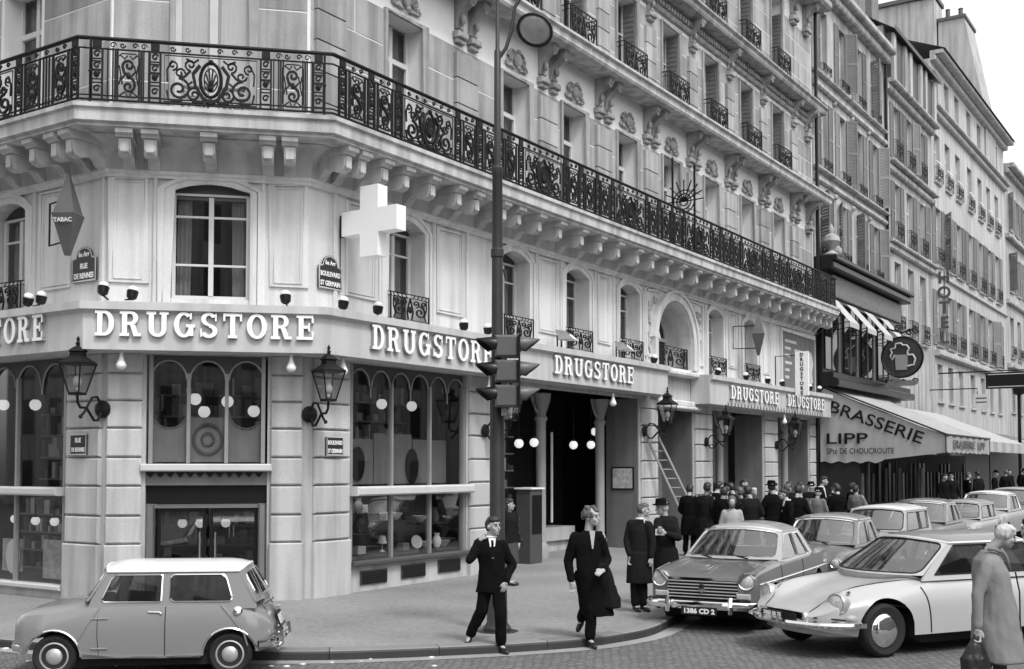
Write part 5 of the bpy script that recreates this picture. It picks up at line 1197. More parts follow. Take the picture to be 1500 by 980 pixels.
# terrace under the awning
TE = empty('brasserie_terrace', (48, 12.4, .3), 0, 'dark glazed brasserie terrace under the big awning', 'terrace')
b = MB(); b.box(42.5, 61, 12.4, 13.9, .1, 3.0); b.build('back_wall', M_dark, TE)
random.seed(3); M_tw = mat('terrace_wood', .11, .4, .5, 4, rnd=.7)
for k in range(26): b = MB(); x = 42.7 + .7 * k; b.box(x, x + random.choice((.05, .09, .16, .3)), 12.32 - .003 * (k % 3), 12.4, .3, random.choice((2.2, 2.6))); b.build('post', M_tw, TE)
b = MB(); b.box(42.6, 60.8, 10.2, 10.3, .1, 1.15); b.box(42.6, 42.7, 10.3, 12.4, .1, 1.15); b.build('parapet', M_wood_d, TE)
for x, w in ((45.5, .3), (47.4, .5), (51.2, .35)): b = MB(); b.box(x, x + w, 12.26, 12.3, .9, 2.4); b.build('pale_panel', M_grey, TE)
# beer mug sign
MS = empty('beer_mug_sign', (49.7, 12.6, 7.15), 0, 'round dark sign with a foaming beer mug hung from a scroll bracket', 'sign')
g = lambda a, d, z: (d, -a, z)
b = MB(); b.prism([(.86 * math.cos(2 * math.pi * i / 32), .86 * math.sin(2 * math.pi * i / 32)) for i in range(32)], g, -.08, .08); child('disc', b.mesh('mug_disc', mat('mug_disc_paint', .04, .5, .3, 6)), MS)
b = MB(); b.tube([g(.86 * math.cos(2 * math.pi * i / 32), -.06, .86 * math.sin(2 * math.pi * i / 32)) for i in range(32)], .05, 6, True); child('rim', b.mesh('mug_rim', M_black), MS)
b = MB(); b.prism([(-.26, -.55), (.2, -.55), (.24, .1), (-.3, .1)], g, -.12, -.08); child('mug', b.mesh('mug', mat('mug_paint', .26, .5, .2, 6)), MS)
b = MB(); b.tube([g(.22, -.1, -.4), g(.48, -.1, -.35), (*g(.55, -.1, -.1),), g(.45, -.1, .08), g(.24, -.1, .08)], .045, 6); child('handle', b.mesh('mug_handle', M_pale), MS)
b = MB(); b.tube([g(x, -.1, z) for x, z in ((-.3, .1), (-.42, -.1), (-.5, .05), (-.42, .2), (-.48, .35), (-.3, .4), (-.25, .58), (-.05, .6), (.05, .5), (.2, .5), (.3, .35), (.22, .2), (.24, .1))], .04, 6); child('foam', b.mesh('mug_foam', M_pale), MS)
b = MB(); b.tube([g(x, 0, z) for x, z in ((-1.2, 1.1), (-.6, 1.25), (0, 1.05), (.5, 1.2), (.7, 1.05))], .04, 5)
for cx, cz, r in ((-.7, 1.05, .18), (-.2, 1.25, .16), (.3, 1.05, .16), (-.5, -1.1, .14), (0, -1.1, .16), (.5, -1.05, .14)): b.tube([g(p[0], 0, p[1]) for p in spiral(cx, cz, r, 1.4, 0, 1, 12)], .035, 5)
child('scroll_bracket', b.mesh('mug_scroll', M_iron), MS)
b = MB(); b.prism([(-.6, -1.0), (.55, -1.0), (.65, -1.12), (.5, -1.24), (-.5, -1.24), (-.7, -1.12)], g, -.05, .0); child('banner', b.mesh('mug_banner', M_grey), MS)
# street lamp far right
b = MB(); b.tube([(64.5, 10.4, .3), (64.5, 10.4, 6.2)], .09, 8); b.lathe([(.05, 0), (.3, .1), (.36, .6), (.15, .85), (.02, 1.1)], (64.5, 10.4, 6.2), 8); tag(b.build('street_lamp', M_black), 'far dark street lamp before the pale hotel', 'street lamp')
# ================================================================== the other sides of the crossing, behind the camera (seen in the glass)
_ow = MB(); _ow.box(-.6, .6, -.03, .03, 0, 2.3); OW = _ow.mesh('opposite_window', M_pane)
def opp(name, label, x0, x1, y0, y1, h, m, face):
    b = MB(); b.box(x0, x1, y0, y1, -.2, h); o = tag(b.build(name, m), label, 'building')
    a0, a1 = (x0, min(x1, 70)) if face == 'y' else (y0, y1)
    a = a0 + 1.6
    while a < a1 - 1.2:
        for z in (.6, 4.6, 8.2, 11.8, 15.4):
            w = link('window', OW, o); w.location = (a, y1, z) if face == 'y' else (x1, a, z); w.rotation_euler = (0, 0, 0 if face == 'y' else math.pi / 2)
        a += 2.9
    return o
opp('opposite_house', 'stone house across the boulevard behind the viewer', -2, 130, -34, -24, 20, M_st3, 'y')
opp('side_street_house', 'stone house across the side street behind the viewer', -30, -20, 8, 70, 20, M_st2, 'x')
opp('corner_house', 'stone corner house behind the viewer across the crossing', -34, -22, -34, -2, 19, M_st3, 'x')
# ================================================================== cars (local: nose at x=0 pointing to -x, y across, z up)
def paint(name, v, sp=.5): return mat(name, v, .32, .06, 1.2, spec=sp, coat=.7, fine=.02)
M_tyre = mat('tyre_rubber', .018, .85, .2, 12, .2, 80); M_cint = mat('car_interior', .035, .8, .3, 4); M_rubber = mat('black_rubber', .012, .6, .1, 5)
M_hlens = mat('headlamp_glass', .5, .06, .5, 30, spec=.9, coat=1.); M_under = mat('underbody', .012, .9, .2, 4); M_plate = mat('number_plate', .015, .4, .1, 4); M_amber = mat('lamp_lens', .28, .15, .15, 15, spec=.7, coat=1)
def interp(P, x):
    if x <= P[0][0]: return P[0][1]
    for (a, va), (b, vb) in zip(P, P[1:]):
        if x <= b:
            t = (x - a) / (b - a); t = t * t * (3 - 2 * t) if len(P) > 3 else t; return va + (vb - va) * t
    return P[-1][1]
def linterp(P, x):
    if x <= P[0][0]: return P[0][1]
    for (a, va), (b, vb) in zip(P, P[1:]):
        if x <= b: return va + (vb - va) * (x - a) / (b - a)
    return P[-1][1]
def pchip(P, x):
    if x <= P[0][0]: return P[0][1]
    if x >= P[-1][0]: return P[-1][1]
    n = len(P)
    for i in range(n - 1):
        if x <= P[i + 1][0]: break
    d = lambda k: (P[k + 1][1] - P[k][1]) / (P[k + 1][0] - P[k][0])
    def m(k):
        if k == 0: return d(0)
        if k == n - 1: return d(n - 2)
        a, b = d(k - 1), d(k); return 0. if a * b <= 0 else 2 * a * b / (a + b)
    h = P[i + 1][0] - P[i][0]; t = (x - P[i][0]) / h; t2, t3 = t * t, t * t * t
    return (2 * t3 - 3 * t2 + 1) * P[i][1] + (t3 - 2 * t2 + t) * h * m(i) + (3 * t2 - 2 * t3) * P[i + 1][1] + (t3 - t2) * h * m(i + 1)
class Car:
    def __init__(s, **k): s.__dict__.update(k)
    def zb(s, x):
        z = linterp(s.sill, x)
        for xc in s.axles:
            q = s.ar ** 2 - (x - xc) ** 2
            if q > 0: z = max(z, s.wr + math.sqrt(q) * 1.0)
        for c in getattr(s, 'spats', ()):
            if c[0] < x < c[1]: z = min(z, c[2])
        return z
    def hw(s, x, z):
        W = pchip(s.W, x); zs = pchip(s.zs, x); d = z - s.zm
        k = s.tuck * (d / s.zm) ** 2 if d < 0 else s.tumble * (d / max(.1, zs - s.zm)) ** 2
        return W * (1 - k)
    def side(s, x, z, off=0., sy=-1): return (x, sy * (s.hw(x, z) + off), z)
    def top(s, x, y):
        zs = pchip(s.zs, x); ws = s.hw(x, zs); zd = pchip(s.zd, x); u = min(1, abs(y) / ws)
        z = zs + (zd - zs) * (1 - u ** s.pw)
        b = pchip(s.fb, x)
        if b: z += b * math.exp(-((u - s.fbc) / s.fbw) ** 2) * (1 if u < s.fbc else 1 - ((u - s.fbc) / (1 - s.fbc)) ** 2)
        return z
    def body(s, parent, m):
        L = s.L; xs = set()
        for i in range(41): xs.add(round(L * i / 40, 4))
        for xc in s.axles:
            for i in range(15): xs.add(round(xc + s.ar * math.cos(math.pi * i / 14) * .9999, 4))
        for P in (s.W, s.zs, s.zd):
            for a, _ in P: xs.add(round(min(L, max(0, a)), 4))
        xs = sorted(x for x in xs if 0 <= x <= L); NS, NT = 9, 11; b = MB(); vs = []
        for x in xs:
            zb, zs = s.zb(x), pchip(s.zs, x); ring = []
            zl = [zb + (zs - .0 - zb) * i / NS for i in range(NS + 1)]
            # fixed levels clamped to the arch
            z0 = linterp(s.sill, x); zl = [max(zb, z0 + (zs - z0) * i / NS) for i in range(NS + 1)]
            for z in zl: ring.append((s.hw(x, z), z))
            ws = s.hw(x, zs)
            for j in range(1, NT + 1): y = ws * (1 - (j / NT) ** 1.3); ring.append((y, s.top(x, y)))
            row = [(x, -y, z) for y, z in ring] + [(x, y, z) for y, z in ring[-2::-1]]
            vs += row
        n = 2 * (NS + NT + 1) - 1; fs = []
        for i in range(len(xs) - 1):
            xm = (xs[i] + xs[i + 1]) / 2; cab = s.cab[0] + .06 < xm < s.cab[1] - .06
            for j in range(n - 1):
                if cab and NS + 1 < j < n - 3 - NS: continue
                fs.append((i * n + j, i * n + j + 1, (i + 1) * n + j + 1, (i + 1) * n + j))
        fs += [tuple(range(n)), tuple(range((len(xs) - 1) * n, len(xs) * n))]
        b.add(vs, fs); o = child('body', b.mesh('car_body', m, 38), parent)
        # wheel-arch lips
        for sy in (-1, 1):
            for xc in s.axles:
                pts = []
                for i in range(19):
                    a = math.pi * (1.02 - 1.04 * i / 18); x = xc + s.ar * math.cos(a); z = s.wr + s.ar * max(0, math.sin(a)); 
                    if z >= linterp(s.sill, x) - .02: pts.append(s.side(x, z, .004, sy))
                if getattr(s, 'lip', 1) and len(pts) > 3:
                    lb = MB(); lb.tube(pts, .012, 5); child('arch_lip', lb.mesh('arch_lip', s.lipm), o)
        # underside and wheel wells
        wu = s.W[len(s.W) // 2][1] * .84; u = MB(); u0 = getattr(s, 'ub0', .35); u.prism([(u0, s.clr + .1), (u0 + .2, s.clr), (L - .7, s.clr), (L - .4, s.clr + .1), (L - .4, .5), (u0, .5)], lambda a, q_, z: (a, q_ * min(1, (linterp(s.W, a) - .12) / wu), z), -wu, wu); child('underbody', u.mesh('underbody', M_under), parent)
        return o
    def wheels(s, parent, cap, y=None):
        for xc in s.axles:
            for sy in (-1, 1):
                e = link('wheel', s.tyre(), parent, world=False); yy = (y or s.W[len(s.W) // 2][1]) - .075
                e.location = (xc, sy * (yy - .03), s.wr); e.rotation_euler = (0, 0, 0 if sy < 0 else math.pi)
                child('rim', cap, e)
    def tyre(s):
        if not hasattr(s, '_t'):
            r, t = s.wr, s.wr * .36; b = MB(); pr = [(r - t, -.06), (r - t * .85, -.075), (r - t * .35, -.08), (r - .012, -.06), (r, -.04), (r, .04), (r - .012, .06), (r - t * .35, .08), (r - t * .8, .07), (r - t, .06)]
            b.lathe(pr, (0, 0, 0), 30, 0, Matrix.Rotation(rad(90), 3, 'X')); s._t = b.mesh('tyre', M_tyre, 40)
        return s._t
    def greenhouse(s, parent, m, mroof, windows, gutter=None):
        """side frames with window holes, screens, roof, glass"""
        xa, xf, xr, xb = s.cab[0], s.roof[0], s.roof[1], s.cab[1]; zbl, zr, zc = s.belt, s.roofz, s.crown; wb, wr = s.gw
        q = lambda x, z: wb + (wr - wb) * (z - zbl) / (zr - zbl)
        for sy in (-1, 1):
            g = lambda a, d, z: (a, sy * (q(a, z) - d), z); b = MB()
            out = [(xa, zbl - .03), (xa + .02, zbl)] + [(xa + (xf - xa) * t, zbl + (zr - zbl) * t) for t in (.25, .5, .75)] + [(xf, zr), (xr, zr)] + [(xr + (xb - xr) * (1 - (1 - t) ** s.rp), zr + (zbl - zr) * t) for t in (.25, .5, .75)] + [(xb, zbl), (xb, zbl - .03)]
            sheet(b, out, windows, g, 0, .03); fo = child('side_frame', b.mesh('side_frame', m), parent)
            for w in windows:
                b = MB(); b.prism(w, g, .012, .018); child('side_window', b.mesh('side_glass', M_cglass), fo)
                b = MB(); b.tube([g(a, -.004, z) for a, z in w], .01, 4, True); child('window_trim', b.mesh('window_trim', s.trim), fo)
        def screen(name, x0, x1, b0, b1, z0, mar, flip=1):
            def g(t, d, h): return (x0 + (x1 - x0) * h - flip * (b0 + (b1 - b0) * h) * (1 - t * t) - flip * d, t * (wb + (wr - wb) * h), z0 + (zr - z0) * h + (zc - zr) * .8 * (1 - t * t) * h)
            def rr(mx, my, r, n=5):
                pts = []
                for cx, cy, a0 in ((1 - mx - r, my + r * 1.6, -90), (1 - mx - r, 1 - my - r * 1.6, 0), (-1 + mx + r, 1 - my - r * 1.6, 90), (-1 + mx + r, my + r * 1.6, 180)):
                    for k in range(n + 1): a = rad(a0 + 90 * k / n); pts.append((cx + r * math.cos(a), cy + r * 1.6 * math.sin(a)))
                return pts
            def dens(P, k=4):
                o = []
                for i in range(len(P)):
                    a, c = P[i], P[(i + 1) % len(P)]
                    K = 10 if abs(a[0] - c[0]) > .5 else 1
                    o += [(a[0] + (c[0] - a[0]) * j / K, a[1] + (c[1] - a[1]) * j / K) for j in range(K)]
                return o
            hole = dens(rr(mar[0], mar[1], mar[2])); b = MB(); sheet(b, dens([(-1, 0), (1, 0), (1, 1), (-1, 1)]), [hole], g, 0, -.02); fo = child(name + '_frame', b.mesh('screen_frame', m), parent)
            b = MB(); N = 12; vs = [g(-.97 + 1.94 * i / N, -.008, h) for h in (.04, .35, .65, .96) for i in range(N + 1)]
            b.add(vs, [(j * (N + 1) + i, j * (N + 1) + i + 1, (j + 1) * (N + 1) + i + 1, (j + 1) * (N + 1) + i) for j in range(3) for i in range(N)]); child(name, b.mesh('screen_glass', M_wsglass, True, recalc=False), fo)
            b = MB(); b.tube([g(a, .006, h) for a, h in hole], .011, 4, True); child('screen_trim', b.mesh('screen_trim', s.trim), fo)
            return g
        s.gw_ = screen('windscreen', xa, xf, s.bul[0], s.bul[1], s.zcowl, s.mar)
        s.gr_ = screen('rear_window', xb, xr, s.bul[2], s.bul[3], s.zdeck, s.mar2, -1)
        b = MB(); N, K = 14, 12; vs = []
        for i in range(N + 1):
            f = i / N
            for j in range(K + 1):
                t = -1 + 2 * j / K; xx0 = xf - s.bul[1] * (1 - t * t); xx1 = xr + s.bul[3] * (1 - t * t); e = min(1, f / .16, (1 - f) / .16); e = 1 - (1 - e) ** 2
                vs.append((xx0 + (xx1 - xx0) * f, t * (wr + .004), zr + (zc - zr) * (.8 + .2 * e) * (1 - t * t) + .035 * e * (1 - t ** 8) + .004))
        b.add(vs, [(i * (K + 1) + j, i * (K + 1) + j + 1, (i + 1) * (K + 1) + j + 1, (i + 1) * (K + 1) + j) for i in range(N) for j in range(K)]); ro = child('roof', b.mesh('roof', mroof, True, recalc=False), parent)
        rim = [vs[j] for j in range(K + 1)] + [vs[i * (K + 1) + K] for i in range(1, N + 1)] + [vs[N * (K + 1) + j] for j in range(K - 1, -1, -1)] + [vs[i * (K + 1)] for i in range(N - 1, 0, -1)]
        b = MB(); b.tube([(p[0], p[1] * 1.012, p[2] - .006) for p in rim], .014, 5, True); child('gutter', b.mesh('gutter', s.gut), ro)
        # seats, wheel
        b = MB(); b.box(xa + .1, xb - .15, -wb * .9, wb * .9, .3, .42); fx = xf + .35; rx = xr - .25
        for x in (fx, rx):
            for sy in (-1, 1):
                b.prism([(x - .35, .42), (x + .12, .42), (x + .26, zbl + .1), (x + .16, zbl + .12), (x + .02, .6), (x - .35, .58)], lambda a, d, z: (a, sy * wb * .48 + d, z), -wb * .4, wb * .4)
        b.box(xa + .02, xa + .22, -wb * .92, wb * .92, .55, zbl - .02)
        child('seats', b.mesh('seats', M_cint), parent)
        b = MB(); c = Vector((xf + .02, -.3, zbl - .0)); b.tube([c + Vector((.09 * math.cos(t) * .9, .19 * math.sin(t), .17 * math.cos(t))) for t in [2 * math.pi * i / 18 for i in range(18)]], .014, 5, True); b.tube([c, c + Vector((-.25, 0, -.15))], .02, 5); b.tube([c + Vector((0, .18, 0)), c + Vector((0, -.18, 0))], .012, 4); child('steering_wheel', b.mesh('steering_wheel', M_black), parent)
    def seam(s, parent, pts, sy=-1, r=.006, m=None):
        P = [tuple(Vector(p).lerp(Vector(q), k / 6)) for p, q in zip(pts, pts[1:]) for k in range(6)] + [pts[-1]]; b = MB(); b.tube([s.side(x, z, .002, sy) for x, z in P], r, 4); child('door_seam', b.mesh('seam', m or M_rubber), parent)
def headlamp(parent, c, r, ax, ring=None):
    R = Vector(ax).normalized().to_track_quat('Z', 'Y').to_matrix()
    b = MB(); b.lathe([(r * 1.0, -.12), (r * 1.14, -.05), (r * 1.16, .0), (r * 1.08, .02), (r * .98, .012)], c, 20, 0, R); o = child('headlamp', b.mesh('lamp_ring', ring or M_chrome, 40), parent)
    b = MB(); b.lathe([(r, .005), (r * .8, .018), (r * .4, .03), (.001, .033)], c, 20, 0, R); child('lens', b.mesh('lamp_lens', M_hlens, True), o); return o
def numberplate(parent, txt, c, w, h, ax='f', face=None):
    """dark plate with pale characters, facing -x (front) or +x (rear)"""
    e = MB(); e.box(-.008, .008, -w / 2, w / 2, -h / 2, h / 2); o = child('number_plate', e.mesh('number_plate', face or M_plate), parent); o.location = c
    me = text_mesh('digits', txt, h * .85, .001, 'CENTER', M_white, .004); xs = [v.co.x for v in me.vertices]; me.transform(Matrix.Diagonal((w * .86 / (max(xs) - min(xs)), 1, 1, 1)))
    R = Matrix(((0, 0, -1, 0), (-1, 0, 0, 0), (0, 1, 0, 0), (0, 0, 0, 1))) if ax == 'f' else Matrix(((0, 0, 1, 0), (1, 0, 0, 0), (0, 1, 0, 0), (0, 0, 0, 1)))
    R.translation = Vector((-.0095 if ax == 'f' else .0095, 0, -h * .3)); me.transform(R); child('digits', me, o); return o
def cap_mesh(r, kind='dish'):
    b = MB(); R = Matrix.Rotation(rad(90), 3, 'X')
    if kind == 'dome': b.lathe([(r * .66, .03), (r * .66, .055), (r * .62, .075), (r * .45, .1), (r * .25, .125), (.001, .135)], (0, 0, 0), 28, 0, R); return b.mesh('hubcap', M_chrome, True)
    b.lathe([(r * .66, .02), (r * .66, .065), (r * .6, .07), (r * .54, .045), (r * .42, .035), (r * .4, .055), (r * .3, .075), (r * .12, .085), (.001, .09)], (0, 0, 0), 28, 0, R)
    for k in range(8):
        a = 2 * math.pi * k / 8; p = R @ Vector((r * .48 * math.cos(a), r * .48 * math.sin(a), .043)); b.ball(p, .022, 6, 4, 1, (1, .3, 1))
    return b.mesh('wheel_disc', [M_steelpaint, M_black], 50)
M_steelpaint = mat('wheel_paint', .5, .35, .1, 5, metal=.5)
def bumper(parent, pts, prof, m=None, name='bumper'):
    """sweep a small section along a plan path (x,y,z)"""
    b = MB(); n = len(prof); vs = []
    for i, p in enumerate(pts):
        p = Vector(p); t = Vector(pts[min(i + 1, len(pts) - 1)]) - Vector(pts[max(i - 1, 0)]); t.z = 0; t.normalize(); nn = Vector((-t.y, t.x, 0)) * -1
        vs += [p + nn * a + Vector((0, 0, z)) for a, z in prof]
    fs = [tuple(range(n)), tuple(range((len(pts) - 1) * n, len(pts) * n))]
    for i in range(len(pts) - 1):
        for j in range(n): fs.append((i * n + j, i * n + (j + 1) % n, (i + 1) * n + (j + 1) % n, (i + 1) * n + j))
    b.add(vs, fs); return child(name, b.mesh('bumper', m or M_chrome, 50), parent)
BUMP = [(0, -.06), (.03, -.055), (.045, -.02), (.045, .02), (.03, .055), (0, .06)]
def rrect(x0, x1, z0, z1, r, n=4, sl0=0., sl1=0.):
    pts = []
    for cx, cz, a0 in ((x1 - r, z0 + r, -90), (x1 - r, z1 - r, 0), (x0 + r, z1 - r, 90), (x0 + r, z0 + r, 180)):
        for k in range(n + 1):
            a = rad(a0 + 90 * k / n); x, z = cx + r * math.cos(a), cz + r * math.sin(a); f = (z - z0) / (z1 - z0)
            t = (x - x0) / (x1 - x0); pts.append((x + (sl0 * (1 - t) + sl1 * t) * f, z))
    return pts
# ---------------------------------------------------------------- small two-tone saloon, seen from its left side
M_mini = paint('car_paint_grey', .215); M_mroof = paint('car_paint_white', .8)
mini = Car(L=3.02, W=[(0, .5), (.05, .59), (.15, .66), (.4, .7), (1.5, .71), (2.6, .70), (2.85, .66), (2.97, .56), (3.02, .5)], zs=[(0, .62), (.06, .69), (.2, .735), (.5, .77), (.9, .82), (2.4, .84), (2.7, .8), (2.9, .7), (3.02, .58)], zd=[(0, .64), (.05, .72), (.15, .79), (.5, .87), (.95, .93), (2.5, .92), (2.72, .88), (2.92, .76), (3.02, .6)],
           sill=[(0, .34), (.1, .3), (.2, .27), (.8, .23), (2.2, .23), (2.8, .27), (3.02, .33)], axles=(.5, 2.53), ar=.315, wr=.255, zm=.55, tuck=.06, tumble=.07, pw=2.6, fb=[(0, .0), (.1, .03), (.7, .02), (1, 0), (3, 0)], fbc=.8, fbw=.18, cab=(.86, 2.84), roof=(1.08, 2.62), belt=.83, roofz=1.245, crown=1.31, gw=(.655, .555), bul=(.13, .1, .06, .05), rp=1.4, zcowl=.9, zdeck=.88, mar=(.09, .1, .14), mar2=(.16, .14, .14), clr=.13, trim=M_chrome, gut=M_white, lipm=M_chrome)
e = empty('parked_car', (8.3, 12.42, 0), rad(-51.5), 'small grey two-tone saloon with white roof parked by the corner kerb', 'car', 'parked cars'); e.scale = (.98, .98, .975)
bo = mini.body(e, M_mini); mini.wheels(e, cap_mesh(.255), .70)
wf = rrect(1.02, 1.735, .885, 1.2, .05, 4, .13, 0); wf = [(min(p[0], 1.72), p[1]) for p in wf]
wq = rrect(1.82, 2.56, .885, 1.2, .06, 4, 0, -.1)
mini.greenhouse(e, M_mini, M_mroof, [wf, wq])
mini.seam(e, [(1.78, .24), (1.78, .5), (1.78, .83)]); mini.seam(e, [(.78, .45), (.88, .62), (1.02, .83)], r=.011, m=M_mini); mini.seam(e, [(2.42, .84), (2.56, .68), (2.7, .5), (2.74, .36)], r=.011, m=M_mini); mini.seam(e, [(1.02, .26), (1.0, .5), (1.0, .72)], r=.004)
for z in (.35, .7): b = MB(); b.tube([mini.side(.93, z, .004), mini.side(1.12, z, .004)], .012, 5); child('door_hinge', b.mesh('hinge', M_mini), e)
b = MB(); b.tube([mini.side(1.58, .775, .012), mini.side(1.72, .77, .012)], .012, 5); b.ball(mini.side(1.73, .755, .01), .018, 6, 4); child('door_handle', b.mesh('handle', M_chrome), e)
for sy in (-1, 1):
    b = MB(); b.tube([mini.side(x, z, .006, sy) for x, z in ((.84, .28), (1.2, .245), (1.8, .24), (2.2, .26))], .014, 5); child('sill_trim', b.mesh('sill_trim', M_chrome), e)
    headlamp(e, (.06, sy * .5, .56), .09, (-1, sy * .12, .12)); b = MB(); b.lathe([(.035, 0), (.03, .05), (.001, .06)], (2.93, sy * .53, .5), 10, 0, Matrix.Diagonal((1, 1, 1.6)).to_3x3() @ Matrix.Rotation(rad(90), 3, 'Y')); child('tail_lamp', b.mesh('tail_lamp', M_amber), e)
b = MB(); b.lathe([(.055, 0), (.055, .015), (.03, .03), (.001, .032)], mini.side(2.62, .77, .0), 14, 0, Vector((.25, -1, .25)).normalized().to_track_quat('Z', 'Y').to_matrix()); child('fuel_cap', b.mesh('fuel_cap', M_chrome), e)
bumper(e, [(2.86, -.7, .38), (2.96, -.62, .38), (3.05, -.4, .38), (3.07, 0, .38), (3.05, .4, .38), (2.96, .62, .38), (2.86, .7, .38)], [(0, -.045), (.03, -.04), (.04, 0), (.03, .04), (0, .045)])
bumper(e, [(.16, .7, .36), (.04, .6, .36), (-.05, .35, .36), (-.06, 0, .36), (-.05, -.35, .36), (.04, -.6, .36), (.16, -.7, .36)], [(0, -.045), (.03, -.04), (.04, 0), (.03, .04), (0, .045)])
for sy in (-.42, .42):
    b = MB(); b.tube([(3.06, sy, .28), (3.12, sy, .36), (3.1, sy, .5)], .03, 6); b.tube([(3.08, sy, .48), (3.06, sy * 1.3, .5), (2.98, sy * 1.45, .46)], .015, 5); child('overrider', b.mesh('overrider', M_chrome), e)
np_ = numberplate(e, '4682 QN 75', (3.045, 0, .6), .42, .2, 'r'); np_.rotation_euler = (0, rad(-18), 0)
b = MB(); b.tube([(2.9, -.38, .82), (2.96, -.0, .845), (2.9, .38, .82)], .006, 4); b.tube([(3.02, -.3, .5), (3.04, 0, .48), (3.02, .3, .5)], .006, 4); b.tube([(2.86, -.36, .82), (3.0, -.33, .62), (3.03, -.3, .5)], .006, 4); b.tube([(2.86, .36, .82), (3.0, .33, .62), (3.03, .3, .5)], .006, 4); child('boot_seam', b.mesh('boot_seam', M_rubber), e)
b = MB(); b.box(2.985, 3.05, -.1, .1, .72, .76); child('plate_lamp', b.mesh('plate_lamp', M_chrome), e); b = MB(); b.ball((3.03, 0, .5), .025, 6, 4); child('boot_handle', b.mesh('boot_handle', M_chrome), e)
b = MB(); b.box(1.2, 1.22, -.1, .1, 1.1, 1.16); child('mirror', b.mesh('mirror', M_black), e)
# ---------------------------------------------------------------- grey saloon with round lamps and a wide grille
M_404 = paint('car_paint_mid', .12); M_404r = paint('car_paint_light', .34)
sal = Car(L=4.44, W=[(0, .7), (.04, .77), (.15, .8), (.8, .81), (2.5, .815), (4.2, .79), (4.4, .74), (4.44, .7)], zs=[(0, .66), (.05, .78), (.2, .83), (1.2, .88), (3.0, .9), (4.1, .93), (4.35, .92), (4.44, .8)], zd=[(0, .68), (.05, .79), (.2, .83), (.8, .91), (1.35, .95), (3.3, .96), (4.2, .88), (4.4, .84), (4.44, .78)],
          sill=[(0, .42), (.15, .36), (.6, .27), (3.6, .27), (4.3, .36), (4.44, .42)], axles=(.82, 3.47), ar=.37, wr=.315, zm=.6, tuck=.07, tumble=.03, pw=3.2, fb=[(0, .0), (.06, .05), (1.2, .05), (2.0, .0), (3.2, .0), (3.8, .06), (4.4, .06)], fbc=.88, fbw=.14, cab=(1.3, 3.5), roof=(1.95, 2.95), belt=.91, roofz=1.35, crown=1.43, gw=(.73, .6), bul=(.14, .1, .1, .06), rp=1.2, zcowl=.96, zdeck=.95, mar=(.05, .08, .1), mar2=(.08, .1, .1), clr=.14, trim=M_chrome, gut=M_chrome, lipm=M_404)
def side_wins(xa, xf, xr, xb, z0, z1, mid, inset=.1):
    f = lambda z: xa + (xf - xa) * (z - z0) / (z1 - z0)
    w1 = [(xa + inset + .16, z0 + .04), (mid - .04, z0 + .04), (mid - .04, z1 - .06), (xf + inset - .02, z1 - .06)]; w2 = [(mid + .04, z0 + .04), (xb - inset - .22, z0 + .04), (xr - inset + .02, z1 - .06), (mid + .04, z1 - .06)]
    return [w1, w2]
c4 = empty('parked_car', (15.6, 6.88, 0), rad(5), 'grey saloon with wide horizontal grille parked at the kerb beside the pale fastback', 'car', 'parked cars'); c4.scale = (1.04,) * 3
bo = sal.body(c4, M_404); sal.wheels(c4, cap_mesh(.315, 'dome')); sal.greenhouse(c4, M_404r, M_404r, side_wins(1.3, 1.95, 2.95, 3.5, .91, 1.35, 2.5))
for sy in (-1, 1):
    headlamp(c4, (-.0, sy * .635, .74), .105, (-1, sy * .05, .04)); b = MB(); b.cbox(lambda a, d, z: (-d, a, z), sy * .6 - .1, sy * .6 + .1, .0, .05, .49, .57, .015); child('side_lamp', b.mesh('side_lamp', M_amber), c4)
    b = MB(); b.tube([(-.03, sy * .52, .72), (-.05, sy * .62, .85), (.05, sy * .72, .84), (.6, sy * .72, .9)], .022, 6); child('lamp_hood', b.mesh('lamp_hood', M_404), c4)
g = MB(); g.prism([(-.53, .46), (.53, .46), (.5, .74), (-.5, .74)], lambda a, d, z: (-d, a, z), .0, .012); gr = child('grille', g.mesh('grille', M_black), c4)
for k in range(6): b = MB(); z = .485 + .045 * k; b.cbox(lambda a, d, zz: (-d, a, zz), -.52, .52, .012, .035, z, z + .016, .004); child('grille_bar', b.mesh('grille_bar', M_steelpaint), gr)
b = MB(); b.prism([(0, .56), (.05, .6), (.03, .68), (-.03, .68), (-.05, .6)], lambda a, d, z: (-d, a, z), .03, .05); child('badge', b.mesh('badge', M_chrome), gr)
b = MB(); b.box(-.03, .0, -.56, .56, .74, .77); child('grille_trim', b.mesh('grille_trim', M_chrome), gr)
bumper(c4, [(.25, .83, .4), (.05, .82, .4), (-.08, .7, .4), (-.13, .3, .4), (-.13, 0, .4), (-.13, -.3, .4), (-.08, -.7, .4), (.05, -.82, .4), (.25, -.83, .4)], BUMP)
for sy in (-.46, .46): b = MB(); b.tube([(-.17, sy, .3), (-.2, sy, .4), (-.17, sy, .52)], .035, 6); child('overrider', b.mesh('overrider', M_chrome), c4)
numberplate(c4, '1386 CD 2', (-.17, .0, .32), .52, .11)
sal.seam(c4, [(1.25, .3), (1.25, .9)]); sal.seam(c4, [(2.5, .28), (2.5, .9)]); b = MB(); b.tube([sal.side(x, .7, .006) for x in (.1, 1, 2, 3, 4.2)], .012, 5); child('side_trim', b.mesh('side_trim', M_chrome), c4)
b = MB()
for y in (-.3, .25): b.tube([sal.gw_(y / .7, .02, .02), sal.gw_(y / .7 + .45, .02, .14)], .01, 4)
child('wiper', b.mesh('wiper', M_black), c4)
b = MB(); b.tube([(.2, 0, .86), (.9, 0, .945)], .008, 4); child('bonnet_trim', b.mesh('bonnet_trim', M_chrome), c4)
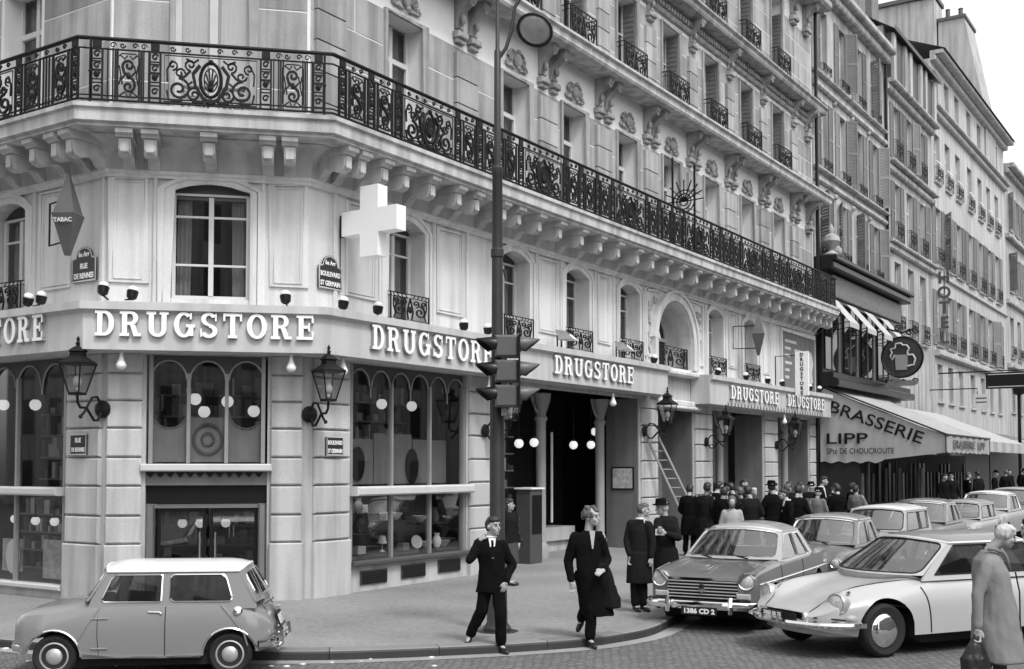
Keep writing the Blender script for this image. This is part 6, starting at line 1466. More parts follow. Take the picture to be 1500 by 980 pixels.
# ---------------------------------------------------------------- pale fastback with a long sloping nose
M_ds = paint('car_paint_pale', .44); M_dsr = paint('car_paint_roof', .18)
ds = Car(L=4.84, W=[(0, .5), (.06, .6), (.2, .72), (.45, .82), (.9, .885), (1.6, .9), (3.0, .89), (4.2, .78), (4.7, .64), (4.84, .5)], zs=[(0, .5), (.1, .55), (.3, .66), (.6, .74), (1.0, .8), (1.6, .86), (3.4, .86), (4.3, .78), (4.7, .66), (4.84, .5)], zd=[(0, .54), (.12, .6), (.35, .68), (.8, .81), (1.2, .9), (1.6, .98), (3.6, .98), (4.3, .84), (4.7, .7), (4.84, .52)],
         sill=[(0, .36), (.2, .32), (.6, .26), (3.6, .26), (4.5, .3), (4.84, .38)], axles=(.86, 3.98), ar=.4, wr=.33, zm=.6, tuck=.05, tumble=.10, pw=2.4, fb=[(0, 0), (.14, .01), (.3, .1), (.5, .11), (.9, .08), (1.5, .02), (1.8, 0), (4.8, 0)], fbc=.78, fbw=.2, spats=((3.5, 4.5, .42),), cab=(1.5, 4.1), roof=(2.1, 3.4), belt=.93, roofz=1.36, crown=1.44, gw=(.76, .6), bul=(.34, .2, .15, .1), rp=1.3, zcowl=.97, zdeck=.95, mar=(.04, .06, .1), mar2=(.08, .1, .1), clr=.13, trim=M_rubber, gut=M_white, lip=0, lipm=M_ds, ub0=1.3)
d = empty('parked_car', (14.5, 5.25, 0), rad(-32), 'pale fastback saloon with long sloping nose and shark-like front, double parked', 'car', 'parked cars'); d.scale = (1.07, 1.07, 1.04)
bo = ds.body(d, M_ds); ds.wheels(d, cap_mesh(.33, 'dome'), .86)
ds.greenhouse(d, M_ds, M_dsr, [[(1.72, .97), (2.74, .97), (2.74, 1.325), (2.17, 1.325)], [(2.82, .97), (3.7, .97), (3.4, 1.325), (2.82, 1.325)]])
for sy in (-1, 1): headlamp(d, (.25, sy * .66, .66), .125, (-1, sy * .16, .1), M_steelpaint)
# front apron, bumper blades, plate recess
bumper(d, [(.5, .86, .42), (.25, .8, .42), (.02, .62, .42), (-.09, .3, .42), (-.11, 0, .42), (-.09, -.3, .42), (.02, -.62, .42), (.25, -.8, .42), (.5, -.86, .42)], [(0, -.035), (.05, -.03), (.07, 0), (.06, .03), (0, .045)], M_chrome)
b = MB(); b.prism([(-.5, .43), (.5, .43), (.42, .55), (-.42, .55)], lambda a, dd, z: (-dd + .02 + abs(a) * .1, a, z), .05, .1); o = child('plate_surround', b.mesh('plate_surround', M_chrome), d)
b = MB(); b.prism(rrect(-.34, .34, .455, .53, .035), lambda a, dd, z: (-dd + .02, a, z), .095, .105); child('plate_recess', b.mesh('plate_recess', M_black), o)
numberplate(d, '7083 SB 75', (-.09, .1, .492), .4, .075)
bumper(d, [(.5, .74, .32), (.22, .58, .32), (.12, .2, .32), (.12, -.2, .32), (.22, -.58, .32), (.5, -.74, .32)], [(0, -.06), (.02, -.05), (.03, .06), (0, .1)], M_ds, 'apron')
b = MB()
for sy in (-1, 1):
    b.tube([(x, sy * y, ds.top(x, y) + .002) for x, y in ((.05, .42), (.2, .46), (.35, .53), (.6, .6), (.9, .62), (1.3, .64), (1.55, .7))], .006, 4)
    b.tube([ds.side(x, z, .001, sy) for x, z in ((.02, .5), (.2, .49), (.4, .47), (.46, .44))], .012, 4)
child('bonnet_seam', b.mesh('bonnet_seam', M_rubber), d)
for sy in (-1, 1):
    ds.seam(d, [(1.52, .28), (1.5, .5), (1.46, .72), (1.42, .84)], sy, .009); ds.seam(d, [(2.76, .28), (2.76, .86)], sy)
    b = MB(); b.lathe([(.03, 0), (.09, .01), (.001, .03)], ds.side(.36, .5, 0, sy), 12, 0, Vector((-.6, sy, 0)).normalized().to_track_quat('Z', 'Y').to_matrix() @ Matrix.Diagonal((1, .5, 1)).to_3x3()); child('indicator', b.mesh('indicator', M_amber), d)
b = MB(); b.tube([(.42, -.66, .78), (.46, -.66, .8)], .02, 5); child('lamp_crest', b.mesh('lamp_crest', M_chrome), d)
# roof load on the pale car: a folded tarpaulin along the roof
# ---------------------------------------------------------------- cars queued behind
def saloon(key, x, y, rz, label, mb_, mr_, L=3.7, H=1.42, W=.74, hood=.85, kind=0):
    c = Car(L=L, W=[(0, W - .1), (.08, W - .03), (.3, W), (L - .3, W), (L - .05, W - .05), (L, W - .1)], zs=[(0, .6), (.08, hood - .12), (.3, hood - .06), (L * .3, hood), (L - .3, hood), (L, .65)], zd=[(0, .62), (.08, hood - .08), (.3, hood), (L * .28, hood + .08), (L - .4, hood + .06), (L, .68)], sill=[(0, .38), (.3, .27), (L - .3, .27), (L, .36)], axles=(L * .17, L * .8), ar=.34, wr=.29, zm=.58, tuck=.07, tumble=.05, pw=3, fb=[(0, 0), (.1, .03), (1.2, .0), (L, 0)], fbc=.85, fbw=.15,
            cab=(L * .26, L * (.98 if kind else .84)), roof=(L * .4, L * (.94 if kind else .7)), belt=hood + .05, roofz=H - .09, crown=H - .02, gw=(W - .06, W - .15), bul=(.1, .07, .04, .04), rp=1.2, zcowl=hood + .08, zdeck=hood + .06, mar=(.06, .08, .1), mar2=(.1, .12, .1), clr=.14, trim=M_chrome if key % 2 else M_rubber, gut=M_chrome if key % 2 else mr_, lipm=mb_, lip=0)
    e = empty('parked_car', (x, y, gz(x)), rz, label, 'car', 'parked cars'); c.body(e, mb_); c.wheels(e, cap_mesh(.29, 'dome'))
    c.greenhouse(e, mb_, mr_, side_wins(c.cab[0], c.roof[0], c.roof[1], c.cab[1], c.belt, c.roofz, (c.roof[0] + c.roof[1]) / 2 + .1, .08))
    for sy in (-1, 1): headlamp(e, (.0, sy * (W - .19), hood - .2), .085, (-1, 0, .03))
    b = MB(); b.box(-.02, .03, -W + .35, W - .35, .48, hood - .16); g_ = child('grille', b.mesh('grille', M_black), e)
    b = MB()
    for k in range(5): z = .5 + (hood - .2 - .5) * k / 4; b.box(-.035, -.02, -W + .36, W - .36, z, z + .012)
    child('grille_bars', b.mesh('grille_bars', M_steelpaint), g_)['kind'] = 'stuff'
    bumper(e, [(.2, W, .42), (.0, W - .05, .42), (-.08, .4, .42), (-.1, 0, .42), (-.08, -.4, .42), (.0, -W + .05, .42), (.2, -W, .42)], [(0, -.05), (.04, -.03), (.04, .03), (0, .05)])
    b = MB()
    for yy in (-.28, .22): b.tube([c.gw_(yy, .02, .02), c.gw_(yy + .4, .02, .16)], .009, 4)
    child('wiper', b.mesh('wiper', M_black), e); return e
P1, P2, P3 = paint('car_paint_dark', .06), paint('car_paint_light2', .34), paint('car_paint_mid2', .14)
saloon(1, 20.5, 7.0, rad(2), 'dark small saloon right behind the grey wide-grille car', P3, paint('car_paint_mid3', .24), 3.5, 1.47)
saloon(2, 24.2, 7.05, 0, 'small car with white roof third from the corner along the kerb', P2, M_mroof, 3.4, 1.5, .74, .88, 1)
saloon(3, 27.8, 7.0, rad(1), 'dark grey saloon fourth along the kerb, chrome screen trim', P3, P3, 3.6, 1.52, .75, .9)
saloon(4, 31.7, 6.9, 0, 'small low pale car fifth along the kerb', P2, P2, 3.3, 1.36, .7, .8, 1)
saloon(5, 35.3, 6.9, 0, 'pale saloon sixth along the kerb behind the old man', P2, M_mroof, 3.9, 1.5, .76, .88)
saloon(6, 39.5, 6.9, 0, 'grey saloon farthest along the kerb at the photo edge', P3, P2, 4, 1.5, .76, .9)
# ================================================================== people
M_skin = mat('skin', .36, .55, .08, 14, spec=.35); M_lip = mat('lips', .2, .5, .1, 20); M_eye = mat('eye_dark', .05, .3, .1, 20)
def cloth(name, v, var=.15): return mat(name, v, .95, var, 5, .25, 160, spec=.06, fine=.08)
C_black, C_dark, C_mid, C_light, C_rain = cloth('black_cloth', .007), cloth('dark_cloth', .014), cloth('mid_cloth', .07), cloth('light_cloth', .36), cloth('raincoat_cloth', .23, .1)
C_white = cloth('white_cloth', .75, .05); M_shoe = mat('shoe_leather', .015, .3, .2, 10); H_dark, H_mid, H_grey = mat('dark_hair', .025, .5, .4, 30), mat('brown_hair', .085, .5, .5, 40), mat('grey_hair', .5, .6, .3, 40)
M_bag = mat('black_leather', .016, .35, .3, 12, .3, 60)
_dgs = None
def remesh(b, name, m, vox, smooth=2, fold=0., ff=7., seed=0.):
    me = bpy.data.meshes.new(name); me.from_pydata([tuple(v) for v in b.v], [], b.f)
    bm = bmesh.new(); bm.from_mesh(me); bmesh.ops.recalc_face_normals(bm, faces=bm.faces); bm.to_mesh(me); bm.free()
    o = bpy.data.objects.new('tmp', me); COL.objects.link(o)
    r = o.modifiers.new('r', 'REMESH'); r.mode = 'VOXEL'; r.voxel_size = vox
    if smooth: s = o.modifiers.new('s', 'SMOOTH'); s.factor = .5; s.iterations = smooth
    dg = bpy.context.evaluated_depsgraph_get(); out = bpy.data.meshes.new_from_object(o.evaluated_get(dg)); bpy.data.objects.remove(o); bpy.data.meshes.remove(me)
    out.name = name; out.materials.clear(); out.materials.append(m)
    n = len(out.vertices)
    if fold:
        co = np.empty(n * 3, 'f'); out.vertices.foreach_get('co', co); co = co.reshape(-1, 3); nn = np.empty(n * 3, 'f'); out.vertices.foreach_get('normal', nn); nn = nn.reshape(-1, 3)
        d = np.array([noise.noise(Vector((p[0] * ff + seed, p[1] * ff, p[2] * ff * .55))) + .6 * noise.noise(Vector((p[0] * ff * 2.3, p[1] * ff * 2.3 + seed, p[2] * ff * 1.1))) + .35 * abs(noise.noise(Vector((p[0] * ff * 4, p[1] * ff * 4, p[2] * ff * 2.6 + seed)))) for p in co]); co += nn * (d * fold)[:, None]
        out.vertices.foreach_set('co', co.ravel())
    out.polygons.foreach_set('use_smooth', [True] * len(out.polygons)); out.update(); return out
def capsule(b, p0, r0, p1, r1, n=10):
    p0, p1 = Vector(p0), Vector(p1); d = p1 - p0; L = d.length
    if L < 1e-5: b.ball(p0, r0, n, 6); return
    R = d.to_track_quat('Z', 'Y').to_matrix(); pr = [(1e-4, -r0), (r0 * .7, -r0 * .72), (r0, 0)] + [(r1, L), (r1 * .7, L + r1 * .72), (1e-4, L + r1)]; b.lathe(pr, p0, n, 0, R)
def ell(b, c, r, R=None, n=14, m=9):
    pr = [(max(1e-4, math.sin(math.pi * i / m)), -math.cos(math.pi * i / m)) for i in range(m + 1)]; D = Matrix.Diagonal(r).to_3x3(); b.lathe(pr, c, n, 0, (R @ D) if R is not None else D)
def ploft(b, rings, n=18):
    """rings: (x,y,z,rx,ry[,yaw])"""
    vs = []
    for q in rings:
        x, y, z, rx, ry = q[:5]; yw = q[5] if len(q) > 5 else 0.
        for k in range(n):
            a = 2 * math.pi * k / n; u, v = rx * math.cos(a), ry * math.sin(a); vs.append((x + u * math.cos(yw) - v * math.sin(yw), y + u * math.sin(yw) + v * math.cos(yw), z))
    fs = [tuple(range(n)), tuple(range((len(rings) - 1) * n, len(rings) * n))]
    for i in range(len(rings) - 1):
        for k in range(n): fs.append((i * n + k, i * n + (k + 1) % n, (i + 1) * n + (k + 1) % n, (i + 1) * n + k))
    b.add(vs, fs)
def hand(b, w, dirv, side, curl=.5):
    """palm and five fingers from wrist w towards dirv; side = lateral unit vector on the thumb side"""
    d = Vector(dirv).normalized(); s = Vector(side); s = (s - d * s.dot(d)).normalized(); f = d.cross(s); w = Vector(w)
    capsule(b, w, .026, w + d * .03, .03); capsule(b, w + d * .03 + s * .018, .017, w + d * .085 + s * .024, .016); capsule(b, w + d * .03 - s * .012, .018, w + d * .085 - s * .02, .015); capsule(b, w + d * .03, .02, w + d * .09, .017)
    for k, (o, L) in enumerate(((.03, .062), (.01, .07), (-.011, .066), (-.03, .05))):
        p = w + d * .09 + s * o; q = p + d * L * .5 + f * curl * .016; r = q + d * L * .5 * (1 - .6 * curl) + f * curl * .034; capsule(b, p, .0095, q, .009, 8); capsule(b, q, .009, r, .0075, 8)
    p = w + d * .03 + s * .03; q = p + d * .03 + s * .024; capsule(b, p, .012, q, .011, 8); capsule(b, q, .011, q + d * .034 + s * .004 + f * .01, .008, 8)
def person(label, loc, rz=rad(-56.7), sc=1., J=None, near=False, top=(C_dark, 'coat'), leg=C_dark, hair=('short', H_dark), yaw=0., pitch=0., torso=None, skirt=None, extra=None, group=None, shirt=None, bare=False, vox=None, seed=0., fold=.008, tyaw=0., shoes=True, cat='person'):
    """J: joints in metres in the figure's own frame (x to its left when it faces -y)"""
    D = dict(head=(0, -.02, 1.63), neck=(0, .02, 1.45), shL=(-.18, .02, 1.4), elL=(-.23, .05, 1.12), haL=(-.21, -.06, .86), shR=(.18, .02, 1.4), elR=(.23, .05, 1.12), haR=(.21, -.06, .86), hipL=(-.09, .0, .9), knL=(-.1, -.03, .5), anL=(-.1, .03, .09), toL=(-.12, -.13, .035), hipR=(.09, 0, .9), knR=(.1, -.03, .5), anR=(.1, .03, .09), toR=(.12, -.13, .035), hdL=(0, -.1, -1), hdR=(0, -.1, -1), thL=(1, -.5, 0), thR=(-1, -.5, 0), cuL=.5, cuR=.5)
    D.update(J or {}); V = {k: Vector(v) if isinstance(v, tuple) else v for k, v in D.items()}
    e = empty('person', loc, rz, label, cat, group); e.scale = (sc, sc, sc); vb = vox or (.0085 if near else .017); vc = .013 if near else .022
    HR = Matrix.Rotation(yaw, 3, 'Z') @ Matrix.Rotation(pitch, 3, 'X'); hc = V['head']; hp = lambda p: tuple(hc + HR @ Vector(p))
    b = MB()
    ell(b, hp((0, .012, .03)), (.076, .094, .092), HR); ell(b, hp((0, -.03, -.045)), (.056, .062, .062), HR); ell(b, hp((0, -.07, -.085)), (.026, .022, .022), HR); ell(b, hp((0, -.066, .045)), (.058, .022, .022), HR)
    ell(b, hp((.04, -.06, -.025)), (.024, .024, .024), HR); ell(b, hp((-.04, -.06, -.025)), (.024, .024, .024), HR)
    capsule(b, hp((0, -.084, .02)), .009, hp((0, -.113, -.022)), .013, 8); ell(b, hp((0, -.086, -.058)), (.024, .012, .012), HR)
    for sx in (-1, 1): ell(b, hp((sx * .084, .008, -.005)), (.012, .022, .032), HR, 8, 6)
    capsule(b, hp((0, .03, -.04)), .052, V['neck'], .058); ell(b, V['neck'] + Vector((0, 0, -.12)), (.14, .09, .12))
    for a in 'LR':
        capsule(b, V['sh' + a], .05, V['el' + a], .038); w = V['ha' + a]; capsule(b, V['el' + a], .037, w, .024)
        hand(b, w, V['hd' + a], V['th' + a], D['cu' + a])
    hips = (V['hipL'] + V['hipR']) / 2
    capsule(b, hips, .1, V['neck'] + Vector((0, 0, -.12)), .1)
    for a in 'LR': capsule(b, V['hip' + a], .07, V['kn' + a], .05); capsule(b, V['kn' + a], .048 if not bare else .05, V['an' + a], .032); capsule(b, V['an' + a], .034, V['to' + a], .026)
    child('body', remesh(b, 'person_body', M_skin, vb, 2), e)
    if near:
        b = MB()
        for sx in (-1, 1): ell(b, hp((sx * .031, -.083, .014)), (.014, .006, .007), HR, 8, 6); ell(b, hp((sx * .033, -.087, .034)), (.017, .005, .004), HR, 8, 5)
        child('eyes', b.mesh('eyes', M_eye, True), e); b = MB(); ell(b, hp((0, -.098, -.058)), (.023, .005, .006), HR, 10, 6); child('mouth', b.mesh('mouth', M_lip, True), e)
    # hair or headgear
    kind, hm = hair; b = MB(); rr = random.Random(int(seed * 10) + 5)
    if kind in ('short', 'hat', 'bald', 'long'):
        k = .86 if kind == 'bald' else 1
        if kind != 'bald': ell(b, hp((0, .0, .082)), (.08, .092, .056), HR)
        ell(b, hp((0, .045, .02)), (.082, .07, .098 * k), HR); ks = .7 if kind == 'bald' else 1.; ell(b, hp((.06, .025, .04)), (.024 * ks, .045, .05 * ks), HR); ell(b, hp((-.06, .025, .04)), (.024 * ks, .045, .05 * ks), HR)
        if kind == 'short': ell(b, hp((.03, -.06, .095)), (.045, .03, .02), HR)
        if kind == 'bald': ell(b, hp((0, .0, .07)), (.074, .085, .052), HR)
        if kind == 'long': ell(b, hp((0, .06, -.06)), (.085, .05, .11), HR)
    if kind == 'curly':
        for i in range(70):
            t, u = rr.uniform(0, 2 * math.pi), rr.uniform(-.35, 1); x, y, z = math.cos(t) * math.sqrt(1 - u * u * .8) * .082, math.sin(t) * math.sqrt(1 - u * u * .8) * .098 + .02, .03 + u * .1
            if y < -.045 and z < .07: continue
            b.ball(hp((x, y, z)), rr.uniform(.02, .036), 6, 5)
    if kind == 'scarf':
        ell(b, hp((0, .02, .03)), (.095, .105, .115), HR); ell(b, hp((0, .0, -.09)), (.07, .08, .05), HR)
    if b.v: child('headscarf' if kind == 'scarf' else 'hair', remesh(b, 'hair', hm, .008 if near else .014, 1, .008 if kind != 'scarf' else .002, 45, seed), e)
    if kind == 'scarf':
        b = MB(); ell(b, hp((0, -.075, -.01)), (.06, .045, .075), HR); child('face', b.mesh('face', M_skin, True), e)
    if kind == 'hat':
        b = MB(); b.lathe([(.135, -.02), (.14, -.008), (.13, .0), (.095, .004), (.09, .05), (.08, .085), (.05, .075), (.001, .066)], hp((0, 0, .075)), 20, 0, HR @ Matrix.Rotation(rad(-4), 3, 'X')); child('hat', b.mesh('hat', C_black, 40), e)
    # coat or jacket with sleeves
    cm, cname = top; b = MB()
    nk = V['neck']; ctr = (V['shL'] + V['shR']) / 2
    T = torso or [(hips.x, hips.y, .78, .185, .13, tyaw), (hips.x, hips.y, .95, .175, .125, tyaw), ((hips.x + nk.x) / 2, (hips.y + nk.y) / 2, 1.12, .165, .12, tyaw), (ctr.x, ctr.y, 1.3, .19, .13, tyaw), (ctr.x, ctr.y, 1.41, .165, .1, tyaw), (nk.x, nk.y, 1.475, .07, .07, tyaw)]
    if skirt: T = skirt + T[1:] if not torso else T
    ploft(b, T)
    for a in 'LR':
        sdir = (V['ha' + a] - V['el' + a]).normalized(); capsule(b, V['sh' + a] - (V['sh' + a] - ctr) * .15, .075, V['el' + a], .06); capsule(b, V['el' + a], .06, V['ha' + a] - sdir * .02, .048)
    child(cname, remesh(b, cname, cm, vc, 2, fold, 7., seed), e)
    if not bare:
        b = MB()
        for a in 'LR': capsule(b, V['hip' + a], .1, V['kn' + a], .078); capsule(b, V['kn' + a], .076, V['an' + a] + (V['kn' + a] - V['an' + a]).normalized() * .05, .07)
        capsule(b, V['hipL'], .11, V['hipR'], .11); child('trousers', remesh(b, 'trousers', leg, vc, 2, fold * .9, 9., seed + 3), e)
    if shoes:
        for a in 'LR':
            b = MB(); t = V['to' + a]; n_ = V['an' + a]; capsule(b, n_ + Vector((0, 0, -.03)), .043, t, .036); capsule(b, n_ + (n_ - t) * .25 + Vector((0, 0, -.045)), .036, t + (t - n_) * .15, .03); child('shoe', remesh(b, 'shoe', M_shoe, .012 if near else .02, 1), e)
    if shirt:
        b = MB(); nx, ny = math.sin(shirt[0]), -math.cos(shirt[0]); tx, ty = -ny, nx
        p = lambda u, d, z: (ctr.x * .5 + nk.x * .5 + tx * u + nx * d, ctr.y * .5 + nk.y * .5 + ty * u + ny * d, z)
        b.prism([(-.048, 1.475), (.048, 1.475), (.01, 1.22), (-.01, 1.22)], lambda u, d, z: p(u, d - (z - 1.24) * .22, z), .125, .138); b.tube([p(.062 * math.cos(t), .0 - .062 * math.sin(t) * -1 if False else .062 * math.sin(t), 1.49) for t in [2 * math.pi * i / 14 for i in range(14)]], .018, 5, True); child('shirt', b.mesh('shirt', C_white), e)
        if len(shirt) > 1: b = MB(); b.prism([(-.014, 1.45), (.014, 1.45), (.02, 1.25), (0, 1.22), (-.02, 1.25)], lambda u, d, z: p(u, d - (z - 1.24) * .22, z), .139, .146); child('tie', b.mesh('tie', C_black), e)
    if extra: extra(e, V, hp)
    return e
PA = rad(-56.7)
# young man in a dark suit, hand at his collar, stepping off the kerb
person('young man in dark suit and tie with one hand raised to his neck', (12.36, 8.39, .0), PA, 1.02, dict(head=(-.02, -.02, 1.62), neck=(-.05, .01, 1.45), shL=(-.22, .02, 1.4), elL=(-.31, -.16, 1.2), haL=(-.2, -.04, 1.42), hdL=(.5, .3, .8), thL=(.5, -1, 0), shR=(.12, 0, 1.38), elR=(.22, .06, 1.12), haR=(.15, -.11, .93), hdR=(-.3, -.1, -1), hipL=(-.11, .02, .9), knL=(-.17, .03, .53), anL=(-.33, .16, .2), toL=(-.37, .04, .06), hipR=(.05, 0, .9), knR=(.07, -.08, .5), anR=(.08, .0, .1), toR=(.15, -.12, .035)),
       True, (C_black, 'jacket'), C_black, ('short', H_dark), rad(48), 0, [(-.05, .02, .78, .2, .13), (-.04, .01, .95, .175, .125), (-.045, .01, 1.12, .165, .12), (-.05, .01, 1.3, .19, .13), (-.05, .01, 1.41, .16, .1), (-.05, .01, 1.47, .07, .07)], None, None, None, (rad(12), 1), seed=1., fold=.013)
# curly-haired person in long black clothes with a coat over one arm
def coat_arm(e, V, hp):
    b = MB(); ploft(b, [(.3, -.05, .5, .12, .06), (.29, -.06, .62, .12, .065), (.24, -.08, .8, .1, .07), (.2, -.1, .98, .09, .07), (.2, -.1, 1.06, .06, .05)]); m = remesh(b, 'carried_coat', C_dark, .013, 2, .014, 9, 4.)
    o = link('carried_coat', m); o.matrix_world = Matrix.Translation(e.location) @ Matrix.Rotation(e.rotation_euler.z, 4, 'Z') @ Matrix.Diagonal((*e.scale, 1)); tag(o, 'dark coat carried over the arm of the curly-haired person', 'coat')
    b = MB(); b.prism([(-.04, 1.46), (.04, 1.46), (.008, 1.24), (-.008, 1.24)], lambda u, d, z: (.06 + u * .9, -.02 - d * .9 + (z - 1.2) * .2, z), .128, .14); child('neckline', b.mesh('neckline', M_skin), e)
person('curly-haired person in long black clothes walking with a coat on one arm', (13.42, 7.6, .0), PA, 1.08, dict(head=(.06, -.02, 1.62), neck=(.02, .01, 1.44), shL=(-.17, .02, 1.38), elL=(-.23, .05, 1.08), haL=(-.2, .0, .83), hdL=(.1, -.1, -1), shR=(.18, -.02, 1.39), elR=(.25, .04, 1.1), haR=(.2, -.18, .98), hdR=(-.6, -.6, -.2), hipL=(-.06, .05, .88), knL=(-.01, .12, .5), anL=(-.06, .28, .3), toL=(-.1, .22, .2), hipR=(.06, 0, .88), knR=(.05, -.04, .5), anR=(.03, .0, .1), toR=(.08, -.12, .035)),
       True, (C_black, 'long_coat'), C_black, ('curly', H_mid), rad(58), 0, [(.14, .02, .4, .2, .14), (.1, .02, .6, .19, .14), (.06, .01, .85, .18, .13), (.03, .01, 1.0, .165, .125), (.02, .01, 1.14, .16, .12), (.01, .01, 1.3, .185, .125), (.01, .01, 1.4, .155, .1), (.02, .01, 1.46, .07, .07)], extra=coat_arm, seed=2., fold=.012)
# man in dark overcoat seen from behind and man in a hat facing him
person('man in dark overcoat standing with his back half turned beside the grey car', (16.36, 8.3, .12), PA, 1.0, dict(head=(.07, -.0, 1.62), neck=(.02, .0, 1.45), shL=(-.15, .1, 1.4), elL=(-.2, .05, 1.12), haL=(-.16, -.06, .9), shR=(.16, -.06, 1.38), elR=(.2, -.1, 1.1), haR=(.17, -.15, .88), anL=(-.07, .05, .09), toL=(-.02, -.06, .035), knL=(-.08, 0, .5), knR=(.05, 0, .5), anR=(.06, .06, .09), toR=(.13, -.02, .035)),
       True, (C_dark, 'overcoat'), C_dark, ('bald', H_mid), rad(80), 0, None, [(.0, .0, .46, .22, .17), (.0, 0, .7, .205, .16), (.0, 0, .95, .19, .14)], seed=3., shirt=(rad(60),))
def paper(e, V, hp):
    b = MB(); b.box(-.2, -.06, -.3, -.28, 1.2, 1.3); o = link('paper', b.mesh('paper', C_white)); o.matrix_world = Matrix.Translation(e.location) @ Matrix.Rotation(e.rotation_euler.z, 4, 'Z'); tag(o, 'folded white paper in the hands of the hatted man', 'paper')
person('man in dark hat and overcoat looking at papers in his hands', (17.2, 8.25, .12), PA, 1.02, dict(head=(-.06, -.02, 1.6), neck=(.0, .01, 1.45), shL=(-.15, -.06, 1.38), elL=(-.16, -.2, 1.12), haL=(-.16, -.26, 1.2), hdL=(.1, -.3, .3), shR=(.17, .06, 1.4), elR=(.2, -.1, 1.12), haR=(-.02, -.26, 1.2), hdR=(-.6, -.3, .3)), True, (C_dark, 'overcoat'), C_dark, ('hat', H_grey), rad(-72), rad(8), None, [(.02, .0, .46, .23, .17), (.02, 0, .7, .215, .165), (.0, 0, .95, .2, .15)], paper, seed=4.)
# woman by the entrance
def hbag(e, V, hp):
    b = MB(); b.cbox(lambda a, d, z: (a, -d, z), .16, .36, -.03, .05, .72, .9, .02); b.tube([(.2, 0, .9), (.22, 0, 1.02), (.3, 0, 1.02), (.32, 0, .9)], .01, 5); o = link('handbag', b.mesh('handbag', M_bag)); o.matrix_world = Matrix.Translation(e.location) @ Matrix.Rotation(e.rotation_euler.z, 4, 'Z'); tag(o, 'dark handbag held by the woman at the entrance', 'handbag')
    b = MB()
    for z in (1.05, 1.2, 1.32): b.ball((.12, -.14, z), .018, 6, 5)
    child('buttons', b.mesh('buttons', C_mid), e)
person('woman in dark jacket and grey skirt standing before the shop entrance', (18.42, 12.15, .13), PA + rad(50), .98, dict(head=(-.05, -.02, 1.6), anL=(-.02, .0, .09), toL=(.06, -.1, .035), anR=(.1, .05, .09), toR=(.18, -.03, .035), knL=(-.02, -.03, .48), knR=(.09, 0, .48)), True, (C_dark, 'jacket'), C_mid, ('long', H_dark), rad(40), 0, [(0, 0, .86, .19, .14), (0, 0, .98, .18, .13), (0, 0, 1.12, .155, .12), (0, 0, 1.3, .17, .12), (0, 0, 1.4, .14, .09), (0, .01, 1.46, .06, .06)], None, hbag, None, None, True, seed=5.)
_w = [o for o in COL.objects if o.get('label', '').startswith('woman in dark jacket')][0]
b = MB(); ploft(b, [(.02, 0, .44, .2, .15), (.01, 0, .65, .19, .145), (0, 0, .95, .16, .12)]); child('skirt', remesh(b, 'skirt', C_mid, .015, 1, .008, 9), _w)
# old man with a bag in the foreground
def oldbag(e, V, hp):
    b = MB(); ploft(b, [(-.22, -.2, .14, .06, .07), (-.22, -.2, .2, .15, .09), (-.22, -.2, .36, .14, .09), (-.21, -.2, .5, .07, .05), (-.2, -.2, .6, .03, .025)]); o = link('carrier_bag', remesh(b, 'carrier_bag', M_bag, .012, 1, .012, 11, 3)); o.matrix_world = Matrix.Translation(e.location) @ Matrix.Rotation(e.rotation_euler.z, 4, 'Z') @ Matrix.Diagonal((*e.scale, 1)); tag(o, 'black soft bag hanging from the hand of the old man', 'bag')
    b = MB(); b.tube([(.1, -.1, 1.43), (.15, -.1, 1.36), (.2, -.07, 1.22)], .016, 5); b.tube([(-.03, -.09, 1.43), (.03, -.12, 1.43), (.1, -.1, 1.4)], .018, 5); child('collar', b.mesh('collar', C_rain, True), e)
    b = MB(); b.tube([(.27, -.12, z) for z in (.3, .7, 1.0)] + [(.24, -.1, 1.2)], .008, 4); child('coat_edge', b.mesh('coat_edge', C_dark), e)
person('old grey-haired man in pale raincoat with bowed head carrying a bag', (13.25, 2.49, .0), PA, 1.08, dict(head=(.17, -.05, 1.56), neck=(.02, .0, 1.4), shL=(-.06, -.16, 1.28), elL=(-.17, -.17, .98), haL=(-.19, -.2, .66), hdL=(-.05, 0, -1), thL=(1, -.3, 0), cuL=1., shR=(.06, .16, 1.3), elR=(.15, .2, 1.02), haR=(.25, .1, .8), hipL=(.06, -.06, .86), hipR=(.06, .06, .86), knL=(.02, -.08, .48), anL=(-.16, -.1, .12), toL=(-.04, -.12, .04), knR=(.14, .1, .48), anR=(.16, .1, .09), toR=(.3, .1, .035)),
       True, (C_rain, 'raincoat'), C_mid, ('bald', H_grey), rad(84), rad(20), [(.1, .0, .3, .27, .24), (.09, 0, .5, .25, .23), (.07, 0, .8, .22, .215), (.05, 0, 1.0, .19, .205), (.03, 0, 1.2, .17, .2), (.01, 0, 1.31, .14, .175), (.02, 0, 1.41, .08, .085)], None, oldbag, seed=6., fold=.011)
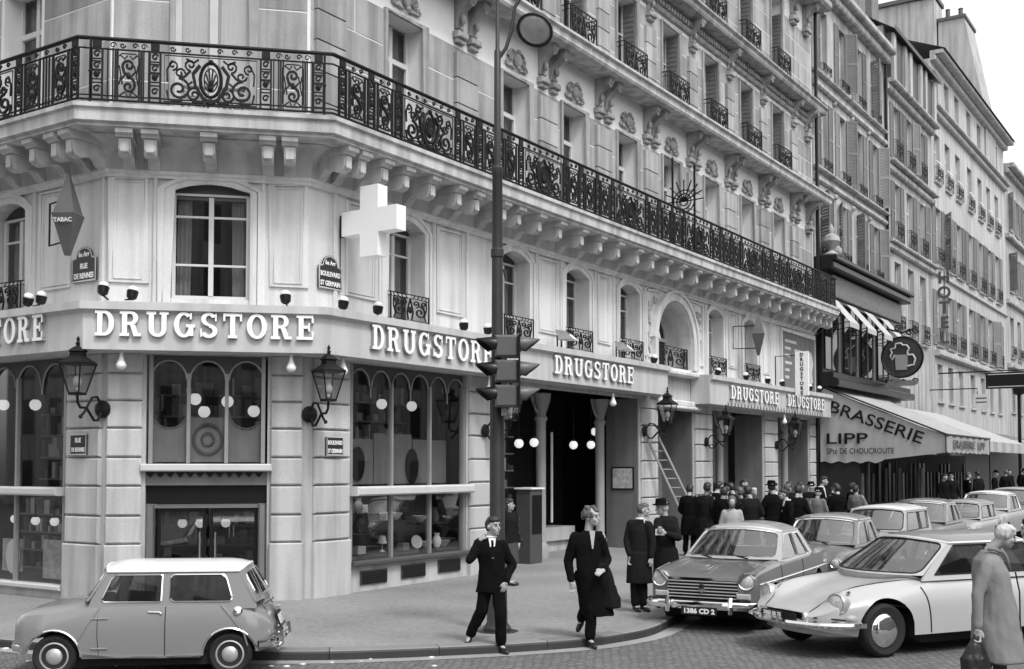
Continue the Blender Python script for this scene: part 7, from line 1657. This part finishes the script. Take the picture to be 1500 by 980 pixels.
# the knot of people under the farther lanterns
GR = 'people crowding before the second entrance'
def kerb(x): return .12 + gz(x)
cr = [  # x, y, facing(deg in figure frame), coat, leg, hair, label, coat skirt?, scale
    (26.2, 11.9, 150, C_black, C_black, ('short', H_dark), 'dark-haired man in black coat with his back turned beside the ladder', 1, 1.02),
    (24.6, 10.75, 170, C_dark, C_dark, ('short', H_dark), 'broad man in dark coat seen from behind at the front of the crowd', 1, 1.04),
    (27.0, 11.5, 100, C_black, C_black, ('short', H_dark), 'dark-haired man in profile with white collar in the crowd centre', 0, 1.02),
    (25.6, 10.3, 200, C_dark, C_dark, ('short', H_mid), 'person in dark coat with a white handbag strap seen from behind', 1, 1.0),
    (27.8, 10.9, 60, C_mid, C_dark, ('bald', H_grey), 'balding man among dark coats before the second entrance', 1, 1.0),
    (29.6, 10.95, 10, C_black, C_black, ('short', H_dark), 'tall man in dark suit facing the street with white shirt', 0, 1.06),
    (25.0, 8.95, -65, C_black, C_black, ('short', H_dark), 'young man in dark suit seen in profile behind the parked cars', 0, 1.0),
    (29.8, 10.3, 120, C_black, C_black, ('short', H_dark), 'dark-haired man behind the fur coat looking left', 1, .99),
    (31.0, 10.1, 20, C_black, C_dark, ('short', H_dark), 'dark man looking over the crowd beside the brasserie', 0, 1.05),
    (27.0, 9.3, 175, C_mid, C_dark, ('curly', H_dark), 'woman in dark fuzzy coat seen from behind', 1, .98),
    (28.2, 9.3, 150, cloth('grey_cloth', .16), C_mid, ('hat', H_grey), 'person in light coat and dark hat seen from behind', 1, .98),
    (30.6, 9.6, 185, C_black, C_black, ('scarf', H_dark), 'dark-coated person with white scarf at the crowd edge', 1, 1.04),
    (23.6, 9.9, 165, C_black, C_black, ('short', H_dark), 'tall man in black coat nearest the ladder side of the crowd', 1, 1.06),
    (24.3, 9.55, 190, C_dark, C_dark, ('short', H_dark), 'dark-coated man behind the windscreen of the grey car', 1, 1.02),
    (25.9, 9.6, 150, C_black, C_black, ('hat', H_dark), 'dark figure in a hat right of the smiling woman', 1, 1.03),
    (26.4, 9.2, 205, C_black, C_black, ('short', H_dark), 'man in black with his back to the second parked car', 1, 1.0),
    (27.6, 9.9, 130, C_dark, C_dark, ('short', H_mid), 'dark man turning towards the entrance column', 1, 1.05),
    (29.2, 9.1, 170, C_black, C_black, ('short', H_dark), 'black-coated back left of the pale raincoat', 1, 1.04),
    (31.3, 9.3, 150, C_black, C_black, ('short', H_dark), 'dark straggler at the far end of the crowd', 1, 1.02),
    (26.6, 10.9, 190, C_dark, C_dark, ('short', H_dark), 'dark back in the middle of the crowd behind the white strap', 1, 1.03),
    (28.6, 10.2, 165, C_black, C_black, ('short', H_dark), 'dark-coated person seen from behind left of the tall man', 1, 1.0),
    (29.0, 11.6, 80, C_black, C_black, ('short', H_dark), 'dark-haired person in shadow against the roller shutter', 1, 1.04),
    (31.6, 10.6, 140, C_dark, C_dark, ('hat', H_grey), 'man in dark hat at the back by the brasserie cheek', 1, 1.0),
    (25.8, 11.2, 140, C_black, C_black, ('short', H_dark), 'man in black bending towards the ladder foot', 1, .98),
    (30.4, 8.95, 160, cloth('grey_cloth', .16), C_dark, ('short', H_dark), 'man in pale raincoat at the right edge of the crowd', 1, 1.0)]
for k, (x, y, fa, cm, lg, hr, lb, sk, s_) in enumerate(cr):
    ex = None
    if 'strap' in lb:
        def ex(e, V, hp): b = MB(); b.tube([(.1 * math.cos(t) * .8 + .05, .17, 1.18 + .13 * math.sin(t)) for t in [math.pi * (.4 + 1.2 * i / 8) for i in range(9)]], .03, 5); child('bag_strap', b.mesh('bag_strap', C_white), e)
    if 'white scarf' in lb:
        def ex(e, V, hp): b = MB(); ploft(b, [(0, .02, 1.3, .16, .12), (0, .02, 1.42, .12, .1), (0, .02, 1.52, .1, .1)]); child('scarf', remesh(b, 'scarf', C_white, .02, 1, .01, 12), e)
    s_ *= 1 + .035 * math.sin(k * 7.3); aj = dict(elL=(-.25, .02 + .1 * math.sin(k), 1.13), haL=(-.2 + .08 * math.sin(k * 2), -.12, .95 + .12 * math.sin(k * 3)), elR=(.25, .0, 1.12), haR=(.19, -.14 + .1 * math.cos(k), .92 + .1 * math.cos(k * 2.3)), head=(.05 * math.sin(k * 5), -.03 - .04 * math.cos(k * 3), 1.61 + .015 * math.sin(k)))
    person(lb, (x, y, kerb(x)), PA + rad(fa + 35 * math.sin(k * 4.1)), s_, aj, False, (cm, 'coat' if sk else 'jacket'), lg, hr, rad(18 * math.sin(k * 2.7)), 0, None, [(0, 0, .5, .24, .17), (0, 0, .72, .22, .16), (0, 0, .95, .195, .14)] if sk else None, ex, GR, (0.,) if not sk else None, seed=10 + k, fold=.012)
person('smiling woman in light coat and headscarf standing behind the grey car', (21.9, 9.0, kerb(22)), PA + rad(-8), .95, None, False, (C_light, 'coat'), C_mid, ('scarf', H_mid), 0, 0, None, [(0, 0, .5, .25, .18), (0, 0, .72, .23, .17), (0, 0, .95, .2, .15)], seed=30)
tr = [(43.5, 9.6, 30, C_black, 'dark figure at the left of the brasserie terrace'), (45.2, 9.7, 160, C_dark, 'dark figure with pale collar before the terrace posts'), (46.6, 9.4, 90, C_black, 'person in black near the valance of the big awning'), (49.5, 9.6, 200, C_dark, 'man with pale cap in front of the terrace'), (51.5, 9.3, 60, C_black, 'dark walker beneath the awning corner'), (54.5, 9.4, 140, C_dark, 'person in dark coat beyond the awning post'), (56.5, 9.6, 10, C_black, 'dark man farther along the pavement by the canopy'), (57.6, 9.1, 170, C_black, 'man in black with white collar near the photo edge'), (59.5, 9.5, 120, C_dark, 'last dark walker at the right edge of the pavement')]
for k, (x, y, fa, cm, lb) in enumerate(tr): person(lb, (x, y, kerb(x)), PA + rad(fa), 1.02, dict(head=(.02 * math.sin(k), -.03, 1.62)), False, (cm, 'coat'), C_dark, (('short', H_dark), ('hat', H_grey), ('short', H_mid))[k % 3], rad(20 * math.sin(k * 3)), 0, None, [(0, 0, .5, .24, .17), (0, 0, .72, .22, .16), (0, 0, .95, .195, .14)], None, 'people on the pavement by the brasserie', vox=.024, seed=40 + k)
